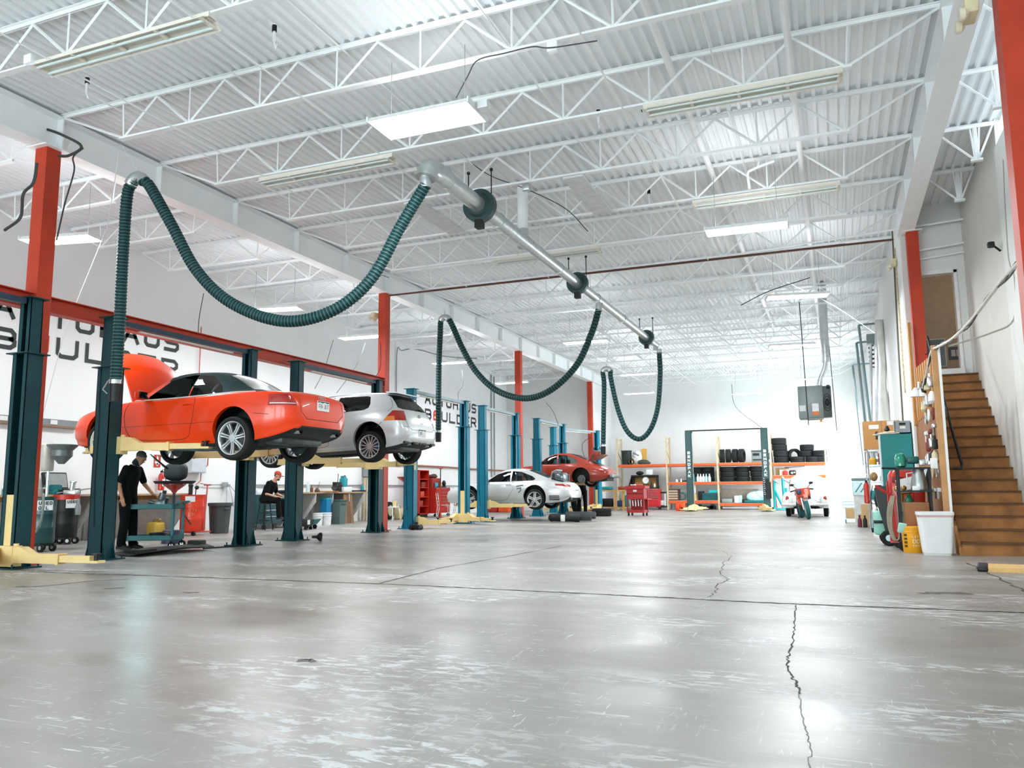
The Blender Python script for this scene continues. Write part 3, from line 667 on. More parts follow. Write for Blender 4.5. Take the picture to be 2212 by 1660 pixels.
class Shell:
    def __init__(s, sp):
        s.sp = sp; bm = bmesh.new(); s.bm = bm; rings = []
        xs = sp['xs'] if 'xs' in sp else None
        L = sp['L']
        if xs is None:
            xs = [0, .015, .05, .1, .16, .24] + [.24+(L-.24-.3)*k/34 for k in range(1, 35)] + [L-.22, L-.15, L-.095, L-.05, L-.02, L]
        for x in xs:
            top, belt, bot = pchip(sp['top'], x), pchip(sp['belt'], x), pchip(sp['bot'], x)
            wm, wr = pchip(sp['wm'], x), pchip(sp['wr'], x); belt = min(belt, top-.012)
            ws, wb = wm*sp.get('wsr', .93), wm*pchip(sp['wbr'], x) if isinstance(sp['wbr'], list) else wm*sp['wbr']
            wr = min(wr, wb*.97); H = belt-bot; zre = max(belt+.006, top-pchip(sp['crown'], x)); gh = zre-belt
            P = [(0, bot), (ws*.5, bot), (ws-.07, bot+.003), (ws-.012, bot+.025), (ws, bot+.07), (ws+(wm-ws)*.8, bot+.3*H), (wm, bot+sp.get('zm', .58)*H), (wm-.2*(wm-wb), bot+.8*H), (wb+.006, bot+.96*H), (wb-.012, belt),
                 (wb+(wr-wb)*.42+.05*gh, belt+.42*gh), (wb+(wr-wb)*.8+.045*gh, belt+.8*gh), (wr, zre), (wr*.86, zre+(top-zre)*.42), (wr*.6, zre+(top-zre)*.78), (wr*.3, zre+(top-zre)*.95), (0, top)]
            Q = [Vector((p[0], p[1], 0)) for p in P]; F = []
            for i in range(len(Q)-1):
                p0 = Q[i-1] if i else Vector((-Q[1].x, Q[1].y, 0)); p1, p2 = Q[i], Q[i+1]
                p3 = Q[i+2] if i+2 < len(Q) else Vector((-Q[-2].x, Q[-2].y, 0))
                F.append(p1); t = .5
                F.append(.5*((2*p1)+(p2-p0)*t+(2*p0-5*p1+4*p2-p3)*t*t+(3*p1-p0-3*p2+p3)*t**3))
            F.append(Q[-1])
            rings.append([Vector((x, -p.x, p.y)) for p in F]+[Vector((x, p.x, p.y)) for p in F[-2:0:-1]])
        mb = MB(); mb.bm = bm; mb.loft(rings)
        bmesh.ops.recalc_face_normals(bm, faces=bm.faces)
        if bm.calc_volume(signed=True) < 0: bmesh.ops.reverse_faces(bm, faces=bm.faces[:])
        s.bvh = BVHTree.FromBMesh(bm)
    def hit(s, o, d):
        h = s.bvh.ray_cast(Vector(o), Vector(d)); return h[0]
    def side(s, x, z, sg=-1, off=0.):
        h = s.hit((x, sg*3, z), (0, -sg, 0)); return (h if h else Vector((x, sg*.8, z)))+Vector((0, sg*off, 0))
    def rear(s, y, z, off=0.):
        h = s.hit((9, y, z), (-1, 0, 0)); return (h if h else Vector((s.sp['L'], y, z)))+Vector((off, 0, 0))
    def top(s, x, y, off=0.):
        h = s.hit((x, y, 5), (0, 0, -1)); return (h if h else Vector((x, y, 1)))+Vector((0, 0, off))
    def cut(s, poly, U, W, D=None, thr=.05, cond=None):
        """slice the shell along a convex outline and lift those faces off as their own part"""
        bm = s.bm; us = [p[0] for p in poly]; ws = [p[1] for p in poly]
        def ok(f):
            c = f.calc_center_median()
            return (D is None or f.normal.dot(D) > thr) and (cond is None or cond(c))
        n = len(poly); area = sum(poly[i][0]*poly[(i+1) % n][1]-poly[(i+1) % n][0]*poly[i][1] for i in range(n))
        pl = poly if area > 0 else poly[::-1]; e = .25
        for i in range(n):
            a, b = pl[i], pl[(i+1) % n]; du, dw = b[0]-a[0], b[1]-a[1]
            no = (U*dw-W*du).normalized(); co = U*a[0]+W*a[1]
            fs = []
            for f in bm.faces:
                uu = [v.co.dot(U) for v in f.verts]; vv = [v.co.dot(W) for v in f.verts]
                if max(uu) < min(us)-1e-4 or min(uu) > max(us)+1e-4 or max(vv) < min(ws)-1e-4 or min(vv) > max(ws)+1e-4: continue
                if ok(f): fs.append(f)
            g = set(fs)
            for f in fs: g.update(f.edges); g.update(f.verts)
            bmesh.ops.bisect_plane(bm, geom=list(g), dist=1e-5, plane_co=co, plane_no=no)
        sel = []
        for f in bm.faces:
            if not ok(f): continue
            c = f.calc_center_median(); u, w = c.dot(U), c.dot(W)
            if all((pl[(i+1) % n][0]-pl[i][0])*(w-pl[i][1])-(pl[(i+1) % n][1]-pl[i][1])*(u-pl[i][0]) > -1e-7 for i in range(n)): sel.append(f)
        out = MB(); mp = {}
        for f in sel:
            vs = []
            for v in f.verts:
                if v not in mp: mp[v] = out.bm.verts.new(v.co)
                vs.append(mp[v])
            try: out.bm.faces.new(vs)
            except ValueError: pass
        bmesh.ops.delete(bm, geom=sel, context='FACES')
        return out
    def arch(s, cx, cz, r, depth=.07):
        poly = [(cx+r*cos(2*pi*k/26), cz+r*sin(2*pi*k/26)) for k in range(26)]
        for sg in (-1, 1):
            s.cut(poly, EX, EZ, EY*sg, .02, lambda c: c.y*sg > .45).bm.free()
        bd = [e for e in s.bm.edges if e.is_boundary and all(abs((Vector((v.co.x-cx, v.co.z-cz))).length-r) < .012 or v.co.z < cz-r*.2 and (Vector((v.co.x-cx, v.co.z-cz))).length < r+.02 for v in e.verts) and all(abs(v.co.y) > .5 for v in e.verts)]
        rt = bmesh.ops.extrude_edge_only(s.bm, edges=bd)
        for v in rt['geom']:
            if isinstance(v, bmesh.types.BMVert): v.co.y -= math.copysign(depth, v.co.y)
def thicken(mb, name, mat, parent, smooth=60): return mb.build(name, mat, parent, smooth, normals=False)
def wheel(parent, x, y, z, r, rimr, w, kind, sg, mRim, steer=0., name='wheel'):
    """sg=-1: outer face looks to -Y"""
    m = MB(); T = Matrix.Translation((x, y, z)) @ Matrix.Rotation(steer, 4, 'Z'); h = w/2
    if sg > 0: T = T @ Matrix.Rotation(pi, 4, 'Z')
    m.T = T
    pr = [(rimr*.98, -h*.8), (rimr+.012, -h*.98), (r*.9, -h*1.02), (r*.975, -h*.88), (r, -h*.62), (r, -h*.3), (r*.985, -h*.28), (r*.985, -h*.22), (r, -h*.2), (r, h*.2), (r*.985, h*.22), (r*.985, h*.28), (r, h*.3), (r, h*.62), (r*.975, h*.88), (r*.9, h*1.02), (rimr+.012, h*.98), (rimr*.98, h*.8)]
    m.lathe(pr, 40, ax='Y', cap=False); wl = m.build(name, mRub, parent, 40)
    m = MB(); m.T = T
    m.lathe([(rimr*.93, h*.75), (rimr*.93, -h*.55), (rimr*.955, -h*.78), (rimr*1.0, -h*.9), (rimr*1.0, -h*.95), (rimr*.95, -h*.93), (rimr*.905, -h*.82), (rimr*.88, -h*.5), (rimr*.88, h*.75)], 36, ax='Y', cap=False)
    f0, f1 = -h*.86, -h*.55
    def spoke(a, w0, w1, r0, r1, t=.03, off=0.):
        c, d = cos(a), sin(a); px, pz = -d, c; rings = []
        for rr, ww, yy in ((r0, w0, f0+.012), ((r0+r1)/2, (w0+w1)/2, f0+.02), (r1, w1, f0+.012)):
            o = Vector((c*rr+px*off*(1 if rr == r1 else .75), 0, d*rr+pz*off*(1 if rr == r1 else .75)))
            rings.append([o+Vector((px*ww, yy, pz*ww)), o+Vector((px*ww*1.3, yy+t, pz*ww*1.3)), o+Vector((-px*ww*1.3, yy+t, -pz*ww*1.3)), o+Vector((-px*ww, yy, -pz*ww))])
        m.loft(rings)
    if kind == 'double7':
        for k in range(7):
            a = 2*pi*k/7+.2
            for o in (-.022, .022): spoke(a, .010, .011, rimr*.2, rimr*.93, .03, o)
    elif kind == 'multi15':
        for k in range(15): spoke(2*pi*k/15, .009, .009, rimr*.2, rimr*.93)
    elif kind == 'twin5':
        for k in range(5):
            a = 2*pi*k/5+pi/2
            for o in (-.03, .03): spoke(a, .016, .017, rimr*.18, rimr*.93, .03, o)
    elif kind == 'plain':
        m.cyl((0, f0+.05, 0), (0, f0+.03, 0), rimr*.9, rimr*.86, 24); m.ball((0, f0+.03, 0), (rimr*.5, .03, rimr*.5))
    m.cyl((0, f0+.05, 0), (0, f0, 0), rimr*.24, rimr*.22, 16).cyl((0, f0, 0), (0, f0-.008, 0), rimr*.13, rimr*.12, 14)
    m.build('rim', mRim, wl, 35)
    if kind != 'plain':
        m = MB(); m.T = T; m.cyl((0, -h*.15, 0), (0, -h*.1, 0), rimr*.72, n=28).cyl((0, -h*.1, 0), (0, h*.6, 0), rimr*.3, n=14); m.build('brake_disc', M('#4a4f50', .4, .8), wl, 40)
        m = MB(); m.T = T; m.box(rimr*.35, -h*.4, -.08, rimr*.75, .02, .09); m.build('brake_caliper', M('#2a5c86', .4) if kind == 'multi15' else M('#3a3d3e', .5), wl, 0)
    return wl
mRimS = M('#c9cfd1', .3, .75, var=.03)
def well(parent, cx, cz, r, W):
    for sg in (-1, 1):
        m = MB()
        pts = [(cx+r*cos(a), cz+r*sin(a)) for a in [pi*k/14-.25 for k in range(0, 18)]]
        a_ = [m.v((x, sg*(W-.09), z)) for x, z in pts]; b_ = [m.v((x, sg*(W-.42), z)) for x, z in pts]
        for i in range(len(pts)-1): m.f((a_[i], a_[i+1], b_[i+1], b_[i]))
        m.f(b_); m.build('wheel_arch_liner', mBlk, parent, 40, normals=False)
def gap_line(m, sh, pts, sg=-1, r=.0045, off=.0, dens=6):
    P = catmull([Vector((x, 0, z)) for x, z in pts], dens) if len(pts) > 2 else [Vector((pts[0][0], 0, pts[0][1])).lerp(Vector((pts[1][0], 0, pts[1][1])), k/8) for k in range(9)]
    m.tube([sh.side(p.x, p.z, sg, off) for p in P], r, 5)
def rear_line(m, sh, pts, r=.0045, off=0.):
    P = [];
    for a, b in zip(pts, pts[1:]): P += [Vector(a).lerp(Vector(b), k/6) for k in range(6)]
    P.append(Vector(pts[-1])); m.tube([sh.rear(p.x, p.y, off) for p in P], r, 5)
def seats(t, xs, y, z, back=.62, mat=None):
    for x, hgt in xs:
        for s in (-1, 1):
            m = MB(); m.rbox((x, s*y, z+.08), (.48, .46, .16), .05).rbox((x+.26, s*y, z+.1+back/2), (.14, .46, back), .05, ry=.2); m.rbox((x+.26+.2*back*.62, s*y, z+.16+back+.06), (.09, .26, .16), .04)
            m.build('seat', mat or mCabin, t)
def finish(sh, t, paint, smooth=50):
    under = sh.cut([(-1, -2), (9, -2), (9, 2), (-1, 2)], EX, EY, -EZ, .75, lambda c: c.z < sh.sp['zu'])
    under.build('underbody', M('#23292a', .7, var=.3, scale=9), t, 40, normals=False)
    mb = MB(); mb.bm.free(); mb.bm = sh.bm
    return mb.build('body', paint, t, smooth, normals=False)
def ctrl(*a): return [(a[i], a[i+1]) for i in range(0, len(a), 2)]
# ---------------------------------------------------------------- orange convertible
def convertible():
    L, ax0, wb_ = 4.573, .91, 2.654; r = .322
    t = thing('car', 'orange convertible with a black soft top and raised bonnet, up on the nearest lift', 'car')
    sp = dict(L=L, zu=.42,
      top=ctrl(0, .50, .05, .60, .2, .70, .6, .80, 1.1, .90, 1.42, .965, 1.75, 1.18, 2.05, 1.345, 2.4, 1.395, 2.8, 1.385, 3.2, 1.28, 3.55, 1.10, 3.8, 1.0, 4.2, .985, 4.42, .975, 4.5, .95, 4.545, .90, L, .80),
      belt=ctrl(0, .46, .1, .60, .6, .76, 1.1, .85, 1.5, .885, 2.2, .905, 3.0, .93, 3.6, .955, 4.2, .95, 4.5, .88, L, .72),
      bot=ctrl(0, .34, .06, .24, .2, .19, .6, .17, 2, .165, 3.6, .18, 4.1, .24, 4.4, .32, L, .42),
      wm=ctrl(0, .50, .03, .62, .1, .72, .25, .80, .5, .86, .9, .885, 1.4, .875, 2.4, .88, 3.2, .885, 3.65, .89, 4.0, .87, 4.25, .835, 4.4, .79, 4.5, .72, 4.55, .64, L, .56),
      wr=ctrl(0, .40, .3, .62, 1.0, .66, 1.42, .70, 2.05, .59, 2.6, .575, 3.2, .57, 3.7, .62, 4.2, .66, 4.5, .56, L, .42),
      crown=ctrl(0, .04, 1.3, .05, 1.5, .07, 2.1, .075, 2.8, .09, 3.4, .10, 3.8, .03, 4.4, .025, L, .06), wbr=.945, zm=.56)
    sh = Shell(sp); zc = r
    paint = paint_mat('#e03a00', .3)
    ax1 = ax0+wb_
    # glass and hood first, so their outlines stay whole
    sw = []
    for sg in (-1, 1):
        g1 = sh.cut([(1.72, .91), (2.12, 1.225), (2.5, 1.30), (2.62, 1.30), (2.62, .925)], EX, EZ, EY*sg, .1)
        g2_ = sh.cut([(2.64, .925), (2.64, 1.30), (2.92, 1.27), (3.16, 1.10), (3.3, .965), (3.28, .945)], EX, EZ, EY*sg, .1)
        if sg == 1: g1.build('side_window', mGlass, t, 60, normals=False)
        else: g1.bm.free()           # the near front pane is wound down
        g2_.build('side_window', mGlass, t, 60, normals=False)
    sh.cut([(1.50, -.635), (1.50, .635), (2.0, .535), (2.0, -.535)], EX, EY, None, 0, lambda c: c.z > .9 and c.x < 2.06).build('windscreen', mGlass, t, 60, normals=False)
    sh.cut([(3.08, -.38), (3.02, 0), (3.08, .38), (3.62, .47), (3.66, 0), (3.62, -.47)], EX, EY, EZ, .1, lambda c: c.z > 1.0).build('rear_window', M('#39403f', .15, coat=1), t, 60, normals=False)
    sh.cut([(2.06, 1.2), (2.06, 1.7), (3.9, 1.7), (3.86, .99), (3.3, .962)], EX, EZ, None, 0, lambda c: c.z > .95).build('soft_top', M('#0d2b2c', .8, var=.1, scale=20), t, 60, normals=False)
    for sg in (-1, 1):
        mt = MB()                           # bright waist moulding and screen pillar
        gap_line(mt, sh, [(1.5, .90), (2.0, .905), (2.6, .92), (3.1, .942), (3.5, .958), (3.9, .958)], sg, .011, .004)
        mt.tube([sh.side(1.47, .93, sg, .004), sh.side(1.65, 1.06, sg, .006), sh.side(1.85, 1.2, sg, .006), sh.side(2.05, 1.31, sg, .006)], .014, 6); mt.build('bright_moulding', mBright, t)
    for sg in (-1, 1):
        D = Vector((.7071, sg*.7071, 0)); U = Vector((.7071, -sg*.7071, 0))
        a, b = sh.hit((9, sg*.62, .8), (-1, 0, 0)), sh.hit((4.18, sg*3, .8), (0, -sg, 0))
        u0, u1 = sorted((a.dot(U), b.dot(U)))
        lm = sh.cut([(u0, .73), (u0+.01, .905), (u1-.1, .915), (u1, .76), (u1, .73)], U, EZ, D, .15, lambda c: c.x > 3.7 and c.y*sg > 0).build('tail_light', mLampR, t, 60, normals=False)
        m = MB(); pts = []
        for k in range(9):
            u = u0+.03+(u1-u0-.05)*k/8; h = sh.hit(U*u+D*6+EZ*.765, -D); pts.append((h if h else U*u)+D*.004)
        m.tube(pts, .018, 6, flat=.5); m.build('reversing_light', mLampC, lm)
    dfz = .44
    sh.cut([(-.66, .1), (-.52, dfz), (.52, dfz), (.66, .1)], EY, EZ, EX, .15, lambda c: c.x > 4.0).build('diffuser', mTrim, t, 50, normals=False)
    sh.arch(ax0, zc+.03, .385); sh.arch(ax1, zc+.03, .385)
    finish(sh, t, paint)
    well(t, ax0, zc+.03, .40, .88); well(t, ax1, zc+.03, .40, .88)
    m = MB()
    for sg in (-1, 1):
        gap_line(m, sh, [(1.42, .87), (1.36, .7), (1.40, .45), (1.5, .27)], sg); gap_line(m, sh, [(2.78, .92), (2.8, .7), (2.75, .45), (2.62, .27), (2.0, .25), (1.5, .27)], sg)
        gap_line(m, sh, [(1.3, .47), (2.0, .485), (2.78, .50), (3.2, .51)], sg, .004); gap_line(m, sh, [(3.95, .62), (4.2, .60)], sg, .004)
    rear_line(m, sh, [(-.56, .86), (-.55, .66), (-.4, .55), (.4, .55), (.55, .66), (.56, .86)])
    m.build('panel_gap', M('#5a1a0c', .6), t)
    for sg in (-1, 1): MB().tube([sh.side(2.58, .80, sg, .0), sh.side(2.60, .80, sg, .035), sh.side(2.72, .805, sg, .035), sh.side(2.74, .805, sg, 0)], .016, 6).build('door_handle', paint, t)
    for sg in (-1, 1):
        p = sh.side(1.72, .93, sg, 0); m = MB(); m.rbox(p+Vector((.02, sg*.13, .04)), (.12, .2, .15), .05).cyl(p+Vector((.02, -sg*.03, 0)), p+Vector((.02, sg*.06, .03)), .025); mi = m.build('mirror', paint, t)
        MB().rbox(p+Vector((.078, sg*.13, .04)), (.012, .16, .11), .005).build('mirror_glass', M('#202a2c', .08, .6), mi)
    # number plate, rings, script
    z0 = .70
    xr = max(sh.rear(y, z, 0).x for y in (-.16, 0, .16) for z in (z0, z0+.155))
    pl = MB().box(xr+.002, -.155, z0, xr+.012, .155, z0+.155).build('number_plate', M('#e9eced', .5), t, 0)
    m = MB(); m.prism([(-.15, z0+.15), (-.15, z0+.125), (-.08, z0+.135), (-.03, z0+.12), (.04, z0+.138), (.1, z0+.122), (.15, z0+.132), (.15, z0+.15)], xr+.0125, xr+.0135, 'X'); m.build('plate_ridge', M('#1f5a4c', .5), pl, 0)
    m = MB(); text(m, 'F24 Q17', lambda u, v, d: (xr+.014, -.125+u, z0+.04+v), .065, .03, .008, .009); m.build('plate_text', M('#5a3b4a', .5), pl, 0)
    xb = max(sh.rear(y, .895, 0).x for y in (-.1, 0, .1)); m = MB()
    for k in range(4): m.tube([(xb+.006, -.066+k*.044+.028*cos(a), .895+.028*sin(a)) for a in [2*pi*j/18 for j in range(19)]], .0045, 6)
    m.build('badge', mChrome, t)
    m = MB(); text(m, 'A4', lambda u, v, d: (sh.rear(-.42+u, .78+v).x+.004, -.42+u, .78+v), .03, .03, .01, .007); m.build('model_script', mChrome, t)
    for sg in (-1, 1): m = MB(); p = sh.rear(sg*.47, .37); m.cyl((p.x-.25, sg*.47, .37), (p.x+.03, sg*.47, .37), .05, n=16, cap=False).cyl((p.x-.1, sg*.47, .37), (p.x-.09, sg*.47, .37), .048, n=16); m.build('exhaust_tip', mChrome, t)
    m = MB(); m.tube([(1.2, .1, .17), (2.2, .12, .15), (3.2, .2, .16), (3.9, .25, .2)], .04, 8).rbox((4.05, 0, .24), (.35, 1.05, .14), .05).tube([(ax1, -.7, .3), (ax1-.1, 0, .22), (ax1, .7, .3)], .035, 8).box(1.4, -.5, .14, 3.2, -.35, .17).box(1.4, .35, .14, 3.2, .5, .17)
    m.build('exhaust_system', M('#4b5253', .45, .6, var=.3), t)
    # raised bonnet, hinged at the scuttle
    m = MB(); a = radians(55); P = Vector((1.44, 0, .95)); rings = []
    for i in range(13):
        q_ = i/12; s_ = q_*1.08; hw = .70-.16*q_**2.2; up = []; dn = []
        for k in range(15):
            u = k/7-1; bz = .11*(1-abs(u)**2.5)+.12*sin(pi*.5*min(1, q_*1.1))-.16*q_**3
            for lst, dz_ in ((up, 0), (dn, -.03)):
                v = Matrix.Rotation(a, 3, 'Y') @ Vector((-s_, 0, bz-.1+dz_)); lst.append(P+Vector((v.x, u*hw, v.z)))
        rings.append(up+dn[::-1])
    m.loft(rings); m.build('bonnet', paint, t, 50)
    MB().cyl((.62, -.55, .75), (.95, -.52, 1.5), .01, n=6).build('bonnet_strut', mBlk, t)
    MB().rbox((.85, 0, .84), (.9, 1.1, .14), .05).build('engine', mTrim, t)
    m = MB(); m.rbox((1.62, 0, .80), (.32, 1.3, .2), .06).tube([(2.05+.2*sin(q)*.35, -.38+.18*cos(q), .86+.18*sin(q)) for q in [2*pi*k/18 for k in range(19)]], .014, 6); m.build('dashboard', mCabin, t)
    seats(t, ((2.25, 0),), .38, .30, .46)
    m = MB(); m.rbox((1.98, 0, 1.22), (.03, .22, .06), .015).cyl((1.98, 0, 1.22), (1.95, 0, 1.3), .01, n=6); m.build('rear_view_mirror', mBlk, t)
    dz = .07
    for x in (ax0, ax1):
        for sg in (-1, 1): wheel(t, x, sg*.765, zc-dz, r+.012, .258, .24, 'double7', sg, mRimS, steer=0)
    return t
car = convertible(); ox = -8.45-3.564
car.location = (ox, 10.55, 1.60); car.rotation_euler = (0, radians(.6), 0)
# ---------------------------------------------------------------- silver hatchback
def lamp_corner(sh, t, sg, z0, z1, yin, xin, mat, name='tail_light', zin=None, cx=3.):
    D = Vector((.7071, sg*.7071, 0)); U = Vector((.7071, -sg*.7071, 0)); zm = (z0+z1)/2
    a, b = sh.hit((9, sg*yin, zm), (-1, 0, 0)), sh.hit((xin, sg*3, zm), (0, -sg, 0))
    ua, ub = a.dot(U), b.dot(U)                       # inboard end, flank end
    lo, hi = zin or (z0, z1)
    return sh.cut([(ub, lo), (ub, hi), (ua, z1), (ua, z0)], U, EZ, D, .12, lambda c: c.x > cx and c.y*sg > 0).build(name, mat, t, 60, normals=False)
def plate(t, x, z, label_txt, w=.305):
    p = MB().box(x+.002, -w/2, z, x+.012, w/2, z+.155).build('number_plate', M('#e9eced', .5), t, 0)
    m = MB(); m.prism([(-.15, z+.15), (-.15, z+.125), (-.08, z+.135), (-.03, z+.12), (.04, z+.138), (.1, z+.122), (.15, z+.132), (.15, z+.15)], x+.0125, x+.0135, 'X'); m.build('plate_ridge', M('#1f5a4c', .5), p, 0)
    if label_txt: m = MB(); text(m, label_txt, lambda u, v, d: (x+.014, -.12+u, z+.04+v), .06, .03, .008, .009); m.build('plate_text', M('#5a4b4a', .5), p, 0)
    return p
def hatchback():
    L, ax0, wb_ = 4.18, .88, 2.512; r = .322; ax1 = ax0+wb_; zc = r
    t = thing('car', 'silver three-door hatchback with a roof spoiler, up on the second lift', 'car')
    sp = dict(L=L, zu=.40, zm=.55,
      top=ctrl(0, .52, .05, .64, .2, .75, .6, .88, 1.15, 1.0, 1.5, 1.20, 1.85, 1.385, 2.2, 1.44, 2.7, 1.445, 3.3, 1.425, 3.68, 1.39, 3.8, 1.30, 3.92, 1.12, 4.02, .98, 4.1, .86, 4.15, .74, L, .62),
      belt=ctrl(0, .46, .1, .62, .6, .80, 1.15, .90, 2.0, .93, 3.0, .955, 3.6, .965, 3.9, .93, 4.05, .80, L, .56),
      bot=ctrl(0, .34, .06, .22, .2, .17, .6, .15, 3.5, .16, 3.9, .20, 4.1, .26, L, .36),
      wm=ctrl(0, .50, .03, .62, .1, .74, .3, .82, .6, .855, .9, .868, 1.4, .86, 2.5, .862, 3.2, .872, 3.5, .872, 3.8, .845, 4.0, .80, 4.1, .74, 4.15, .67, L, .58),
      wr=ctrl(0, .4, .4, .66, 1.15, .72, 1.85, .60, 2.4, .585, 3.2, .57, 3.65, .55, 3.9, .60, 4.05, .60, L, .5),
      crown=ctrl(0, .04, 1.1, .06, 1.5, .09, 2.0, .09, 3.4, .085, 3.7, .10, 3.9, .08, L, .06), wbr=ctrl(0, .95, 3.5, .95, 3.95, .93, L, .93))
    sh = Shell(sp); paint = paint_mat('#d3d8da', .3, .35); gl = glassy('#5d6c6a')
    for sg in (-1, 1):
        sh.cut([(1.55, .95), (1.95, 1.27), (2.2, 1.33), (2.42, 1.34), (2.42, .965)], EX, EZ, EY*sg, .1).build('side_window', gl, t, 60, normals=False)
        sh.cut([(2.50, .975), (2.54, 1.335), (3.22, 1.315), (3.30, 1.29), (3.36, 1.12), (3.34, 1.04), (3.24, 1.0)], EX, EZ, EY*sg, .1).build('side_window', gl, t, 60, normals=False)
    sh.cut([(1.25, -.66), (1.25, .66), (1.83, .55), (1.83, -.55)], EX, EY, None, 0, lambda c: c.z > .9 and c.x < 1.9).build('windscreen', gl, t, 60, normals=False)
    sh.cut([(-.60, 1.02), (-.53, 1.315), (.53, 1.315), (.60, 1.02), (.5, .99), (-.5, .99)], EY, EZ, EX, .1, lambda c: c.x > 3.5).build('rear_window', gl, t, 60, normals=False)
    for sg in (-1, 1):
        D = Vector((.7071, sg*.7071, 0)); U = Vector((.7071, -sg*.7071, 0))
        a, b = sh.hit((9, sg*.53, .85), (-1, 0, 0)), sh.hit((3.72, sg*3, .80), (0, -sg, 0)); ua, ub = a.dot(U), b.dot(U)
        q = ub+.45*(ua-ub)
        sh.cut([(ub, .735), (q, .735), (q, .83), (ub+.07*(1 if ua > ub else -1), .83)], U, EZ, D, .1, lambda c: c.x > 3.3 and c.y*sg > 0).build('tail_light', mLampO, t, 60, normals=False)
        sh.cut([(q, .735), (ua, .735), (ua, .83), (q, .83)], U, EZ, D, .1, lambda c: c.x > 3.3 and c.y*sg > 0).build('tail_light', mLampR, t, 60, normals=False)
        sh.cut([(ub+.07*(1 if ua > ub else -1), .83), (ua, .83), (ua-.01, .955), (ub+.20*(1 if ua > ub else -1), .955)], U, EZ, D, .1, lambda c: c.x > 3.3 and c.y*sg > 0).build('tail_light', mLampR, t, 60, normals=False)
    sh.arch(ax0, zc+.04, .385); sh.arch(ax1, zc+.04, .385)
    finish(sh, t, paint)
    well(t, ax0, zc+.04, .4, .865); well(t, ax1, zc+.04, .4, .87)
    m = MB()
    for sg in (-1, 1):
        gap_line(m, sh, [(1.35, .9), (1.3, .6), (1.38, .3)], sg); gap_line(m, sh, [(2.47, .96), (2.47, .7), (2.4, .4), (2.28, .27), (1.6, .26)], sg)
        gap_line(m, sh, [(3.72, 1.3), (3.86, 1.05), (3.80, .93)], sg); gap_line(m, sh, [(3.58, .60), (3.70, .72)], sg)
    rear_line(m, sh, [(-.62, .95), (-.56, .60), (-.44, .55), (.44, .55), (.56, .60), (.62, .95)]); rear_line(m, sh, [(-.74, .60), (-.56, .605)]); rear_line(m, sh, [(.74, .60), (.56, .605)])
    m.build('panel_gap', M('#4c5253', .6), t)
    for sg in (-1, 1):
        m = MB(); gap_line(m, sh, [(1.45, .52), (2.0, .535), (2.75, .55)], sg, .012, .0); m.build('rubbing_strip', paint, t)
        m = MB(); gap_line(m, sh, [(1.3, .20), (2.2, .205), (2.97, .215)], sg, .05, -.015); m.build('side_skirt', paint, t)
    m = MB(); m.loft([[Vector((3.62, -.53+.0, 1.395)), Vector((3.62, .53, 1.395)), Vector((3.62, .53, 1.365)), Vector((3.62, -.53, 1.365))], [Vector((3.86, -.50, 1.365)), Vector((3.86, .50, 1.365)), Vector((3.86, .50, 1.345)), Vector((3.86, -.50, 1.345))]]); m.build('roof_spoiler', paint, t, 30)
    x = max(sh.rear(y, .42).x for y in (-.15, 0, .15)); plate(t, x, .42, '281')
    xb = sh.rear(0, .845).x; m = MB(); m.tube([(xb+.006, .045*cos(a), .85+.045*sin(a)) for a in [2*pi*j/20 for j in range(21)]], .006, 6)
    stroke(m, [(-.025, .88), (-.006, .84), (0, .86), (.006, .84), (.025, .88)], .008, lambda u, v, d: (xb+.01, u, v)); stroke(m, [(-.03, .85), (-.012, .815), (0, .85), (.012, .815), (.03, .85)], .008, lambda u, v, d: (xb+.01, u, v)); m.build('badge', M('#5d6567', .3, .7), t)
    m = MB(); xm = sh.rear(.0, .70).x; text(m, 'R32', lambda u, v, d: (xm+.008, -.05+u, .69+v), .035, .03, .008, .01); m.build('model_script', M('#3d4446', .4), t)
    for sg in (-1, 1): m = MB(); p = sh.rear(sg*.40, .29); m.cyl((p.x-.2, sg*.40, .28), (p.x+.02, sg*.40, .28), .05, n=16, cap=False).cyl((p.x-.08, sg*.4, .28), (p.x-.07, sg*.4, .28), .048, n=16); m.build('exhaust_tip', mChrome, t)
    for y0_, y1_ in ((-.68, -.5), (-.3, -.08), (-.05, .05), (.08, .3), (.5, .68)):
        p = sh.rear((y0_+y1_)/2, .29); MB().rbox((p.x-.012, (y0_+y1_)/2, .285), (.05, y1_-y0_, .05), .012).build('bumper_vent', mTrim, t)
    m = MB(); p = sh.rear(.12, 1.06); m.tube([sh.rear(.05, 1.01, .015), sh.rear(.2, 1.05, .02), sh.rear(.42, 1.02, .02)], .012, 5); m.build('rear_wiper', mBlk, t)
    for sg in (-1, 1):
        p = sh.side(1.55, .97, sg, 0); MB().rbox(p+Vector((.02, sg*.1, .05)), (.12, .18, .14), .045).build('mirror', paint, t)
    m = MB(); m.tube([(1.2, .1, .15), (2.2, .12, .13), (3.2, .2, .16), (3.9, .25, .2)], .04, 8).rbox((3.75, .0, .20), (.3, .9, .12), .05); m.build('exhaust_system', M('#4b5253', .45, .6, var=.3), t)
    seats(t, ((2.0, 0),), .36, .35, .55); seats(t, ((2.85, 0),), .33, .38, .5)
    MB().rbox((1.5, 0, .84), (.4, 1.3, .2), .06).rbox((2.4, 0, .3), (2.6, 1.4, .2), .05).build('cabin_floor', mCabin, t)
    for x in (ax0, ax1):
        for sg in (-1, 1): wheel(t, x, sg*.745, zc-.10, r+.005, .245, .235, 'multi15', sg, mRimS)
    return t
car = hatchback(); car.location = (-8.92-3.392, 15.17, 1.60); car.rotation_euler = (0, radians(-1.6), 0)
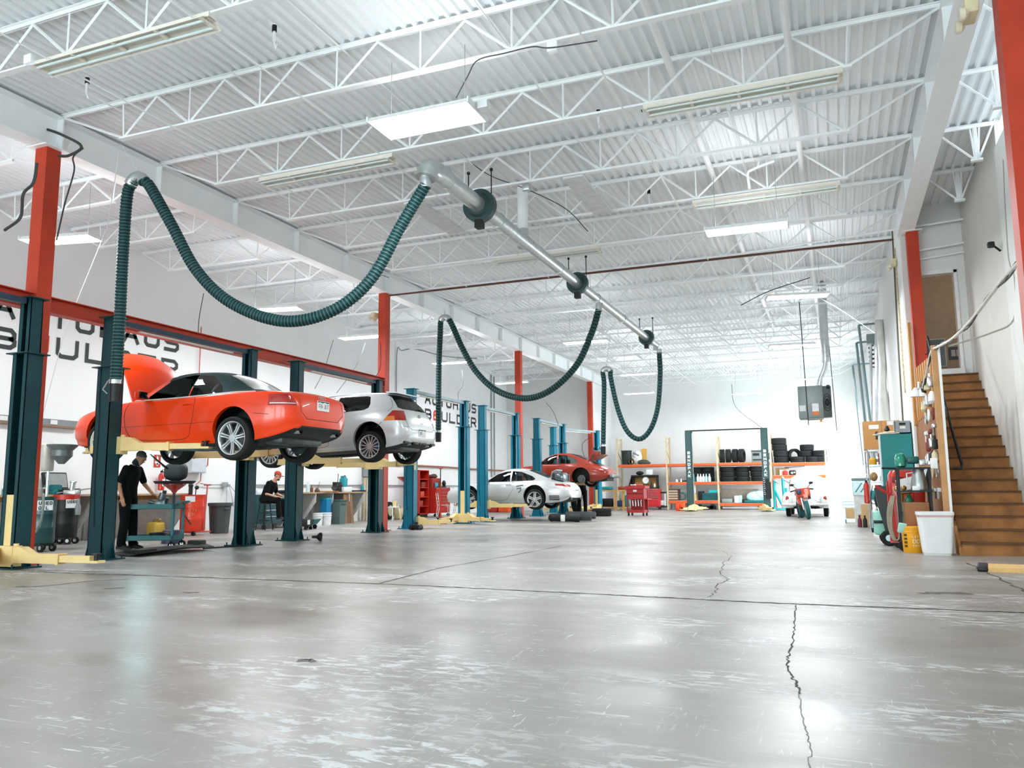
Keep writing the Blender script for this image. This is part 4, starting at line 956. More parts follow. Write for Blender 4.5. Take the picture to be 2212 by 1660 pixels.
# ---------------------------------------------------------------- rear-engined coupes
def coupe(kind):
    new = kind == 'silver'
    if new:
        L, ax0, wb_, r = 4.45, .96, 2.35, .328; t = thing('car', 'silver rear-engined coupe with twin-spoke wheels and open engine lid, lifted just above the floor', 'car')
        paint = paint_mat('#cfd3d3', .3, .35)
        sp = dict(L=L, zu=.36, zm=.55,
          top=ctrl(0, .42, .04, .52, .2, .62, .7, .76, 1.30, .86, 1.65, 1.06, 2.0, 1.235, 2.35, 1.295, 2.65, 1.295, 3.1, 1.20, 3.5, 1.04, 3.85, .91, 4.1, .85, 4.28, .80, 4.40, .70, L, .58),
          belt=ctrl(0, .38, .1, .52, .4, .66, .9, .76, 1.4, .80, 2.4, .82, 3.2, .86, 3.6, .87, 4.0, .82, 4.3, .72, L, .50),
          bot=ctrl(0, .28, .06, .2, .2, .16, .6, .14, 3.8, .15, 4.2, .20, L, .32),
          wm=ctrl(0, .48, .03, .60, .12, .74, .35, .84, .8, .885, 1.2, .885, 1.8, .875, 2.5, .885, 2.9, .92, 3.3, .932, 3.7, .915, 4.0, .87, 4.2, .81, 4.35, .72, 4.42, .63, L, .54),
          wr=ctrl(0, .38, .4, .62, 1.3, .68, 2.0, .56, 2.6, .54, 3.2, .50, 3.7, .54, 4.2, .58, L, .4),
          crown=ctrl(0, .04, 1.2, .05, 1.6, .09, 2.2, .09, 3.2, .09, 3.8, .05, L, .05), wbr=ctrl(0, .93, 2.2, .93, 2.8, .87, 3.4, .85, 4.0, .88, L, .9))
        w1 = [(1.52, .845), (1.90, 1.10), (2.2, 1.185), (2.38, 1.195), (2.42, .855)]; w2 = [(2.46, .86), (2.44, 1.195), (2.75, 1.17), (3.15, 1.02), (3.28, .93), (3.22, .88)]
    else:
        L, ax0, wb_, r = 4.29, .92, 2.272, .31; t = thing('car', 'dark red rear-engined coupe raised behind the silver one, rear wheel off and engine lid up', 'car')
        paint = paint_mat('#8e2f1d', .22)
        sp = dict(L=L, zu=.36, zm=.5,
          top=ctrl(0, .48, .05, .56, .25, .66, .7, .76, 1.22, .85, 1.5, 1.03, 1.8, 1.22, 2.1, 1.30, 2.4, 1.31, 2.9, 1.22, 3.3, 1.06, 3.7, .88, 4.0, .76, 4.2, .66, L, .52),
          belt=ctrl(0, .42, .1, .54, .4, .68, .9, .78, 1.3, .81, 2.2, .83, 3.0, .85, 3.4, .84, 3.8, .74, 4.15, .62, L, .47),
          bot=ctrl(0, .30, .06, .22, .3, .17, .8, .15, 3.6, .16, 4.0, .22, L, .34),
          wm=ctrl(0, .46, .03, .56, .12, .68, .35, .77, .8, .815, 1.2, .81, 1.8, .80, 2.5, .81, 2.9, .85, 3.25, .868, 3.6, .84, 3.9, .77, 4.1, .68, 4.22, .58, L, .48),
          wr=ctrl(0, .36, .4, .58, 1.2, .64, 1.9, .53, 2.4, .51, 3.0, .47, 3.5, .5, 4.1, .5, L, .36),
          crown=ctrl(0, .04, 1.1, .05, 1.5, .09, 2.1, .08, 3.0, .09, 3.6, .06, L, .05), wbr=ctrl(0, .92, 2.2, .93, 2.8, .87, 3.3, .84, 3.8, .86, L, .9))
        w1 = [(1.42, .85), (1.75, 1.12), (2.0, 1.21), (2.16, 1.225), (2.2, .86)]; w2 = [(2.24, .865), (2.22, 1.225), (2.5, 1.20), (2.9, 1.05), (3.04, .94), (2.98, .875)]
    ax1 = ax0+wb_; zc = r; sh = Shell(sp); gl = glassy('#b9c6c4')
    for sg in (-1, 1):
        for wv in (w1, w2): sh.cut(wv, EX, EZ, EY*sg, .1).build('side_window', gl, t, 60, normals=False)
    xa, xb = (1.36, 1.98) if new else (1.28, 1.78)
    sh.cut([(xa, -.6), (xa, .6), (xb, .5), (xb, -.5)], EX, EY, None, 0, lambda c: c.z > .82 and c.x < xb+.05).build('windscreen', gl, t, 60, normals=False)
    ra, rb = (2.95, 3.62) if new else (2.7, 3.3)
    sh.cut([(ra, -.36), (ra-.04, 0), (ra, .36), (rb, .44), (rb+.05, 0), (rb, -.44)], EX, EY, EZ, .1, lambda c: c.z > .85).build('rear_window', glassy('#404d4c'), t, 60, normals=False)
    la, lb = (3.72, 4.12) if new else (3.45, 3.9)
    sh.cut([(la, -.46), (la, .46), (lb, .48), (lb, -.48)], EX, EY, EZ, .1, lambda c: c.z > .6).build('engine_bay', mTrim, t, 60, normals=False)
    for sg in (-1, 1):
        D = Vector((.7071, sg*.7071, 0)); U = Vector((.7071, -sg*.7071, 0)); zz = .72 if new else .56
        a, b = sh.hit((9, sg*(.42 if new else .5), zz-.03), (-1, 0, 0)), sh.hit((4.0 if new else 3.95, sg*3, zz), (0, -sg, 0))
        if a and b: sh.cut([(b.dot(U), zz-.05 if not new else zz-.01), (b.dot(U), zz+.06), (a.dot(U), zz+.03), (a.dot(U), zz-.06)], U, EZ, D, .1, lambda c: c.x > 3.4 and c.y*sg > 0).build('tail_light', mLampR if new else M('#7a1d14', .15, coat=1.), t, 60, normals=False)
    sh.arch(ax0, zc+.03, r+.055); sh.arch(ax1, zc+.03, r+.06); finish(sh, t, paint)
    W_ = .9 if new else .83
    well(t, ax0, zc+.03, r+.07, W_-.03); well(t, ax1, zc+.03, r+.07, W_)
    m = MB()
    for sg in (-1, 1):
        if new: gap_line(m, sh, [(1.36, .8), (1.32, .55), (1.45, .25)], sg); gap_line(m, sh, [(2.50, .85), (2.56, .65), (2.42, .4), (2.22, .25), (1.5, .24)], sg)
        else: gap_line(m, sh, [(1.28, .82), (1.25, .5), (1.35, .25)], sg); gap_line(m, sh, [(2.26, .85), (2.34, .6), (2.2, .3), (2.1, .25)], sg)
    m.build('panel_gap', M('#3b3f40', .6), t)
    m = MB()
    if new:
        for sg in (-1, 1):
            m.tube([sh.side(2.68, .70, sg, .004), sh.side(2.84, .735, sg, .004), sh.side(2.92, .73, sg, .004)], .025, 6, flat=.5); m.tube([sh.side(2.70, .62, sg, .004), sh.side(2.85, .65, sg, .004), sh.side(2.84, .56, sg, .004), sh.side(2.76, .5, sg, .004)], .022, 6, flat=.5)
            for k in range(3): m.tube([sh.side(3.80, .27+k*.055, sg, .0), sh.side(3.98, .27+k*.055, sg, .0), sh.side(4.12, .27+k*.055, sg, .0)], .018, 5)
        for sg in (-1, 1): p = sh.rear(sg*.5, .3); m.rbox((p.x-.01, sg*.5, .3), (.1, .24, .09), .03)
        m.build('air_vent', mTrim, t)
        x = max(sh.rear(y, .40).x for y in (-.15, 0, .15)); plate(t, x, .42, '')
        m = MB(); m.rbox((3.98, -.1, .98), (.34, .6, .30), .07).rbox((4.0, .25, .98), (.2, .3, .26), .06); m.build('engine', M('#6a7375', .25, .9, var=.5, scale=14), t)
        m = MB(); m.loft([[Vector((3.70, y, .93)) for y in (-.42, .42)]+[Vector((3.72, y, .90)) for y in (.42, -.42)], [Vector((3.74, y, 1.16)) for y in (-.42, .42)]+[Vector((3.77, y, 1.16)) for y in (.42, -.42)], [Vector((3.86, y, 1.24)) for y in (-.3, .3)]+[Vector((3.88, y, 1.2)) for y in (.3, -.3)]]); m.build('engine_lid', M('#b9bfc0', .2, .6, var=.4, scale=9), t, 40)
        for sg in (-1, 1): MB().tube([sh.side(2.30, .76, sg, 0), sh.side(2.32, .76, sg, .03), sh.side(2.46, .765, sg, .03), sh.side(2.48, .765, sg, 0)], .014, 6).build('door_handle', paint, t)
    else:
        m.box(3.9, -.5, .18, 4.15, .5, .30).rbox((3.75, 0, .34), (.5, .8, .25), .08); m.build('engine', M('#2c3335', .5, .4), t)
        m = MB(); m.loft([[Vector((3.40, y, .98)) for y in (-.5, .5)]+[Vector((3.42, y, .95)) for y in (.5, -.5)], [Vector((3.62, y, 1.38)) for y in (-.52, .52)]+[Vector((3.66, y, 1.36)) for y in (.52, -.52)]]); m.loft([[Vector((3.60, y, 1.08)) for y in (-.5, .5)]+[Vector((3.62, y, 1.02)) for y in (.5, -.5)], [Vector((3.90, y, 1.24)) for y in (-.6, .6)]+[Vector((3.92, y, 1.20)) for y in (.6, -.6)]]); m.build('engine_lid', paint, t, 30)
        m = MB(); m.rbox((4.32, 0, .37), (.14, 1.1, .14), .04); m.build('bumper_bar', M('#7c8283', .4, .6), t)
        m = MB(); m.cyl((ax1, -.62, zc-.05), (ax1, -.72, zc-.05), .16, n=24).cyl((ax1, -.72, zc-.05), (ax1, -.76, zc-.05), .07, n=14); m.build('brake_disc', M('#6d7172', .4, .8), t)
        m = MB(); m.tube([(2.2, -.3, .85), (2.3, -.32, 1.02), (2.28, -.3, 1.15)], .02, 5)
        m.rbox((1.5, 0, .8), (.3, 1.1, .14), .05); m.build('dashboard', mCabin, t)
    for sg in (-1, 1):
        p = sh.side(1.6 if new else 1.5, .87, sg, 0); MB().rbox(p+Vector((.02, sg*.1, .05)), (.11, .18, .13), .045).build('mirror', paint, t)
    seats(t, ((2.0, 0),), .34, .25, .5, M('#2a2a28', .8))
    for x in (ax0, ax1):
        for sg in (-1, 1):
            if not new and x == ax1 and sg == -1: continue
            wheel(t, x, sg*((.76 if x == ax0 else .775) if new else .70), zc-.05, r, .245 if new else .215, .27, 'twin5' if new else 'multi15', sg, M('#d4d9da', .25, .6, var=.02) if new else M('#9ba1a2', .4, .6))
    return t
car = coupe('silver'); car.location = (-9.02-3.31, 25.3, .42)
car = coupe('red'); car.location = (-9.12-3.192, 30.65, 1.14)
# ---------------------------------------------------------------- small white rounded saloon parked nose to the back wall
def beetle():
    t = thing('car', 'white rounded old saloon parked at the back beside the doorway, seen from behind', 'car')
    L = 4.0; paint = paint_mat('#e6e8e4', .25); r = .31; ax0, ax1 = .75, 3.15
    sp = dict(L=L, zu=.4, zm=.5,
      top=ctrl(0, .5, .1, .68, .5, .85, 1.1, .95, 1.35, 1.15, 1.6, 1.40, 2.0, 1.49, 2.4, 1.48, 2.9, 1.36, 3.3, 1.15, 3.65, .88, 3.9, .62, L, .5),
      belt=ctrl(0, .45, .2, .66, 1.1, .88, 2.4, .9, 3.0, .88, 3.6, .7, L, .46), bot=ctrl(0, .36, .2, .3, .6, .26, 3.4, .27, L, .40),
      wm=ctrl(0, .3, .1, .40, .6, .50, 1.2, .62, 2.0, .66, 2.8, .62, 3.3, .55, 3.7, .45, 3.92, .34, L, .26), wr=ctrl(0, .22, .5, .4, 1.3, .55, 2.0, .54, 2.6, .50, 3.2, .40, 3.8, .3, L, .2),
      crown=ctrl(0, .06, 1.2, .1, 2.0, .13, 3.0, .14, L, .08), wbr=.98)
    sh = Shell(sp)
    for sg in (-1, 1): sh.cut([(1.55, .93), (1.75, 1.28), (2.55, 1.28), (2.75, .95)], EX, EZ, EY*sg, .1).build('side_window', mGlass, t, 60, normals=False)
    sh.cut([(-.42, 1.04), (-.36, 1.22), (-.25, 1.29), (.25, 1.29), (.36, 1.22), (.42, 1.04)], EY, EZ, EX, .1, lambda c: c.x > 2.5).build('rear_window', M('#c4ccca', .1, coat=1.), t, 60, normals=False)
    finish(sh, t, paint)
    for sg in (-1, 1):
        for x, rr in ((ax0, (.58, .24, .42)), (ax1+.05, (.60, .25, .45))):
            m = MB(); m.ball((x, sg*.60, .42), rr, 22, 14); bmesh.ops.bisect_plane(m.bm, geom=m.bm.verts[:]+m.bm.edges[:]+m.bm.faces[:], plane_co=(0, 0, .30), plane_no=(0, 0, 1), clear_inner=True); m.build('fender', paint, t, 60)
        m = MB(); m.ball((ax1+.56, sg*.62, .62), (.04, .06, .10), 14, 8); m.build('tail_light', mLampR, t)
        for x in (ax0, ax1): wheel(t, x, sg*.62, r, r, .2, .16, 'plain', sg, mBright)
    m = MB(); m.tube([(L-.2, -.78, .42), (L+.02, -.7, .42), (L+.08, -.4, .42), (L+.1, 0, .42), (L+.08, .4, .42), (L+.02, .7, .42), (L-.2, .78, .42)], .045, 8); m.build('bumper_bar', mBright, t)
    m = MB(); m.tube([(L+.05, -.45, .40), (L+.1, -.45, .54), (L+.1, -.3, .56)], .015, 6).tube([(L+.05, .45, .40), (L+.1, .45, .54), (L+.1, .3, .56)], .015, 6); m.build('bumper_guard', mBright, t)
    x = sh.rear(0, .66).x; MB().box(x, -.07, .62, x+.03, .07, .72).build('plate_lamp', M('#3f8f92', .4), t)
    MB().cyl((3.3, -.25, .26), (L+.05, -.25, .26), .03, n=8).cyl((3.3, .25, .26), (L+.05, .25, .26), .03, n=8).build('exhaust_tip', mChrome, t)
    return t
b = beetle(); b.rotation_euler = (0, 0, radians(-90)); b.location = (-1.0, 33.6, 0)
# ---------------------------------------------------------------- motorbike
def motorbike():
    t = thing('motorbike', 'red and dark blue sports motorbike parked in front of the white saloon', 'motorbike')
    mF = M('#d2401f', .25, coat=.6); mB = M('#26385c', .25, coat=.6); mF2 = M('#e89a84', .3, coat=.6)
    for y, nm in ((-.72, 'front'), (.72, 'rear')):
        m = MB(); m.T = Matrix.Translation((0, y, .31)) @ Matrix.Rotation(pi/2, 4, 'Z'); w_ = .09 if nm == 'rear' else .065
        m.lathe([(.21, -w_), (.26, -w_*1.05), (.30, -w_*.7), (.312, 0), (.30, w_*.7), (.26, w_*1.05), (.21, w_)], 32, ax='Y', cap=False); wl = m.build('wheel', M('#1a5c5e', .6), t)
        m = MB(); m.T = Matrix.Translation((0, y, .31)) @ Matrix.Rotation(pi/2, 4, 'Z'); m.lathe([(.20, -.05), (.22, -.055), (.22, .055), (.20, .05)], 28, ax='Y').cyl((0, -.06, 0), (0, .06, 0), .05, n=12)
        for k in range(5): a = 2*pi*k/5; m.rod((.04*cos(a), 0, .04*sin(a)), (.21*cos(a), 0, .21*sin(a)), .03)
        m.build('rim', mGalv, wl)
    m = MB()
    for s in (-.09, .09): m.cyl((s, -.70, .31), (s, -.38, .98), .026, n=10)
    m.box(-.12, -.42, .88, .12, -.34, .93); m.build('fork', mGalv, t)
    m = MB(); m.rbox((0, -.15, .62), (.34, .72, .38), .12).rbox((0, -.42, .86), (.42, .3, .26), .1).rbox((0, .62, .82), (.2, .42, .12), .05); m.build('fairing', mF, t, 50)
    m = MB(); m.rbox((-.13, -.50, .88), (.17, .2, .2), .06).rbox((.18, -.3, .72), (.06, .4, .2), .02); m.build('fairing_panel', mB, t, 50)
    m = MB(); m.rbox((.1, -.5, .86), (.16, .2, .22), .06).rbox((.05, -.54, .74), (.14, .12, .12), .04); m.build('fairing_panel', mF2, t, 50)
    m = MB(); m.ball((0, .05, .84), (.16, .28, .12)); m.build('tank', mF, t)
    m = MB(); m.rbox((0, .42, .80), (.24, .44, .08), .035); m.build('saddle', mBlk, t)
    m = MB(); m.rbox((0, .05, .42), (.3, .5, .3), .06).rod((0, .2, .4), (0, .72, .31), .08); m.build('engine', mTrim, t)
    m = MB(); m.tube([(-.36, -.3, .92), (-.15, -.36, .95), (.15, -.36, .95), (.36, -.3, .92)], .016, 6).cyl((-.36, -.3, .92), (-.24, -.335, .94), .022).cyl((.36, -.3, .92), (.24, -.335, .94), .022); m.build('handlebar', mBlk, t)
    for s in (-1, 1): m = MB(); m.cyl((s*.16, -.5, .98), (s*.27, -.46, 1.10), .01, n=6).ball((s*.30, -.46, 1.13), (.07, .02, .04)); m.build('mirror', mDark, t)
    m = MB(); m.prism([(-.66, .62), (-.5, .64), (-.72, .66), (-.9, .6), (-.9, .58)], -.06, .06, 'X'); m.build('front_mudguard', mGalv, t)
    m = MB(); m.cyl((-.12, .2, .1), (-.22, .22, .0), .012, n=6); m.build('side_stand', mBlk, t)
    return t
mo = motorbike(); mo.location = (-1.0, 28.35, 0); mo.rotation_euler = (0, radians(-7), radians(10))
# ================================================================ PEOPLE
mSkin = M('#b98568', .55, var=.05); mSkin2 = M('#c3957a', .55, var=.05); mCloth = M('#070b0d', .9, var=.2, scale=25, spec=.2); mShoe = M('#15181a', .6)
def fuse(mb, name, mat, parent, vox=.0075, it=4):
    o = mb.build(name, mat, None, 0)
    md = o.modifiers.new('r', 'REMESH'); md.mode = 'VOXEL'; md.voxel_size = vox
    sm = o.modifiers.new('s', 'SMOOTH'); sm.iterations = it; sm.factor = .5
    dg = bpy.context.evaluated_depsgraph_get(); me = bpy.data.meshes.new_from_object(o.evaluated_get(dg)); me.name = name
    old = o.data; o.modifiers.clear(); o.data = me; bpy.data.meshes.remove(old)
    if not me.materials: me.materials.append(mat)
    me.shade_smooth(); o.parent = parent; return o
def limb(mb, pts, r, n=12):
    P = [Vector(p) for p in pts]; mb.tube(P, r, n)
    for p, q in zip(P, r): mb.ball(p, q*.99, 12, 8)
def hand(mb, w, d, up, sg, curl=.5, s=1.):
    """palm from wrist w along d; fingers curl towards -up; thumb on the sg side"""
    d = Vector(d).normalized(); up = (Vector(up)-d*Vector(up).dot(d)).normalized(); side = d.cross(up)*sg; w = Vector(w)
    c = w+d*.05*s
    T0 = mb.T; R = Matrix((d, side, up)).transposed().to_4x4(); mb.T = Matrix.Translation(c) @ R
    mb.rbox((0, 0, 0), (.095*s, .078*s, .028*s), .012*s); mb.T = T0
    for k, (o, L) in enumerate(((.030, .072), (.010, .082), (-.010, .076), (-.029, .058))):
        a = w+d*.095*s+side*o*s; q = d; P = [a]; ang = 0
        for j, f in enumerate((.45, .32, .23)):
            ang += curl*(.55+.1*k); q = (d*cos(ang)-up*sin(ang)); P.append(P[-1]+q*L*f*s)
        mb.tube(P, [.0088*s, .0085*s, .008*s, .0068*s], 8)
        for p, rr in zip(P, (.0088, .0085, .008, .0068)): mb.ball(p, rr*s, 8, 6)
    a = w+d*.025*s+side*.036*s; P = [a, a+(d*.6+side*.75-up*.2).normalized()*.035*s, a+(d*.6+side*.75-up*.2).normalized()*.035*s+(d*.9+side*.2-up*.3).normalized()*.03*s]
    mb.tube(P, [.0115*s, .010*s, .008*s], 8)
    for p, rr in zip(P, (.0115, .01, .008)): mb.ball(p, rr*s, 8, 6)
def head(mb, c, pitch, yaw=0.):
    T0 = mb.T; mb.T = T0 @ Matrix.Translation(Vector(c)) @ Matrix.Rotation(yaw, 4, 'Z') @ Matrix.Rotation(pitch, 4, 'Y'); F = mb.T.copy()
    mb.ball((-.012, 0, .03), (.098, .076, .092), 18, 12).ball((.022, 0, -.045), (.066, .058, .075), 16, 10).ball((.055, 0, -.092), (.028, .03, .024), 10, 7)
    mb.ball((.082, 0, .028), (.018, .055, .014), 10, 6).loft([[Vector((.082, -.009, .02)), Vector((.082, .009, .02)), Vector((.072, 0, .02))], [Vector((.108, -.015, -.022)), Vector((.108, .015, -.022)), Vector((.07, 0, -.03))]])
    mb.ball((.1, 0, -.02), (.016, .015, .012), 8, 6).ball((.082, 0, -.054), (.012, .024, .006), 8, 5).ball((.08, 0, -.066), (.012, .022, .007), 8, 5)
    for s in (-1, 1): mb.ball((-.008, s*.079, -.005), (.018, .009, .030), 10, 7).ball((.058, s*.036, -.018), (.024, .022, .02), 8, 6)
    mb.T = T0; return F
def eyes(t, F):
    for s in (-1, 1):
        m = MB(); m.T = F; m.ball((.0835, s*.031, .008), (.008, .013, .007), 10, 7); m.build('eye', M('#23201e', .2), t)
def person(label, J, rz, loc, pitch=.3, yaw=0., curlR=.45, curlL=.5, skin=mSkin):
    t = thing('person', label, 'person', loc, rz); m = MB()
    pv, ch, nk, hd = map(Vector, (J['pelvis'], J['chest'], J['neck'], J['head']))
    def torso(q, e=0.):
        pts = [pv+Vector((0, 0, -.06)), pv, pv.lerp(ch, .45), ch, ch.lerp(nk, .6), nk]; ry = [.15, .165, .148, .178, .165, .075]; rx = [.11, .12, .105, .125, .105, .065]
        rings = []
        for i, p in enumerate(pts):
            a = pts[min(i+1, 5)]-pts[max(i-1, 0)]; a.normalize(); y = Vector((0, 1, 0)); x = y.cross(a).normalized()
            rings.append([p+x*cos(2*pi*k/20)*(rx[i]+e)+y*sin(2*pi*k/20)*(ry[i]+e) for k in range(20)])
        q.loft(rings)
    torso(m); limb(m, [nk-Vector((0, 0, .03)), nk.lerp(hd, .55)], [.060, .056]); F = head(m, hd, pitch, yaw)
    for s in 'RL':
        limb(m, [J['sh'+s], J['el'+s], J['wr'+s]], [.055, .043, .029]); limb(m, [Vector(J['el'+s]).lerp(Vector(J['wr'+s]), .3)], [.043]) if False else None
        limb(m, [J['hp'+s], J['kn'+s], J['an'+s]], [.088, .058, .042]); an = Vector(J['an'+s]); td = Vector(J.get('toe'+s, (1, 0, 0)))
        limb(m, [an+Vector((0, 0, -.04)), an+td*.13+Vector((0, 0, -.055))], [.04, .03])
        hand(m, J['wr'+s], J['hd'+s], J['up'+s], (1 if s == 'R' else -1), curlR if s == 'R' else curlL)
    fuse(m, 'body', skin, t)
    c = MB(); torso(c, .018)
    for s in 'RL': a, b = Vector(J['sh'+s]), Vector(J['el'+s]); limb(c, [a, a.lerp(b, .78)], [.068, .062])
    fuse(c, 'shirt', mCloth, t, .009, 3)
    c = MB(); c.ball(pv+Vector((0, 0, .02)), (.14, .18, .11))
    for s in 'RL': limb(c, [J['hp'+s], J['kn'+s], Vector(J['an'+s]).lerp(Vector(J['kn'+s]), .05)], [.112, .082, .075])
    fuse(c, 'trousers', mCloth, t, .009, 3)
    for s in 'RL':
        an = Vector(J['an'+s]); td = Vector(J.get('toe'+s, (1, 0, 0))); m = MB(); m.ball(an+td*.06+Vector((0, 0, -.05)), (.01, .01, .01)); m.loft([[an+td*u+Vector((-td.y, td.x, 0))*w_*cos(2*pi*k/14)+Vector((0, 0, -.075+hh*max(0, sin(2*pi*k/14)))) for k in range(14)] for u, w_, hh in ((-.075, .03, .06), (-.05, .042, .10), (.03, .044, .10), (.1, .048, .06), (.17, .044, .04), (.20, .02, .025))]); m.build('shoe', mShoe, t, 50)
    eyes(t, F); return t, F
J1 = dict(pelvis=(0, 0, .96), chest=(.03, 0, 1.30), neck=(.10, 0, 1.50), head=(.20, 0, 1.63), shR=(.05, -.20, 1.44), elR=(-.04, -.26, 1.16), wrR=(.04, -.27, .92), hdR=(.25, .0, -1), upR=(0, -1, 0),
  shL=(.07, .20, 1.43), elL=(.16, .25, 1.16), wrL=(.37, .17, .98), hdL=(1, -.15, -.35), upL=(0, .2, 1), hpR=(0, -.10, .92), knR=(.02, -.11, .50), anR=(-.03, -.11, .085), hpL=(0, .10, .92), knL=(.05, .11, .50), anL=(.06, .12, .085))
p1, F = person('mechanic in black shirt and trousers standing bent over a teal cart under the orange convertible', J1, .3, (-11.95, 11.05, 0), .62)
m = MB(); m.T = F; m.ball((-.018, 0, .045), (.100, .079, .088), 18, 12); bmesh.ops.bisect_plane(m.bm, geom=m.bm.verts[:]+m.bm.edges[:]+m.bm.faces[:], plane_co=F @ Vector((0, 0, .02)), plane_no=(F.to_3x3() @ Vector((.65, 0, -1))), clear_outer=True); m.build('hair', M('#4c4a48', .9), p1)
m = MB(); m.T = F; m.lathe([(.066, -.05), (.074, -.08), (.078, -.12), (.072, -.15)], 18, o=(-.012, 0, 0), cap=False); m.build('neck_gaiter', M('#0f2426', .85), p1)
J2 = dict(pelvis=(0, 0, .80), chest=(.13, 0, 1.10), neck=(.25, 0, 1.28), head=(.35, 0, 1.42), shR=(.19, -.19, 1.23), elR=(.17, -.25, .95), wrR=(.38, -.16, .88), hdR=(1, .15, -.1), upR=(0, 0, 1),
  shL=(.19, .19, 1.23), elL=(.22, .25, .96), wrL=(.42, .14, .89), hdL=(1, -.15, -.1), upL=(0, 0, 1), hpR=(.02, -.10, .80), knR=(.44, -.12, .80), anR=(.48, -.12, .36), hpL=(.02, .10, .80), knL=(.44, .13, .74), anL=(.52, .14, .30))
p2, F = person('seated mechanic in black with a rust-red cap, on a stool behind the dark lift posts', J2, .25, (-14.15, 17.55, 0), .35, skin=mSkin2)
m = MB(); m.T = F; m.ball((-.014, 0, .05), (.102, .082, .085), 18, 12); bmesh.ops.bisect_plane(m.bm, geom=m.bm.verts[:]+m.bm.edges[:]+m.bm.faces[:], plane_co=F @ Vector((0, 0, .038)), plane_no=F.to_3x3() @ Vector((0, 0, -1)), clear_outer=True)
m.loft([[F @ Vector((.075+dx, y, .045+dz)) if False else F @ Vector((.07, y, .045)) for y in (-.06, 0, .06)]+[F @ Vector((.07, y, .04)) for y in (.06, 0, -.06)], [F @ Vector((.165, y, .035)) for y in (-.04, 0, .04)]+[F @ Vector((.165, y, .03)) for y in (.04, 0, -.04)]]) if False else None
m.T = F; m.rbox((.115, 0, .040), (.11, .12, .010), .004); m.build('cap', M('#a4402a', .8), p2)
m = MB(); m.T = F; m.lathe([(.074, -.02), (.078, .04)], 16, o=(-.02, 0, 0), cap=False); m.build('hair', M('#2a211c', .9), p2)
m = MB(); m.T = F; m.ball((.05, 0, -.075), (.042, .05, .035), 12, 8); m.build('beard', M('#33271f', .9), p2)
m = MB(); m.rbox((.47, 0, .845), (.3, .24, .012), .004); m.build('clipboard', M('#232a2b', .6), p2) if False else m.bm.free()
J3 = dict(pelvis=(0, 0, .97), chest=(.0, 0, 1.32), neck=(.0, 0, 1.52), head=(.04, 0, 1.66), shR=(0, -.20, 1.45), elR=(.22, -.26, 1.32), wrR=(.36, -.2, 1.48), hdR=(.4, 0, 1), upR=(-1, 0, 0.3),
  shL=(0, .20, 1.45), elL=(-.03, .27, 1.17), wrL=(.08, .26, .93), hdL=(.2, 0, -1), upL=(0, 1, 0), hpR=(0, -.10, .93), knR=(.02, -.12, .50), anR=(0, -.13, .085), hpL=(0, .10, .93), knL=(.02, .13, .50), anL=(-.01, .15, .085))
p3, F = person('third mechanic in dark clothes standing behind the tail of the raised red coupe', J3, radians(95), (-9.72, 31.95, 0), -.1)
m = MB(); m.T = F; m.ball((-.018, 0, .045), (.100, .079, .088), 16, 10); m.build('hair', M('#2f2724', .9), p3)
# LED work light under the convertible
w0 = AY(321, 981, 10.0); t = thing('work_light', 'glaring cyan-white LED work light beside the standing mechanic\'s head', 'lamp', w0)
MB().rbox((0, 0, 0), (.05, .03, .05), .01).build('lens', emit('#bff6ff', 90), t)
MB().rod((.03, 0, -.01), (.34, .0, -.2), .022).rod((.30, 0, -.18), (.42, .0, -.25), .028).build('handle', mBlk, t, 0)
l = bpy.data.lights.new('work_glow', 'POINT'); l.energy = 12; l.color = (.5, .95, 1); l.shadow_soft_size = .04; lo = bpy.data.objects.new('work_glow', l); C.objects.link(lo); lo.parent = t; lo.location = (0, -.04, -.05)
# ================================================================ LEFT SIDE: benches, drums, carts
mWood = M('#b98d57', .65, var=.15, scale=14); mPly = M('#a5713f', .6, var=.12, scale=9); mBench = M('#c8c9c6', .7, var=.05); mTop = M('#a98d6f', .6, var=.12)
mTealP = M('#12686c', .45, var=.1); mTealL = M('#178c98', .45); mRedT = M('#b3261a', .35, var=.06, coat=.3); mOrg = M('#d8381a', .4, var=.08, coat=.3); mGrayM = M('#8b9494', .45, .3); mWhiteP = M('#dfe3e3', .45, var=.03)
def lathe_thing(name, label, cat, loc, prof, mat, n=24, group=None, part='body'):
    t = thing(name, label, cat, loc, 0, group); MB().lathe(prof, n).build(part, mat, t, 40); return t
def bench(y0, y1, ribs, label, zt=.985, x1=-14.5):
    t = thing('workbench', label, 'workbench', (-15.2, y0, 0)); L = y1-y0; d = x1+15.2
    MB().box(0, 0, zt-.04, d, L, zt).build('worktop', mTop, t, 0)
    MB().box(0, 0, zt-.14, .04, L, zt-.04).build('back_rail', mWood, t, 0)
    for y in ribs: MB().prism([(.02, .02), (.16, .02), (d-.01, zt-.3), (d-.01, zt-.04), (.02, zt-.04)], y-y0-.012, y-y0+.012, 'Y').build('bracket', mBench, t, 0)
    MB().box(0.001, 0, .0, .02, L, zt-.04).build('back_panel', M('#c9cac7', .8), t, 0)
    return t
bench(8.3, 12.6, (8.4, 9.8, 11.2, 12.5), 'near wall workbench behind the used oil drums, with slanted pale brackets')
bench(12.9, 15.3, (13.0, 15.2), 'short worktop on the wall behind the standing mechanic')
bench(19.3, 23.3, (19.4, 20.35, 21.25, 22.15, 23.0), 'long far workbench with slanted pale brackets and clutter on top')
def P(px, py, X): return AX(px, py, X)
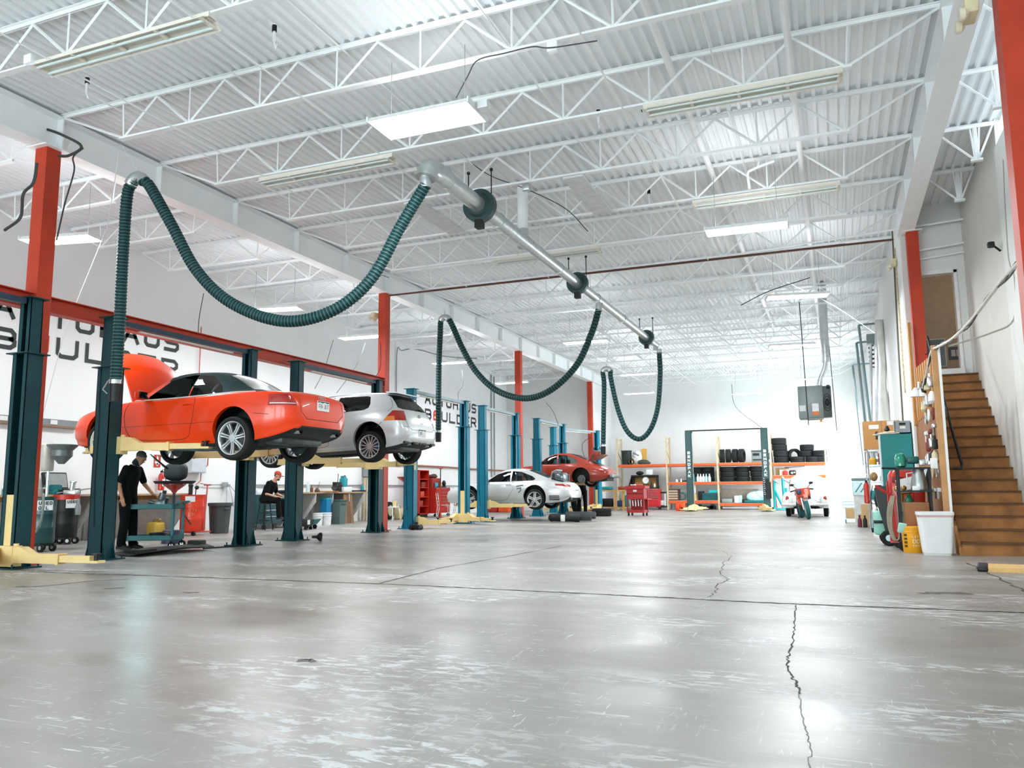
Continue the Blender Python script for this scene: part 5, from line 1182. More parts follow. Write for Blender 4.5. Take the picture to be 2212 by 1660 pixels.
# -- on the near bench
zt = .985
t = thing('tool_case', 'open black hard case with a grey lining on the near bench', 'case', (-14.85, 12.05, zt), 0)
MB().rbox((0, 0, .06), (.40, .56, .12), .02).build('base', mBlk, t); m = MB(); m.rbox((-.24, 0, .28), (.07, .56, .36), .02, ry=-.25); l_ = m.build('lid', mBlk, t); MB().bc((-.195, 0, .285), (.01, .48, .29), ry=-.25).build('lining', M('#8f9694', .8), l_, 0)
t = thing('bench_vice', 'teal bench vice clamped to the near bench', 'vice', (-14.6, 11.65, zt)); MB().rbox((0, 0, .05), (.16, .12, .1), .02).rbox((-.03, 0, .14), (.14, .30, .09), .02).rbox((.03, .0, .14), (.05, .2, .11), .01).build('body', mTealP, t); MB().cyl((.0, -.24, .12), (.0, -.12, .12), .018, n=8).cyl((-.1, -.24, .12), (.1, -.24, .12), .009, n=6).build('handle', mGalv, t)
t = thing('spray_bottle', 'pale spray bottle with a red trigger on the near bench', 'bottle', (-14.62, 10.95, zt)); MB().lathe([(.045, 0), (.048, .12), (.045, .16), (.02, .2), (.016, .22)], 14).build('bottle', M('#c9cf9a', .4), t); MB().rbox((0, 0, .24), (.05, .035, .05), .008).rbox((.04, 0, .25), (.06, .02, .02), .005).build('trigger', mRedT, t)
t = thing('pump_sprayer', 'small tan bottle lying on the near bench beside the spray bottle', 'bottle', (-14.7, 10.7, zt)); MB().lathe([(.06, 0), (.06, .1), (.03, .14)], 14).build('bottle', M('#4d8f88', .4), t)
tag(MB().rbox((-14.7, 11.15, zt+.07), (.2, .25, .14), .01).build('carton', M('#8d8a80', .8)), 'small grey carton behind the spray bottle on the near bench', 'box')
# -- used oil drums
def oil_drum(loc, label, col, dia=.52, h=.86, rim=None, words=('USED', 'OIL'), wheels=True, face=0.):
    t = thing('oil_drum', label, 'drum', loc, face); r = dia/2
    m = MB(); m.lathe([(r*.93, .14), (r, .16), (r, .40), (r*1.02, .415), (r, .43), (r, .64), (r*1.02, .655), (r, .67), (r, h+.08), (r*1.02, h+.1), (r*.9, h+.1)], 28); m.build('barrel', col, t, 40)
    if rim: MB().lathe([(r*1.05, h+.04), (r*1.08, h+.14), (r*.9, h+.14), (r*.88, h+.1)], 28, cap=True).build('rim_tray', rim, t, 30)
    m = MB()
    b = MB(); b.bc((r*.86, -r*.55, .80), (.006, .24, .17), rz=-.56); lb = b.build('label_plate', mWhiteP, t, 0)
    c, s = cos(-.56), sin(-.56); o = Vector((r*.86, -r*.55, .80))
    for k, wd_ in enumerate(words): text(m, wd_, lambda u, v, d: o+Vector((c*(.004+d)-s*(u-.1), s*(.004+d)+c*(u-.1), v+(.01 if k == 0 else -.075))), .06, .045, .01, .014)
    m.build('lettering', mInk, lb, 0)
    m = MB(); m.lathe([(r*.95, .10), (r*.98, .14)], 24); m.build('dolly', mBlk, t)
    for a in (-.7, .7, 2.4, -2.4):
        m = MB(); x, y = r*.9*cos(a), r*.9*sin(a); m.T = Matrix.Translation((x, y, .07)); m.lathe([(.03, -.02), (.07, -.022), (.07, .022), (.03, .02)], 16, ax='Y'); w_ = m.build('caster', mRub, t); m = MB(); m.T = Matrix.Translation((x, y, .07)); m.cyl((0, -.024, 0), (0, .024, 0), .035, n=12); m.build('hub', mGalv, w_)
    return t
g_ = G(88, 1192); d1 = oil_drum((g_.x, g_.y, 0), 'dark green used-oil drum on casters beside the far-left lift post', M('#0d4143', .35, coat=.3), .40, .84, face=.0)
MB().tube([(.1, -.1, .97), (.22, -.2, 1.0), (.3, -.24, .8), (.28, -.25, .55), (.2, -.27, .35), (0, -.28, .3)], .02, 8).build('hose', M('#6f7a74', .5), d1)
m = MB(); m.cyl((.05, .0, .95), (.05, .0, 1.5), .025, n=10); m.build('pole', mGalv, d1)
MB().lathe([(.105, 1.40), (.115, 1.43), (.115, 1.86), (.08, 1.9)], 20).build('sight_tank', M('#b9b4ab', .25), d1)
MB().lathe([(.05, 1.52), (.17, 1.66), (.17, 1.76), (.25, 1.84), (.255, 1.86), (.18, 1.80), (.15, 1.68), (.05, 1.56)], 24, o=(.29, .06, 0)).build('drain_bowl', M('#6d7675', .4, .3), d1, 40)
g_ = G(137, 1176); d2 = oil_drum((g_.x, g_.y, 0), 'black oil drum with a red rim tray, behind the dark green drum', mBlk, .46, .84, mRedT, ('USED',), face=.35)
m = MB(); m.rbox((.1, .0, 1.02), (.25, .2, .1), .02).cyl((.1, 0, 1.05), (.12, 0, 1.22), .05, n=12).rod((-.2, -.1, 1.0), (.5, .2, 1.12), .02).rbox((.12, 0, 1.24), (.1, .1, .05), .01); m.build('pump_head', mGalv, d2)
m = MB(); m.lathe([(.05, .58), (.055, .74), (.03, .80), (.025, .9)], 12, o=(.32, -.12, 0)); m.build('hanging_bottle', M('#7d8684', .4), d2)
t = thing('jerrycan', 'dark green jug on the floor under the near bench', 'can', (-14.75, 12.05, 0)); MB().rbox((0, 0, .17), (.2, .26, .34), .05).rbox((0, .02, .38), (.08, .1, .1), .02).build('body', M('#0c3234', .4), t)
# -- the teal cart
t = thing('service_cart', 'teal two-shelf steel cart with engine parts, in front of the standing mechanic', 'cart', (-11.62, 11.35, 0), .38); CW, CL = .5, .92
for nm, z in (('top_tray', .80), ('bottom_tray', .24)):
    m = MB(); m.box(-CL/2, -CW/2, z-.09, CL/2, CW/2, z-.08)
    for a in ((-CL/2, -CW/2, CL/2, -CW/2+.012), (-CL/2, CW/2-.012, CL/2, CW/2), (-CL/2, -CW/2, -CL/2+.012, CW/2), (CL/2-.012, -CW/2, CL/2, CW/2)): m.box(a[0], a[1], z-.09, a[2], a[3], z)
    m.build(nm, mTealP, t, 0)
for sx in (-1, 1):
    for sy in (-1, 1):
        m = MB(); x, y = sx*(CL/2-.02), sy*(CW/2-.02); m.box(x-.02, y-.02, .15, x+.02, y+.02, .8); m.build('leg', mTealP, t, 0)
        m = MB(); m.T = Matrix.Translation((x, y, .065)); m.lathe([(.03, -.018), (.065, -.02), (.065, .02), (.03, .018)], 16, ax='Y').rod((0, -.028, 0), (0, -.028, .09), .015); w_ = m.build('caster', mRub, t); m = MB(); m.T = Matrix.Translation((x, y, .065)); m.cyl((0, -.022, 0), (0, .022, 0), .03, n=10); m.build('hub', mGalv, w_)
MB().tube([(CL/2, -CW/2+.04, .8), (CL/2+.1, -CW/2+.06, .84), (CL/2+.1, CW/2-.06, .84), (CL/2, CW/2-.04, .8)], .015, 6).build('push_handle', mTealP, t)
cartR = t
def on(t, x, y, z): return t.matrix_basis @ Vector((x, y, z))
t = thing('engine_part', 'grey metal throttle housing lying on the top of the teal cart', 'part', on(cartR, .12, 0, .715), .4); m = MB(); m.rbox((0, 0, .08), (.22, .2, .16), .04).cyl((0, 0, .16), (.03, 0, .28), .06, n=14).cyl((-.1, 0, .1), (-.22, .02, .13), .045, n=12).cyl((.1, -.05, .1), (.16, -.12, .2), .03, n=10); m.build('casting', M('#6f7877', .35, .8, var=.3), t); MB().rbox((.05, .0, .3), (.06, .06, .06), .01).build('sensor', mBlk, t)
t = thing('rag', 'crumpled pale rag with bolts on the left of the teal cart top', 'cloth', on(cartR, -.26, 0, .712)); m = MB(); m.ball((0, 0, .03), (.13, .12, .045), 16, 8).ball((.05, .05, .06), (.06, .05, .03), 10, 6); m.build('cloth', M('#9b9e9a', .8, var=.3, scale=20), t)
t = thing('hose_coil', 'dark coiled hose on the bottom shelf of the teal cart', 'hose', on(cartR, .1, 0, .18)); m = MB()
for k in range(3): m.tube([(.17*cos(a)*(1-.1*k), .15*sin(a), .025+.03*k) for a in [2*pi*j/20 for j in range(21)]], .02, 6)
m.build('coil', mDark, t)
tag(MB().rbox(on(cartR, -.28, 0, .19), (.22, .26, .06), .02, rz=.4).build('shallow_pan', M('#6a7272', .5)), 'shallow grey pan on the bottom shelf of the teal cart', 'pan')
# -- oil drain stand, drum, bins by the wall
t = thing('oil_drain_stand', 'oil drain stand with a red funnel, black tray and black canister on top', 'drain', (-12.35, 12.55, 0))
MB().cyl((0, 0, .25), (0, 0, 1.02), .028, n=10).cyl((0, 0, .0), (0, 0, .26), .2, .18, 18).build('pole', M('#3a3f55', .4), t); MB().lathe([(.04, 1.0), (.06, 1.04), (.22, 1.16), (.22, 1.18), (.05, 1.06)], 24).build('funnel', mRedT, t, 40)
MB().lathe([(.36, 1.18), (.40, 1.22), (.40, 1.235), (.3, 1.2)], 28).build('tray', mBlk, t, 40); MB().rbox((0, .02, 1.42), (.5, .3, .36), .14, seg=4).build('canister', M('#2f3a3a', .6), t)
t = oil_drum((-14.35, 15.1, 0), 'bright orange-red drum with stencilled lettering on a wheeled dolly', mOrg, .56, .80, None, ('ETI', 'GMX'), face=.1) if False else thing('oil_drum', 'bright orange-red drum with a hand pump on a wheeled dolly', 'drum', (-14.3, 15.15, 0))
m = MB(); r = .285; m.lathe([(r*.97, .1), (r, .12), (r, .36), (r*1.025, .385), (r, .41), (r, .64), (r*1.025, .665), (r, .69), (r, .93), (r*1.02, .95), (r*.95, .95)], 32); m.build('barrel', mOrg, t, 40)
m = MB(); o = Vector((r*.72, -r*.72, 0)); Uu = Vector((.707, .707, 0)); Nn = Vector((.707, -.707, 0))
text(m, 'ETI', lambda u, v, d: o+Uu*(u-.09)+Nn*(.012+d)+EZ*(.56+v), .07, .05, .012, .01); text(m, 'GMX', lambda u, v, d: o+Uu*(u-.09)+Nn*(.012+d)+EZ*(.46+v), .07, .05, .012, .01); m.build('stencil', M('#e8874f', .6), t, 0)
m = MB(); m.bc(o+EZ*.85-Uu*.08+Nn*.006, (.22, .008, .13), rz=pi/4); m.build('paper_label', mWhiteP, t, 0)
m = MB(); m.cyl((-.1, 0, .95), (-.1, 0, 1.15), .05, n=12).ball((-.1, 0, 1.17), .06).tube([(.1, -.05, .95), (.16, -.1, 1.1), (.2, -.12, 1.12)], .012, 6).ball((.2, -.12, 1.12), (.05, .05, .05)).tube([(.1, -.2, 1.05), (-.02, -.29, .8), (.02, -.31, .5), (.2, -.26, .25)], .012, 6); m.build('hand_pump', mDark, t)
m = MB(); m.cyl((.3, .05, .12), (.36, .05, 1.18), .016, n=8).cyl((.26, .05, 1.18), (.46, .05, 1.18), .018, n=8).box(-.3, -.3, .06, .3, .3, .09); m.build('dolly_frame', mRedT, t)
for sx in (-.25, .3): MB().cyl((sx, -.3, .05), (sx, -.25, .05), .05, n=12).build('wheel', mRub, t)
t = thing('fuel_can', 'mustard-yellow jerrycan on the floor left of the orange-red drum', 'can', (-14.62, 14.35, 0)); MB().rbox((0, 0, .17), (.3, .32, .32), .06, seg=3).build('body', M('#b79a3d', .5), t); MB().cyl((.05, 0, .32), (.12, 0, .4), .03, n=10).tube([(-.1, 0, .33), (-.05, 0, .4), (.04, 0, .38)], .015, 6).build('spout', M('#8a7430', .5), t)
t = thing('trash_can', 'dark grey round trash can right of the orange-red drum', 'bin', (-14.25, 16.0, 0)); MB().lathe([(.21, 0), (.22, .01), (.265, .66), (.29, .67), (.29, .74), (.27, .745), (.26, .70), (.21, .05)], 28, cap=False).build('body', M('#3f4646', .6), t, 40); MB().cyl((0, 0, .02), (0, 0, .03), .2, n=24).build('bottom', mBlk, t); MB().rbox((.27, -.05, .6), (.05, .16, .05), .015).build('handle', M('#3f4646', .6), t)
# -- wall-mounted
t = thing('fire_extinguisher', 'red fire extinguisher hung on the wall behind the teal cart', 'extinguisher', (-15.13, 14.95, 1.06)); MB().lathe([(.06, 0), (.075, .02), (.075, .34), (.05, .4), (.025, .42)], 18).build('cylinder', mRedT, t); MB().box(.073, -.045, .1, .078, .045, .27).build('label_plate', mWhiteP, t, 0); MB().rbox((0, 0, .45), (.05, .05, .05), .01).rod((0, 0, .47), (.1, -.06, .5), .015).tube([(0, .02, .45), (.05, .09, .4), (.04, .09, .2)], .012, 6).build('valve', mBlk, t)
t = thing('arrow_sign', 'small red sign with a white down arrow above the fire extinguisher', 'sign', (-15.235, 14.9, 1.62)); MB().box(-.01, -.1, 0, .0, .1, .30).build('panel', M('#c0281c', .5), t, 0); m = MB(); stroke(m, [(0, .25), (0, .08)], .05, lambda u, v, d: (.003, u, v)); stroke(m, [(-.055, .12), (0, .05), (.055, .12)], .045, lambda u, v, d: (.003, u, v)); m.build('arrow', mWhiteP, t, 0)
t = thing('electrical_box', 'pale grey electrical enclosure on the wall below the convertible', 'box', (-15.15, 16.07, 1.5)); MB().box(-.06, -.27, 0, .1, .27, .52).build('case', M('#b3bcc1', .5), t, 0); MB().box(.1, -.25, .02, .112, .25, .50).build('door', M('#bfc7cb', .5), t, 0); m = MB(); m.tube([(0, .2, 0), (0, .2, -.2), (.02, .02, -.3)], .012, 6); m.tube([(.02, .27, .1), (.02, .4, .2), (.02, .42, .6)], .015, 6); m.build('conduit', M('#b4552f', .5), t)
t = thing('cable_trough', 'long grey wiring trough on the wall at far left', 'trough', (-15.2, 8.2, 2.38)); MB().box(-.04, 0, .04, .06, 4.4, .17).build('trough', M('#7f8787', .5), t, 0); MB().box(-.04, 0, 0, .07, 4.4, .04).build('wooden_batten', M('#8a6a54', .7), t, 0)
for k in range(4): MB().box(.06, .4+k*1.1, .06, .075, .55+k*1.1, .15).build('outlet', mWhiteP, t, 0)
t = thing('wall_outlet', 'wall socket with hanging cords right of the dark trash can', 'socket', (-15.18, 17.2, 1.2)); MB().rbox((0, 0, 0), (.1, .14, .14), .01).rbox((.06, .06, -.02), (.08, .07, .07), .01).build('box', M('#9aa3a3', .5), t); m = MB(); m.tube([(.05, 0, -.05), (.06, .02, -.4), (.06, .0, -.8)], .006, 5).tube([(.06, .1, -.04), (.07, .2, -.3), (.07, .25, -.5)], .007, 5).tube([(.06, .1, 0), (.04, .5, -.3), (.04, 1., -.35)], .007, 5).tube([(.0, -.1, 0), (.0, -.6, .0), (.0, -.9, .03)], .012, 5).rbox((.07, .26, -.52), (.02, .02, .12), .005); m.build('cord', mGrayM, t)
# -- seated mechanic's corner
t = thing('bar_stool', 'black round stool under the seated mechanic', 'stool', (-14.13, 17.55, 0)); MB().cyl((0, 0, .68), (0, 0, .71), .18, n=24).build('seat', mBlk, t)
for k in range(4): a = pi/4+k*pi/2; MB().cyl((.13*cos(a), .13*sin(a), .68), (.22*cos(a), .22*sin(a), 0), .014, n=8).build('leg', mBlk, t)
m = MB()
for z, r in ((.25, .19), (.45, .165)): m.tube([(r*cos(a), r*sin(a), z) for a in [2*pi*k/20 for k in range(21)]], .009, 6)
m.build('foot_ring', mBlk, t)
def chest(name, label, loc, rz, W, D, H, mat, rows, wheels=True, trim=None, cat='tool chest'):
    t = thing(name, label, cat, loc, rz); z0 = .14 if wheels else 0
    MB().box(-D/2, -W/2, z0, D/2-.02, W/2, H).build('case', mat, t, 0)
    for (y0, z0_, y1, z1) in rows:
        dd = MB().box(D/2-.02, y0, z0_, D/2, y1, z1).build('drawer', mat, t, 0); MB().box(D/2, y0+.01, z1-.02, D/2+.015, y1-.01, z1-.005).build('handle', trim or mAlu, dd, 0)
    if wheels:
        for sx in (-1, 1):
            for sy in (-1, 1): m = MB(); m.cyl((sx*(D/2-.07)-.0, sy*(W/2-.07)-.02, .06), (sx*(D/2-.07), sy*(W/2-.07)+.02, .06), .06, n=14); m.rod((sx*(D/2-.07), sy*(W/2-.07), .06), (sx*(D/2-.07), sy*(W/2-.07), z0), .03); m.build('caster', mRub, t)
    return t
t = chest('tool_chest', 'dark teal tool chest behind the seated mechanic', (-14.62, 18.6, 0), 0, 1.5, .5, .93, M('#0f4a4d', .4), [(-.72, .2+k*.17, .72, .35+k*.17) for k in range(4)])
bx = MB().rbox((-14.9, 18.2, 1.0), (.16, .25, .12), .01); tag(bx.build('paper_towels', mWhiteP), 'white box of paper at the left end of the dark teal chest', 'box')
tag(MB().rbox((-14.55, 18.95, 1.0), (.3, .3, .1), .02).build('parts_tray', mBlk), 'black tray on the dark teal chest behind the seated mechanic', 'tray')
# -- far bench clutter
zt = .985
t = thing('bar_clamp', 'black bar clamp hanging over the left end of the far bench', 'clamp', (-14.47, 19.25, 0)); MB().box(-.02, -.3, 1.16, .02, .15, 1.19).rod((0, -.02, 1.2), (0, -.02, .52), .022).box(-.015, -.1, .68, .015, .08, .7).rod((0, .14, 1.3), (0, .12, .8), .02).build('frame', mBlk, t, 0)
t = thing('funnel', 'small blue funnel standing on the far bench', 'funnel', (-14.8, 19.85, zt)); MB().lathe([(.012, 0), (.015, .12), (.03, .16), (.11, .27), (.10, .27)], 18).build('cone', M('#1f7ea0', .4), t)
def bottle(label, loc, mat, capm, h=.26, r=.045, group=None):
    t = thing('bottle', label, 'bottle', loc, 0, group); MB().lathe([(r, 0), (r*1.02, .02), (r, h*.62), (r*.45, h*.8), (r*.38, h*.9)], 14).build('body', mat, t); MB().cyl((0, 0, h*.88), (0, 0, h), r*.45, n=10).build('cap', capm, t); return t
bottle('white bottle with a black cap between the clamp and the blue funnel', (-14.75, 19.55, zt), mWhiteP, mBlk, .28, .05)
bottle('clear bottle with a blue label right of the blue funnel', (-14.7, 20.2, zt), M('#b7d3da', .2), mWhiteP, .34, .05)
bottle('small dark bottle right of the clear bottle', (-14.72, 20.42, zt), M('#6b4a3a', .4), mBlk, .2, .05)
t = thing('oil_can', 'brown oil can with a long spout on the far bench', 'can', (-14.65, 20.6, zt)); MB().lathe([(.08, 0), (.085, .05), (.03, .13)], 14).cyl((0, .03, .12), (0, .12, .32), .012, .006, 6).build('can', M('#5d4033', .4), t)
tag(MB().rbox((-14.6, 21.1, zt+.02), (.3, .7, .03), .008).build('wooden_board', mPly), 'reddish plank lying along the far bench', 'board')
t = thing('bench_grinder', 'dark bench grinder and vice cluster left of the teal jug', 'grinder', (-14.7, 21.75, zt)); MB().rbox((0, 0, .12), (.16, .3, .16), .04).rbox((0, 0, .03), (.2, .2, .06), .01).rbox((.05, -.1, .26), (.14, .3, .1), .03).build('motor', mDark, t); MB().cyl((0, -.2, .13), (0, -.16, .13), .09, n=18).cyl((0, .16, .13), (0, .2, .13), .1, n=18).build('wheel', M('#4a4f4e', .8), t); MB().rod((0, 0, .3), (0, .03, .58), .018).build('lever', mDark, t)
t = thing('jug', 'teal plastic jug standing on a white box on the far bench', 'jug', (-14.75, 22.15, zt+.16)); MB().rbox((0, 0, .14), (.2, .24, .28), .05, seg=3).rbox((0, .0, .31), (.12, .14, .08), .03).build('body', mTealL, t); MB().cyl((0, .05, .32), (0, .08, .37), .025, n=10).build('cap', mRedT, t)
tag(MB().rbox((-14.72, 22.12, zt+.08), (.34, .45, .155), .01).build('plastic_box', mWhiteP), 'white box under the teal jug on the far bench', 'box')
tag(MB().box(-14.7, 22.5, zt+.005, -14.55, 23.2, zt+.05).build('steel_bar', mBlk, smooth=0), 'black bar at the right end of the far bench', 'bar')
bottle('turquoise bottle at the right end of the far bench, beside the dark post', (-14.7, 23.2, zt), mTealL, mTealL, .26, .06)
# -- below and in front of the far bench
def bucket(label, loc, mat, band=None, s=1., group=None):
    t = thing('bucket', label, 'bucket', loc, 0, group); m = MB(); m.lathe([(.125, 0), (.13, .005), (.146, .34), (.158, .345), (.158, .365), (.15, .37)], 26); m.build('pail', mat, t, 40)
    m = MB(); m.lathe([(.150, .27), (.157, .275), (.157, .29), (.150, .295)], 26, cap=False); m.build('rim_ring', mat, t, 40); m = MB(); m.tube([(.0, -.155, .28), (.1, -.15, .2), (.13, 0, .17), (.1, .15, .2), (0, .155, .28)], .004, 5); m.build('bail', mGalv, t)
    if band: m = MB(); m.lathe([(.131, .06), (.140, .24)], 26, cap=False); m.bm.faces.ensure_lookup_table(); m.build('label_band', band, t, 40)
    t.scale = (s, s, s); return t
bucket('plain white pail in front of the far bench, left of the labelled pail', tuple(G(686, 1136)), mWhiteP, s=1.0)
bucket('white pail with a red picture label in front of the far bench', tuple(G(705, 1135)), mWhiteP, M('#a8442f', .6, var=.4, scale=16), s=1.0)
t = thing('recycling_bin', 'blue slim bin under the far bench', 'bin', (-14.60, 20.98, 0)); MB().box(-.12, -.12, 0, .12, .12, .76).build('body', M('#1878a6', .5), t, 0); MB().box(-.13, -.13, .76, .13, .13, .8).build('rim', M('#12a0b4', .5), t, 0)
t = thing('trash_can', 'grey-green wheeled bin under the far bench, between the blue bin and the planks', 'bin', (-14.44, 21.45, 0)); MB().loft([[Vector((x*.14, y*.15, 0)) for x, y in ((-1, -1), (1, -1), (1, 1), (-1, 1))], [Vector((x*.17, y*.18, .70)) for x, y in ((-1, -1), (1, -1), (1, 1), (-1, 1))]]).build('body', M('#5a6d6a', .6), t, 0); MB().rbox((0, 0, .72), (.38, .40, .06), .02).rbox((.15, 0, .62), (.08, .22, .04), .01).build('lid', M('#3d5654', .6), t)
for k in range(3): m = MB(); m.bc((0, 0, .45), (.04, .16, .93), rx=-.1+.02*k, ry=-.14); tag(m.build('wooden_plank', M(('#8a6a4b', '#6d523b', '#7d6248')[k], .8, var=.2, scale=6), smooth=0), ('left plank of three leaning under the far bench', 'middle plank of three leaning under the far bench', 'right plank of three leaning under the far bench')[k], 'plank', 'planks leaning under the far bench').location = (-14.50, 21.9+k*.17, .01)
t = thing('creeper_box', 'black box on casters at the foot of the second dark lift', 'box', tuple(G(650, 1145)), .2); MB().rbox((0, 0, .19), (.5, .38, .2), .02).build('box', mBlk, t); MB().box(.251, -.15, .14, .254, 0, .26).build('label_plate', mWhiteP, t, 0)
for s in (-1, 1):
    for u in (-1, 1): MB().cyl((s*.2, u*.16-.015, .045), (s*.2, u*.16+.015, .045), .045, n=12).build('caster', mRub, t)
t = thing('drain_pan', 'teal drain pan on casters right of the black box', 'pan', tuple(G(671, 1143)), .2); MB().loft([[Vector((x*.12, y*.14, .12)) for x, y in ((-1, -1), (1, -1), (1, 1), (-1, 1))], [Vector((x*.2, y*.25, .26)) for x, y in ((-1, -1), (1, -1), (1, 1), (-1, 1))]]).build('pan', mTealP, t, 0)
for s in (-1, 1): MB().cyl((s*.12, -.015, .06), (s*.12, .015, .06), .06, n=12).build('caster', mRub, t)
# -- beyond the red column
t = thing('wall_cabinet', 'grey two-door cabinet on the wall right of the red column', 'cabinet', (-15.15, 24.35, 1.5)); MB().box(-.05, -.35, 0, .2, .35, .95).build('case', M('#8e979b', .5), t, 0)
for s in (-1, 1): d_ = MB().box(.2, min(0, s*.34)+.005, .01, .215, max(0, s*.34)-.005, .94).build('door', M('#969fa3', .5), t, 0); MB().box(.215, s*.03-.008, .3, .23, s*.03+.008, .42).build('handle', mAlu, d_, 0)
for k in range(5): m = MB(); m.bc((0, 0, .72), (.05, .1, 1.44), rx=(-.03+.015*k)); tag(m.build('timber_length', M(('#b9a68a', '#c9bfae', '#a8987f', '#bfb3a1', '#8f8474')[k], .8, var=.15), smooth=0), ('first', 'second', 'third', 'fourth', 'fifth')[k]+' from the left of the timber lengths leaning below the grey cabinet', 'timber', 'timber leaning below the grey cabinet').location = (-15.05, 23.85+k*.2, .02)
t = thing('step_stool', 'white metal step stool in front of the leaning timber', 'stool', (-14.35, 24.6, 0)); MB().rbox((0, 0, .44), (.3, .5, .04), .01).build('seat', mWhiteP, t)
for sx, sy in ((-1, -1), (1, -1), (-1, 1), (1, 1)): MB().cyl((sx*.12, sy*.2, .43), (sx*.17, sy*.28, 0), .018, n=8).build('leg', mWhiteP, t)
t = thing('cup', 'cream cup on the white step stool', 'cup', (-14.35, 24.72, .46)); MB().lathe([(.06, 0), (.085, .2), (.08, .2), (.055, .02)], 16, cap=False).build('body', M('#e2cf95', .5), t)
t = thing('spare_wheel', 'dark tyre with a pale rim leaning behind the step stool', 'wheel', (-14.9, 25.25, .31)); m = MB(); m.lathe([(.2, -.1), (.29, -.1), (.31, -.06), (.31, .06), (.29, .1), (.2, .1)], 28, ax='X', cap=False); m.build('tyre', mRub, t); MB().cyl((.06, 0, 0), (.08, 0, 0), .2, n=24).build('rim', M('#c9c5a8', .5), t)
t = thing('floor_jug', 'beige plastic jug on the floor right of the step stool', 'jug', (-14.5, 25.3, 0)); MB().rbox((0, 0, .2), (.26, .34, .4), .06).tube([(0, -.08, .4), (0, -.02, .5), (0, .08, .44)], .03, 8).build('body', M('#c6b58c', .5), t)
t = thing('oil_drain_stand', 'oil drain stand with a wide red bowl, left of the teal lift post', 'drain', (-14.3, 25.5, 0)); MB().cyl((0, 0, 0), (0, 0, 1.3), .03, n=10).cyl((0, 0, 0), (0, 0, .15), .2, .15, 16).build('pole', mBlk, t); MB().lathe([(.05, 1.26), (.34, 1.46), (.36, 1.5), (.34, 1.5), (.05, 1.3)], 24).build('bowl', mRedT, t, 40)
MB().box(-.05, .25, 1.1, .05, .45, 1.75).build('rear_tank', mRedT, t, 0)
t = thing('tool_cabinet', 'tall open red cabinet with shelves, left of the red tool chest', 'cabinet', (-14.75, 27.2, 0)); m = MB(); W, D, H = .75, .5, 1.78
m.box(-D/2, -W/2, .12, D/2, -W/2+.03, H).box(-D/2, W/2-.03, .12, D/2, W/2, H).box(-D/2, -W/2, .12, -D/2+.02, W/2, H).box(-D/2, -W/2, H-.03, D/2, W/2, H).box(-D/2, -W/2, .12, D/2, W/2, .15); m.build('case', mRedT, t, 0)
for z in (.4, .75, 1.1, 1.42): MB().box(-D/2, -W/2+.03, z, D/2-.02, W/2-.03, z+.03).build('shelf', mRedT, t, 0)
MB().box(-.2, -.35, 0, .2, .35, .12).build('plinth', mBlk, t, 0)
for k, z in enumerate((.43, .78, 1.13)): tag(MB().rbox((-14.7, 27.1+.1*k, z+.1), (.25, .3, .2), .01).build('parts_carton', M(('#8c3b20', '#b2452a', '#7b2a1b')[k], .7)), ('red carton on the lowest shelf of the open red cabinet', 'red carton on the middle shelf of the open red cabinet', 'red carton on the upper shelf of the open red cabinet')[k], 'box')
t = chest('tool_chest', 'red tool chest with pale drawer edges and an oval badge, beside the open red cabinet', (-14.55, 28.35, 0), 0, 1.25, .55, 1.12, mRedT, [(-.6, .98, .6, 1.09), (-.6, .85, .6, .95)]+[(-.6, .62+k*.11, -.12, .71+k*.11) for k in range(2)]+[(-.1, .62+k*.11, .6, .71+k*.11) for k in range(2)]+[(-.6, .2, -.12, .6), (-.1, .2, .6, .6)])
m = MB(); m.tube([(.29, .25+.16*cos(a), .42+.045*sin(a)) for a in [2*pi*k/24 for k in range(25)]], .008, 5); text(m, 'MAC', lambda u, v, d: (.29, .17+u, .395+v), .05, .045, .012, .01); m.build('badge', mAlu, t, 0)
t = thing('top_box', 'open red tool box heaped with rags on the red tool chest', 'box', (-14.65, 28.1, 1.125)); MB().rbox((0, 0, .18), (.4, .7, .36), .02).build('box', M('#8e2418', .5), t); m = MB(); m.ball((0, 0, .42), (.2, .3, .08), 14, 8).ball((.02, .12, .47), (.12, .14, .06), 10, 6); m.build('rags', M('#4c2f2a', .85, var=.4, scale=20), t)
tag(MB().rbox((-14.4, 28.0, 1.22), (.05, .22, .18), .01).build('screen', M('#3c91ad', .3)), 'small blue screen on the red tool chest', 'screen')
bottle('orange and white bottle on the red tool chest', (-14.4, 28.35, 1.125), M('#d9863c', .5), mWhiteP, .26, .05)
t = thing('bench_fan', 'dark round gauge on the right end of the red tool chest', 'gauge', (-14.45, 28.75, 1.125)); MB().ball((0, 0, .16), (.08, .08, .12)).cyl((0, 0, 0), (0, 0, .06), .09, n=14).build('body', mDark, t)
t = thing('jack_stand', 'tall red under-hoist stand on the floor between the hose and the empty lift', 'stand', (-11.2, 22.05, 0)); MB().lathe([(.2, 0), (.2, .015), (.05, .06)], 20).cyl((0, 0, 0), (0, 0, 1.1), .032, n=10).build('base_tube', mRedT, t); MB().cyl((0, 0, 1.1), (0, 0, 1.66), .016, n=8).cyl((-.14, 0, 1.12), (.14, 0, 1.12), .01, n=6).build('screw', mDark, t); MB().tube([(-.08, 0, 1.72), (-.05, 0, 1.67), (.05, 0, 1.67), (.08, 0, 1.72)], .014, 6).build('yoke', mRedT, t)
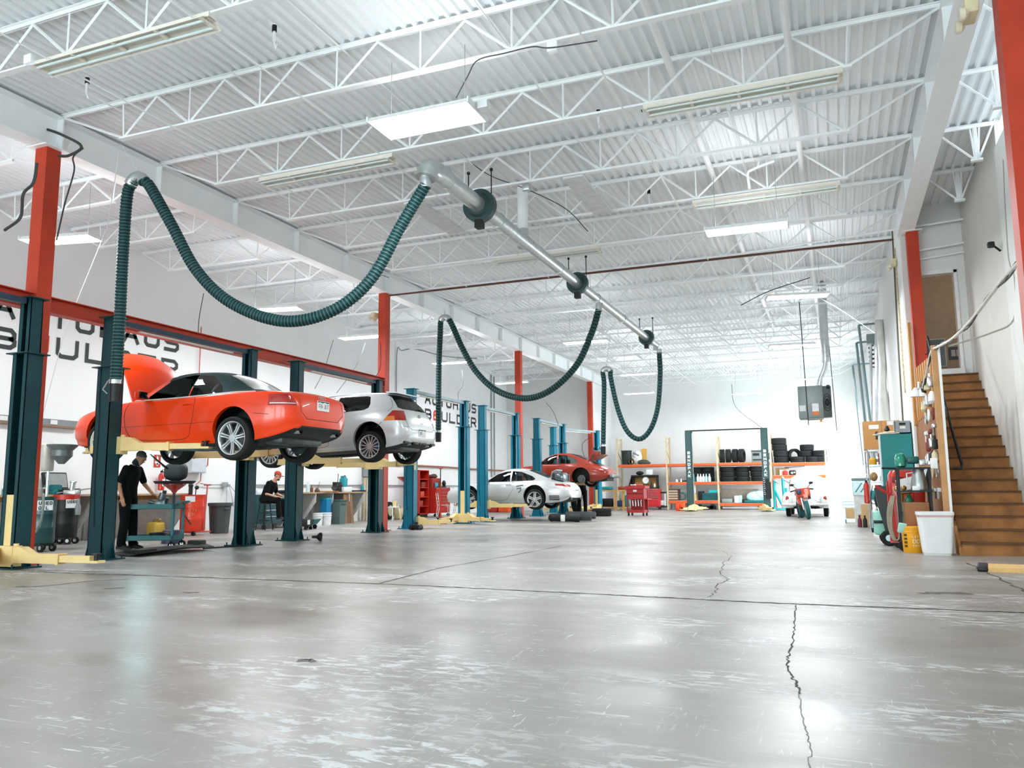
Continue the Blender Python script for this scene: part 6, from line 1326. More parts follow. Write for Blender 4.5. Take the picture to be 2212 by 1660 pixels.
for k, (x, y) in enumerate(((-13.65, 27.1), (-13.4, 28.0))):
    t = thing('folding_chair', ('silver metal chair frame behind the empty lift, nearer the red stand', 'silver metal chair frame half hidden by the empty lift post')[k], 'chair', (x, y, 0), .3); MB().rbox((0, 0, .46), (.42, .42, .03), .01).build('seat', M('#7f8a8c', .5), t); m = MB()
    for s in (-1, 1): m.tube([(.22, s*.2, 0), (.2, s*.2, .45), (-.18, s*.2, .47), (-.24, s*.2, .9)], .012, 6).cyl((-.24, s*.2, 0), (-.17, s*.2, .46), .012, n=6)
    m.cyl((-.24, -.2, .88), (-.24, .2, .88), .012, n=6).cyl((.2, -.2, .2), (.2, .2, .2), .01, n=6).cyl((-.2, -.2, .25), (-.2, .2, .25), .01, n=6); m.build('frame', mChrome, t)
t = thing('under_tray', 'black plastic under-tray lying on the floor in front of the convertible', 'panel', (-10.35, 10.75, 0)); m = MB(); m.loft([[Vector((x, y, .02+z)) for x, y, z in ((-.5, -1.05, .03), (-.1, -1.0, .0), (.15, -1.05, .05))]+[Vector((x, y, .005+z)) for x, y, z in ((.15, -1.05, .05), (-.1, -1.0, .0), (-.5, -1.05, .03))], [Vector((x, y, .02+z)) for x, y, z in ((-.55, -.2, .06), (-.1, -.2, .02), (.2, -.2, .08))]+[Vector((x, y, .005+z)) for x, y, z in ((.2, -.2, .08), (-.1, -.2, .02), (-.55, -.2, .06))], [Vector((x, y, .02+z)) for x, y, z in ((-.5, .65, .05), (-.1, .6, .10), (.1, .65, .04))]+[Vector((x, y, .005+z)) for x, y, z in ((.1, .65, .04), (-.1, .6, .10), (-.5, .65, .05))]]); m.build('tray', mBlk, t, 20)
MB().rbox((-.2, .55, .1), (.25, .22, .14), .03).rbox((-.3, -.6, .06), (.3, .4, .05), .02).rod((-.1, .6, .02), (.1, 1.9, .015), .02).build('duct_boss', mDark, t)
t = thing('boot_funnel', 'small black rubber cup lying on the floor between the lifts', 'cup', (-9.84, 13.85, .05), .4); MB().lathe([(.025, -.09), (.03, .0), (.085, .06), (.09, .1), (.08, .1), (.02, .0)], 16, ax='X', o=(0, 0, .04)).build('cup', mBlk, t)
t = thing('floor_jack', 'small dark floor jack at the foot of the teal lift post', 'jack', (-10.15, 18.6, 0)); MB().rbox((0, 0, .08), (.3, .2, .12), .03).cyl((.1, -.12, .05), (.1, .12, .05), .05, n=12).cyl((-.1, -.12, .05), (-.1, .12, .05), .05, n=12).cyl((0, 0, .1), (0, 0, .2), .05, n=12).build('body', mBlk, t)
# ================================================================ RIGHT SIDE: stairs and clutter along the wall
mStair = M('#9a6838', .7, var=.3, scale=4); mStairD = M('#5d3e25', .75, var=.2, scale=5)
X0s, X1s, Ys, RI, RU = 1.62, XS-.005, 13.55, .186, .243
t = thing('staircase', 'brown wooden staircase with worn dirty risers climbing to the landing doorway', 'staircase', (0, 0, 0))
for k in range(17):
    y = Ys+RU*k; z = RI*(k+1)
    MB().box(X0s+.04, y, z-RI, X1s, y+.02, z-.025).build('riser', mStair, t, 0); MB().box(X0s+.04, y-.028, z-.028, X1s, y+RU+.02, z).build('tread', mStairD, t, 0)
MB().box(X0s+.04, Ys+RU*16, RI*17-.03, X1s, 18.02, RI*17-.001).build('landing', mStairD, t, 0)
MB().prism([(Ys, 0), (Ys+.02, .12), (Ys+RU*16+.1, RI*17-.05), (18.0, RI*17-.05), (18.0, 0)], X0s, X0s+.04, 'X').build('stringer', mPly, t, 0)
t = thing('partition', 'plywood partition along the open side of the stairs, with a tall pale-edged end post', 'partition', (1.5, 13.95, 0))
MB().box(0, 0, 0, .12, .06, 3.2).build('end_post', M('#b78a5b', .6, var=.2, scale=2.5), t, 0)
MB().box(.085, -.004, 0, .122, .0, 3.2).build('edge_trim', mWhiteP, t, 0)
MB().box(.05, .06, 0, .07, 3.95, 2.35).build('plywood_sheet', M('#8f5d33', .6, var=.12, scale=2), t, 0)
for k in range(9): MB().box(.03, .25+k*.36, 2.25, .05, .37+k*.36, 3.1+.02*k).build('slat', M('#b9823f', .55, var=.12), t, 0)
MB().box(.0, 3.55, 2.2, .05, 3.75, 4.25).build('tall_board', M('#b9823f', .55, var=.12), t, 0)
t = thing('handrail', 'dark pipe handrail with an elbow on the stair side of the partition', 'handrail', (1.68, 0, 0)); MB().tube([(0, 14.05, 1.28), (.12, 14.05, 1.28), (.14, 14.12, 1.33), (.12, 14.7, 1.85), (.1, 17.0, 3.85)], .022, 8).build('rail', mBlk, t); MB().cyl((0, 15.3, 2.3), (.12, 15.3, 2.38), .01, n=6).cyl((0, 16.6, 3.45), (.1, 16.6, 3.5), .01, n=6).build('bracket', mBlk, t)
# bins at the foot of the stairs
t = thing('trash_can', 'tall white tapered bin with a pale red liner band beside the foot of the stairs', 'bin', (1.33, 13.55, 0)); m = MB()
def rr(w, d, z, r=.06, n=4):
    P_ = []
    for cx, cy, a0 in ((w/2-r, d/2-r, 0), (-w/2+r, d/2-r, pi/2), (-w/2+r, -d/2+r, pi), (w/2-r, -d/2+r, 1.5*pi)): P_ += [Vector((cx+r*cos(a0+k*pi/2/n), cy+r*sin(a0+k*pi/2/n), z)) for k in range(n+1)]
    return P_
m.loft([rr(.36, .30, 0), rr(.37, .31, .03), rr(.38, .32, .035), rr(.47, .40, .58), rr(.49, .42, .585), rr(.49, .42, .63), rr(.46, .39, .63), rr(.37, .31, .06)]); m.build('body', M('#e3e6e6', .5, var=.03), t, 40)
m = MB(); m.loft([rr(.472, .402, .555), rr(.484, .414, .582)], False, False); m.build('liner_band', M('#d9aaa6', .5), t, 40)
g_ = G(1975, 1195); t = thing('bucket', 'yellow bucket with white slogan lettering beside the white bin', 'bucket', (g_.x, g_.y+.12, 0)); MB().lathe([(.135, 0), (.138, .005), (.152, .30), (.158, .305), (.158, .32), (.152, .325), (.152, .36), (.160, .365), (.160, .39), (.15, .395)], 28).build('pail', M('#e5a019', .45, var=.05), t, 40)
m = MB()
for wd_, z, h, w_ in (("LET'S", .225, .032, .021), ('DO', .145, .06, .045), ('THIS', .09, .035, .027)):
    def PP(u, v, d, z=z, W0=-.005): a = -1.57+.12+(u-.03)/.148; return ((.1405+.0475*(v+z)/.39)*cos(a), (.1405+.0475*(v+z)/.39)*sin(a), z+v)
    text(m, wd_, PP, h, w_, .007, h*.16)
m.build('lettering', M('#f3e7c6', .5), t, 0)
m = MB()
for k in range(4): a = -2.35; m.bc((.149*cos(a), .149*sin(a), .1+k*.055), (.004, .05, .035), rz=a)
m.build('dark_label', M('#4a3514', .5), t, 0)
t['label'] = t['label']
m = MB(); m.rbox((-.11, -.06, .35), (.12, .05, .16), .02, rx=.3, ry=.2); tag(m.build('rag', M('#9fd0c3', .9)), 'mint green rag hanging over the yellow bucket rim', 'cloth').location = (g_.x-.03, g_.y+.1, .02)
# black rack with pitcher
t = thing('utility_rack', 'black angle-iron rack behind the yellow bucket and white bin', 'rack', (1.14, 14.3, 0))
for x, y in ((-.22, -.16), (.22, -.16), (-.22, .16), (.22, .16)): MB().box(x-.018, y-.018, .1, x+.018, y+.018, 1.30).build('upright', mBlk, t, 0)
for z in (.30, .92, 1.28): MB().box(-.25, -.19, z, .25, .19, z+.025).build('shelf', mBlk, t, 0)
MB().rod((-.22, -.16, 1.29), (-.42, -.16, 1.30), .022).ball((-.43, -.16, 1.3), .025, 8, 6).build('crank', mBlk, t, 0)
for s in (-1, 1): MB().cyl((s*.2, -.2, .09), (s*.2, -.15, .09), .09, n=18).build('wheel', mRub, t)
t = thing('pitcher', 'battered aluminium oil pitcher on the middle shelf of the black rack', 'pitcher', (1.22, 14.28, .945)); MB().lathe([(.12, 0), (.125, .02), (.12, .1), (.085, .3), (.08, .33)], 22).build('body', M('#a9adab', .35, .85, var=.15), t); MB().prism([(.05, .28), (.12, .36), (.13, .33), (.09, .2)], -.03, .03, 'Y').build('spout', mAlu, t, 0); MB().tube([(-.085, 0, .28), (-.17, 0, .27), (-.17, 0, .12), (-.11, 0, .08)], .012, 6).build('handle', mAlu, t)
tag(MB().rbox((1.15, 14.28, .55), (.36, .28, .42), .01).build('carton', M('#8d5f3d', .75)), 'brown box on the bottom shelf of the black rack', 'box')
t = thing('oiler', 'green glass-bowl air dryer standing on top of the black rack', 'filter', (.98, 14.35, 1.305)); MB().lathe([(.05, 0), (.085, .03), (.085, .17), (.06, .22), (.02, .235)], 18).build('bowl', M('#12806a', .15, coat=.5), t); MB().rbox((.18, 0, .12), (.18, .1, .12), .03).build('head', M('#17544c', .4), t)
for k, (dx, dz, ww) in enumerate(((.14, .0, .09), (.25, .0, .07), (.02, -.42, .1))): tag(MB().rbox((1.14+dx, 14.2, 1.335+dz+ww/2), (ww, .1, ww), .01).build('fitting', (mGalv, mAlu, mWhiteP)[k]), ('galvanised fitting beside the green bowl on the black rack', 'bright fitting at the right end of the black rack top', 'white tin left of the aluminium pitcher')[k], 'fitting')
# red blower case, grey caddy, gas bottles
g_ = G(1948, 1183)
t = thing('gas_cart', 'cart with two green gas cylinders, brass regulators and looped hoses', 'cart', (.98, 14.8, 0))
MB().rbox((0, .1, .1), (.4, .25, .03), .01).cyl((-.18, .2, .1), (-.18, .25, 1.1), .015, n=8).cyl((.2, .2, .1), (.2, .25, 1.1), .015, n=8).rod((-.38, -.05, 1.02), (-.12, -.05, .85), .03).build('frame', mRedT, t)
for x, h, r in ((.02, .62, .085), (.12, .85, .07)): MB().lathe([(r*.6, .12), (r, .2), (r, h-.08), (r*.6, h), (.025, h+.02), (.025, h+.08)], 18, o=(x, .05, 0)).build('cylinder', M('#0f6a4c', .35, coat=.3), t)
m = MB(); m.cyl((-.06, 0, .9), (.16, 0, .92), .03, n=10).ball((-.05, -.03, .97), (.05, .025, .05)).ball((.05, -.03, .98), (.045, .025, .045)).cyl((.02, .05, .7), (.02, .02, .92), .02, n=8); m.build('regulator', M('#9a7b48', .35, .8), t)
m = MB()
for k in range(5): m.tube(catmull([(-.10-.012*k, -.1, .86), (-.15-.018*k, -.12, .62), (-.17-.014*k, -.12, .35), (-.12-.01*k, -.12, .14), (-.07+.01*k, -.12, .22), (-.06, -.12, .5), (-.07, -.1, .8)], 4), .010, 5)
m.build('hose', M('#9a927c', .5), t)
for s in (-1, 1): MB().cyl((s*.12+.05, .0, .08), (s*.12+.05, .06, .08), .08, n=20).build('wheel', mRub, t)
t = thing('blower_case', 'big red plastic case with a handle slot and white paper on it', 'case', (1.10, 15.3, 0)); m = MB(); m.loft([rr(.5, .3, .15, .08), rr(.52, .32, .3, .08), rr(.56, .34, .95, .08), rr(.54, .32, 1.2, .08), rr(.46, .25, 1.28, .08)]); m.build('body', mRedT, t, 40); MB().rbox((-.12, -.165, 1.12), (.2, .02, .1), .01).build('handle_slot', M('#701811', .5), t); MB().bc((.0, -.19, 1.05), (.3, .01, .2), ry=-.25).build('paper', mWhiteP, t, 0); MB().box(-.2, -.12, 0, .2, .12, .15).build('foot', mBlk, t, 0)
g_ = G(1919, 1180); t = thing('fuel_caddy', 'dark grey fuel caddy with a mint tank and two rubber wheels', 'caddy', (g_.x, g_.y+.12, 0))
MB().loft([[Vector((x, y, .22)) for x, y in ((-.02, -.1), (.18, -.1), (.18, .16), (-.02, .16))], [Vector((x, y, .6)) for x, y in ((-.10, -.1), (.12, -.1), (.12, .16), (-.10, .16))], [Vector((x, y, .98)) for x, y in ((-.16, -.1), (.10, -.1), (.10, .16), (-.16, .16))], [Vector((x, y, 1.02)) for x, y in ((-.10, -.08), (.08, -.08), (.08, .14), (-.10, .14))]]).build('body', M('#2f3838', .6), t, 30)
MB().rbox((-.1, .12, .38), (.2, .2, .42), .05).build('tank', M('#8cc9b6', .45), t); MB().rbox((-.1, .015, .40), (.21, .02, .05), .005).build('strap', mBlk, t)
for x, y in ((.02, -.12), (.02, .25)):
    m = MB(); m.T = Matrix.Translation((x, y, .135)); m.lathe([(.05, -.045), (.11, -.05), (.135, -.03), (.135, .03), (.11, .05), (.05, .045)], 26, ax='Y'); wl = m.build('wheel', mRub, t); m = MB(); m.T = Matrix.Translation((x, y, .135)); m.cyl((0, -.052, 0), (0, .052, 0), .055, n=18).cyl((0, -.058, 0), (0, .058, 0), .02, n=10); m.build('hub', M('#a9c7c8', .3, .6), wl)
# cabinet and what sits on it
t = thing('cabinet', 'tall teal steel cabinet against the right wall', 'cabinet', (1.19, 18.5, 0)); MB().box(-.29, -.28, .02, .29, .3, 2.08).build('case', M('#1b7f80', .5, var=.12, scale=2), t, 0); MB().box(-.305, -.27, .03, -.29, .29, 2.07).build('door', M('#c9d6d6', .4), t, 0); MB().box(-.27, -.284, .05, .27, -.28, 2.05).build('side_panel', M('#1d8384', .5, var=.15, scale=2), t, 0); MB().rod((-.3, -.2, 1.0), (-.36, -.2, 1.0), .02).build('handle', mAlu, t, 0)
m = MB(); rnd = random.Random(3)
for k in range(14): y = -.2+.035*k; a_ = rnd.uniform(-.05, .12); m.rod((-.42+rnd.uniform(0, .2), y, 2.09+.012*(k % 4)), (.05+rnd.uniform(-.05, .15), y+a_, 2.10+.014*(k % 5)), .018)
t = thing('trim_strips', 'pile of loose trim strips and papers lying on the teal cabinet', 'strips', (1.19, 18.45, 0)); m.build('strips', M('#b8ae98', .6, var=.35, scale=9), t, 0); MB().lathe([(.02, 0), (.06, .03), (.02, .12)], 12, o=(-.14, 0, 2.15)).build('cone', mBlk, t)
t = thing('milk_crate', 'grey plastic crate on the right end of the teal cabinet', 'crate', (1.33, 18.4, 2.09)); m = MB(); m.box(-.15, -.15, 0, .15, .15, .02)
for a in ((-.15, -.15, .15, -.14), (-.15, .14, .15, .15), (-.15, -.15, -.14, .15), (.14, -.15, .15, .15)): m.box(a[0], a[1], 0, a[2], a[3], .26)
m.build('crate', M('#8d979c', .5), t, 0); MB().box(-.06, -.153, .17, .06, -.15, .22).build('hand_slot', mDark, t, 0); MB().box(-.05, -.152, .1, .05, -.15, .15).build('label_plate', mWhiteP, t, 0)
cy = 20.6; a = AY(1868, 972, cy); b = AY(1942, 908, cy)
t = thing('carton', 'big brown cardboard box with a white shipping label, above the wire shelving', 'box', ((a.x+b.x)/2, cy+.3, a.z)); W = b.x-a.x; H = b.z-a.z
MB().box(-W/2, -.3, 0, W/2, .3, H).build('box', M('#b07f4b', .75, var=.05), t, 0); MB().box(-W/2+.12, -.303, H*.72, -W/2+.33, -.3, H*.86).build('shipping_label', mWhiteP, t, 0); MB().box(W/2-.26, -.303, H*.84, W/2-.04, -.3, H*.98).build('shipping_label', M('#cfd2d0', .6), t, 0); MB().box(-.01, -.302, 0, .02, -.3, H).build('tape', M('#9a6c3d', .5), t, 0); MB().box(-W/2+.25, -.303, H*.35, -W/2+.31, -.3, H*.62).build('print', mDark, t, 0)
# wire shelving with odds and ends
sx0, sx1, sy0, sy1 = .70, 1.35, 19.9, 21.4; t = thing('wire_shelving', 'chrome wire shelving on casters between the teal cabinet and the back', 'shelving', (0, 0, 0))
for x in (sx0, sx1):
    for y in (sy0, sy1): MB().cyl((x, y, .08), (x, y, a.z-.005), .016, n=8).build('post', mChrome, t); MB().cyl((x-.02, y, .05), (x+.02, y, .05), .05, n=12).build('caster', mRub, t)
SZ = (.25, .72, 1.12, 1.5, a.z-.03)
for z in SZ:
    m = MB()
    for k in range(9): x = sx0+(sx1-sx0)*k/8; m.cyl((x, sy0, z), (x, sy1, z), .006, n=5)
    for y in (sy0, (sy0+sy1)/2, sy1): m.cyl((sx0, y, z-.015), (sx1, y, z-.015), .01, n=5)
    m.box(sx0-.01, sy0-.008, z-.04, sx1+.01, sy0, z-.004)
    m.build('shelf', mAlu, t, 0)
oddm = [mWhiteP, M('#d9a12c', .5), M('#7c2436', .5), M('#2b9fa6', .4), M('#c9c2b0', .7), M('#39434a', .5), M('#a37f55', .7), M('#b9c7cc', .4)]
names = ['white', 'amber', 'wine-red', 'turquoise', 'cream', 'dark grey', 'tan', 'pale blue']
rnd = random.Random(11); used = 0; ordn = ['second', 'third', 'fourth', 'top']
for si, z in enumerate(SZ[:4]):
    x = sx0+.02; k = 0
    for ci, w_ in ((si*3 % 8, .17), ((si*3+1) % 8, .15), ((si*3+2) % 8, .2)):
        h = (.26, .2, .24, .17)[(si+k) % 4]; hh = min(h, .3); m = MB()
        if (si+k) % 3 == 0: m.lathe([(w_*.45, 0), (w_*.48, .02), (w_*.46, hh*.7), (w_*.2, hh*.9), (w_*.18, hh)], 14)
        elif (si+k) % 3 == 1: m.rbox((0, 0, hh/2), (w_, .26, hh), .02)
        else: m.ball((0, 0, hh*.45), (w_*.5, .16, hh*.45), 14, 9)
        kind = ('canister', 'box', 'bag')[(si+k) % 3]
        tag(m.build(kind, oddm[ci]), f'{names[ci]} {kind} at the front of the {("lowest", "second", "third", "fourth")[si]} wire shelf', kind).location = (x+w_/2, sy0+.2, z+.008); x += w_+.03; k += 1
t = thing('fire_extinguisher', 'red fire extinguisher standing on the floor side of the wire shelving', 'extinguisher', (.66, 20.9, .62)); MB().lathe([(.05, 0), (.065, .02), (.065, .42), (.03, .5)], 16).build('cylinder', mRedT, t); MB().rbox((0, 0, .52), (.05, .1, .05), .01).build('valve', mBlk, t); MB().box(-.068, -.03, .2, -.06, .03, .3).build('label_plate', mWhiteP, t, 0)
MB().cyl((.03, 0, -.62), (.03, 0, .0), .02, n=8).build('stand', mGalv, t)
t = thing('cable_bundle', 'tangle of black cables hanging on the front of the wire shelving', 'cables', (.80, 19.82, 0)); m = MB()
for k in range(7): o_ = rnd.uniform(-.1, .2); m.tube(catmull([(o_, 0, 1.05), (o_-.06, -.03, .7), (o_+.02, -.03, .45+.03*k), (o_+.08, -.02, .75), (o_+.05, 0, 1.05)], 5), .011, 5)
m.build('cables', mBlk, t)
t = thing('cooler_box', 'pale blue cooler box with dark stripes beyond the fire extinguisher', 'cooler', (.62, 23.6, .78)); MB().rbox((0, 0, .2), (.45, .6, .4), .03).build('box', M('#d5edf1', .4), t); MB().rbox((0, 0, .43), (.47, .62, .07), .02).build('lid', M('#75858a', .5), t); m = MB(); stroke(m, [(-.15, .1), (.0, .32)], .03, lambda u, v, d: (u, -.302, v)); stroke(m, [(-.02, .1), (.13, .32)], .03, lambda u, v, d: (u, -.302, v)); m.build('stripe', M('#2f8f98', .5), t, 0)
MB().box(-.2, -.25, -.78, .2, .25, 0).build('stand', M('#cfd6d6', .5), t, 0)
t = thing('wire_basket', 'turquoise-tinted wire basket trolley farthest along the right wall', 'basket', (.42, 25.2, 0)); m = MB()
for k in range(8): x = -.28+.08*k; m.cyl((x, -.3, .42), (x, -.3, .68), .006, n=5); m.cyl((x, -.3, .42), (x, .3, .42), .006, n=5)
for k in range(4): z = .42+.085*k; m.tube([(-.28, -.3, z), (.28, -.3, z), (.28, .3, z), (-.28, .3, z), (-.28, -.3, z)], .006, 5)
m.build('basket', M('#7fb9bd', .4), t); MB().box(-.26, -.28, .1, .26, .28, .13).build('deck', mAlu, t, 0)
for sx in (-.22, .22):
    for sy in (-.24, .24): MB().cyl((sx-.015, sy, .05), (sx+.015, sy, .05), .05, n=12).build('caster', M('#3aa8ab', .5), t); MB().cyl((sx, sy, .1), (sx, sy, .42), .012, n=6).build('post', mAlu, t)
for k, (x, y, z, w_, h, lab) in enumerate(((.42, 25.0, .13, .42, .28, 'cream cardboard box in the bottom of the far wire basket trolley'), (.66, 23.0, 0, .34, .30, 'tan cardboard box on the floor in front of the cooler box'), (.70, 23.0, .30, .26, .26, 'smaller tan cardboard box stacked on the floor box'))): tag(MB().box(x-w_/2, y-.2, z, x+w_/2, y+.2, z+h).build('carton', M('#c9a678', .75, var=.05), smooth=0), lab, 'box')
for k, (x, y, m_, lab) in enumerate(((.62, 22.2, mBlk, 'dark spray can on the floor before the tan boxes'), (.75, 22.0, mTealL, 'turquoise spray bottle on the floor before the tan boxes'), (.5, 22.3, M('#6b2433', .5), 'wine-red bottle lying on the floor before the tan boxes'))): bottle(lab, (x, y, 0), m_, mDark, .3, .05)
# door tracks, ladders and the rolled curtain on the right wall
for k, (p, q, e) in enumerate((((1855, 703), (1886, 930), (1884, 699)), ((1850, 741), (1874, 930), (1868, 738)), ((1842, 789), (1862, 935), (1852, 788)))):
    Y = (27.5, 29.2, 32.5)[k]; a = AY(*p, Y); b = AY(*q, Y); c = AY(*e, Y)
    t = thing('door_track', ('tall grey door track with a top arm, nearest on the right wall', 'second grey door track from the camera on the right wall', 'third and farthest grey door track on the right wall')[k], 'track', (0, 0, 0), 0, 'door tracks on the right wall')
    MB().rod(a, Vector((b.x, Y, 1.8)), .055).build('rail', M('#7e9496', .4, .5), t, 0); MB().rod(a, Vector((1.5, Y, a.z+.02)), .05).rod(Vector((b.x, Y, 1.85)), Vector((1.5, Y, 1.85)), .05).build('arm', M('#7e9496', .4, .5), t, 0)
for k, (Y, xb, xt) in enumerate(((25.8, 1.15, 1.36), (28.2, 1.1, 1.3))):
    t = thing('ladder', ('aluminium ladder leaning on the right wall above the cardboard box', 'second aluminium ladder farther along the right wall')[k], 'ladder', (0, 0, 0)); y0_, y1_ = Y-.2, Y+.2; z0, z1 = 1.9, 5.6
    for y in (y0_, y1_): MB().rod((xb, y, z0), (xt, y, z1), .05).build('stile', mAlu, t, 0)
    for j in range(12): f = (j+.5)/12; MB().cyl((xb+(xt-xb)*f, y0_, z0+(z1-z0)*f), (xb+(xt-xb)*f, y1_, z0+(z1-z0)*f), .016, n=8).build('rung', mAlu, t)
    MB().box(min(xb, 1.3), Y-.1, z0-.03, 1.5, Y+.1, z0).build('bracket', mGalv, t, 0)
t = thing('rolled_curtain', 'tall roll of cloudy white plastic sheeting hung beside the ladders', 'curtain', (1.38, 24.6, 0)); MB().tube(catmull([(0, 0, 1.9), (.03, .03, 2.6), (-.02, .0, 3.6), (.03, 0, 4.6), (.0, 0, 5.7)], 6), [.08]*6+[.13]*7+[.1]*6+[.11]*6, 12).build('roll', M('#d9d8d2', .5, var=.12, scale=3), t); MB().cyl((0, 0, 5.6), (.12, 0, 5.7), .02, n=6).build('hook', mGalv, t)
t = thing('door_motor', 'dark coiled door spring high on the right wall between the tracks', 'spring', (1.32, 28.6, 4.9)); m = MB(); m.tube([(.07*cos(a*1.2), .07*sin(a*1.2), a*.028) for a in [k*.35 for k in range(80)]], .02, 5); m.build('spring', mDark, t); MB().box(-.12, -.15, .78, .18, .15, 1.1).build('bracket', mGrayM, t, 0)
# cables, lamps, little fixtures at the right
tag(MB().tube(catmull([(1.49, 19.3, 6.7), (1.485, 19.5, 5.6), (1.485, 19.9, 4.0), (1.485, 20.1, 2.4)], 5), .02, 6).build('wall_cable', M('#5d5748', .6)), 'dark cable running down the right wall left of the second red column', 'cable')
m = MB(); e0 = AX(2212, 556, 1.86); top_ = Vector((1.56, 13.9, 3.22))
pts = [e0, AX(2160, 612, 1.82), AX(2100, 690, 1.72), AX(2060, 730, 1.64), AX(2030, 748, 1.58), AX(2012, 760, 1.52), AX(2003, 800, 1.48), AX(1993, 838, 1.44)]
m.tube(catmull(pts, 6), .022, 8); cab = thing('cable_bundle', 'thick white cable bundle sweeping from the right-hand column down past the stairs', 'cables', (0, 0, 0)); m.build('sheath', M('#cfccc4', .55), cab)
m = MB(); m.tube([p+Vector((.0, -.02, .035*sin(i*.9))) for i, p in enumerate(catmull(pts, 6))], .01, 5); m.tube([p+Vector((.015, -.02, .035*cos(i*.7))) for i, p in enumerate(catmull(pts, 6))], .008, 5); m.build('cords', M('#4d4a42', .6), cab)
lp = AX(1985, 850, 1.42); t = thing('flood_lamp', 'white twin flood lamp hanging from the cable bundle beside the partition', 'lamp', lp)
for s in (-1, 1): MB().lathe([(.02, .1), (.06, .04), (.09, -.06), (.08, -.06), (.05, .03)], 16, o=(s*.05, 0, 0)).build('shade', mWhiteP, t)
MB().cyl((0, 0, .08), (.01, 0, .2), .02, n=8).build('stem', mWhiteP, t)
p_ = [AX(2168, 345, XS-.03), AX(2172, 440, XS-.03), AX(2180, 560, XS-.03), AX(2192, 600, XS-.03), AX(2190, 690, XS-.03), AX(2140, 720, 2.3), AX(2050, 748, 1.66)]
tag(MB().tube(catmull(p_, 5), .014, 6).build('wall_cable', M('#a39f93', .6)), 'thin grey cable running down the pale wall edge and across to the stair post', 'cable')
p0 = AX(2162, 532, XS-.02); t = thing('security_camera', 'small black camera on the wall right of the landing doorway', 'camera', p0); MB().rbox((-.14, -.03, .03), (.1, .1, .09), .02).build('head', mBlk, t); MB().rod((-.1, 0, .02), (.0, .06, -.06), .03).build('arm', mBlk, t, 0)
def elight(loc, rz, label):
    t = thing('emergency_light', label, 'light', loc, rz); MB().rbox((0, 0, 0), (.12, .26, .15), .02).build('case', M('#d9cda8', .5), t)
    for s in (-1, 1): MB().lathe([(.02, -.03), (.055, .0), (.06, .05), (.05, .05)], 16, o=(.06, s*.12, -.08), ax='X').build('lamp_head', M('#e3dcc4', .3), t)
    return t
elight(AY(2098, 12, 8.1)+Vector((0, .1, 0)), pi, 'cream twin-head emergency light on the column at the top right corner')
elight((1.43, 18.9, AY(1935, 568, 18.9).z), pi, 'cream twin-head emergency light on the wall left of the second red column')
elight((-10.98, 17.8, AY(816, 682, 17.8).z), pi, 'beige emergency light on the column behind the silver hatchback')
tag(MB().box(1.47, 18.95, 3.0, 1.5, 19.02, 6.2).build('chain_guard', M('#b9a987', .7, var=.4, scale=30), smooth=0), 'narrow beige perforated strip down the wall beside the second red column', 'strip')
for k, z in enumerate((5.62, 5.78, 6.0)): tag(MB().cyl((-1.6 if k == 2 else 1.72, 17.95-.1*k, z+(.12 if k == 2 else 0)), (XS, 17.9-.1*k, z+(.3 if k == 2 else .06)), .022, n=8).build('conduit', mSteelW), ('lowest white conduit crossing above the landing doorway', 'middle white conduit crossing above the landing doorway', 'long white conduit crossing the red column top towards the roof')[k], 'conduit')
# hanging fittings on the partition
rnd = random.Random(5); kinds = ['clamp', 'coupling', 'bracket', 'hose_clip', 'pulley', 'hook']
for r_ in range(8):
    for c_ in range(3):
        y = 14.3+c_*.55+rnd.uniform(-.08, .08); z = 2.65-r_*.24+rnd.uniform(-.03, .03); kd = kinds[(r_*3+c_) % 6]; m = MB(); q = r_ % 4
        if q == 0: m.rbox((0, 0, 0), (.08, .14, .16), .02).cyl((0, 0, .06), (0, .0, .14), .02, n=8)
        elif q == 1: m.lathe([(.03, -.1), (.06, -.06), (.05, .05), (.02, .1)], 12)
        elif q == 2: m.tube([(0, .07*cos(a), .09*sin(a)) for a in [2*pi*j/14 for j in range(15)]], .018, 6)
        else: m.rbox((0, 0, 0), (.06, .2, .07), .015).rod((0, .05, 0), (0, .08, -.14), .03)
        o = tag(m.build(kd, (mGalv, M('#cbbf9c', .5), mDark, mAlu, M('#7c3a33', .5), mWhiteP)[(r_*5+c_) % 6]), f'{kd.replace("_", " ")} hanging on the partition, {("top", "second", "third", "fourth", "fifth", "sixth", "seventh", "bottom")[r_]} row, {("nearest the end post", "middle of its row", "farthest from the end post")[c_]}', 'fitting', 'fittings hung on the plywood partition'); o.location = (1.50-.01, y, z)
tag(MB().rbox((1.42, 13.97, 1.36), (.1, .02, .16), .005).build('switch_box', mWhiteP), 'small white switch box on the partition end post above the black rack', 'switch')
# office glimpse
t = thing('picture_frame', 'dark framed picture of a car on the office back wall', 'picture', (2.25, 21.86, 4.25)); MB().box(-.42, 0, -.35, .42, .03, .35).build('frame', M('#a9a296', .5), t, 0); MB().box(-.40, -.004, -.33, .40, 0, .33).build('print', M('#12181b', .3, var=.4, scale=2), t, 0); m = MB(); m.ball((-.05, 0, -.2), (.27, .008, .12), 16, 8); m.build('print_car', M('#73706c', .5), t)
t = thing('picture_frame', 'small dark photo frame right of the large picture in the office', 'picture', (2.88, 21.86, 4.22)); MB().box(-.15, 0, -.15, .15, .03, .15).build('frame', mBlk, t, 0); MB().box(-.1, -.004, -.08, -.01, 0, .08).box(.01, -.004, -.08, .1, 0, .08).build('print', M('#8e8a86', .5), t, 0)
t = thing('side_table', 'small reddish wooden table glimpsed through the landing doorway', 'table', (2.4, 20.9, 3.02)); MB().box(-.3, -.25, .62, .3, .25, .66).build('tabletop', M('#7c2f1c', .5), t, 0)
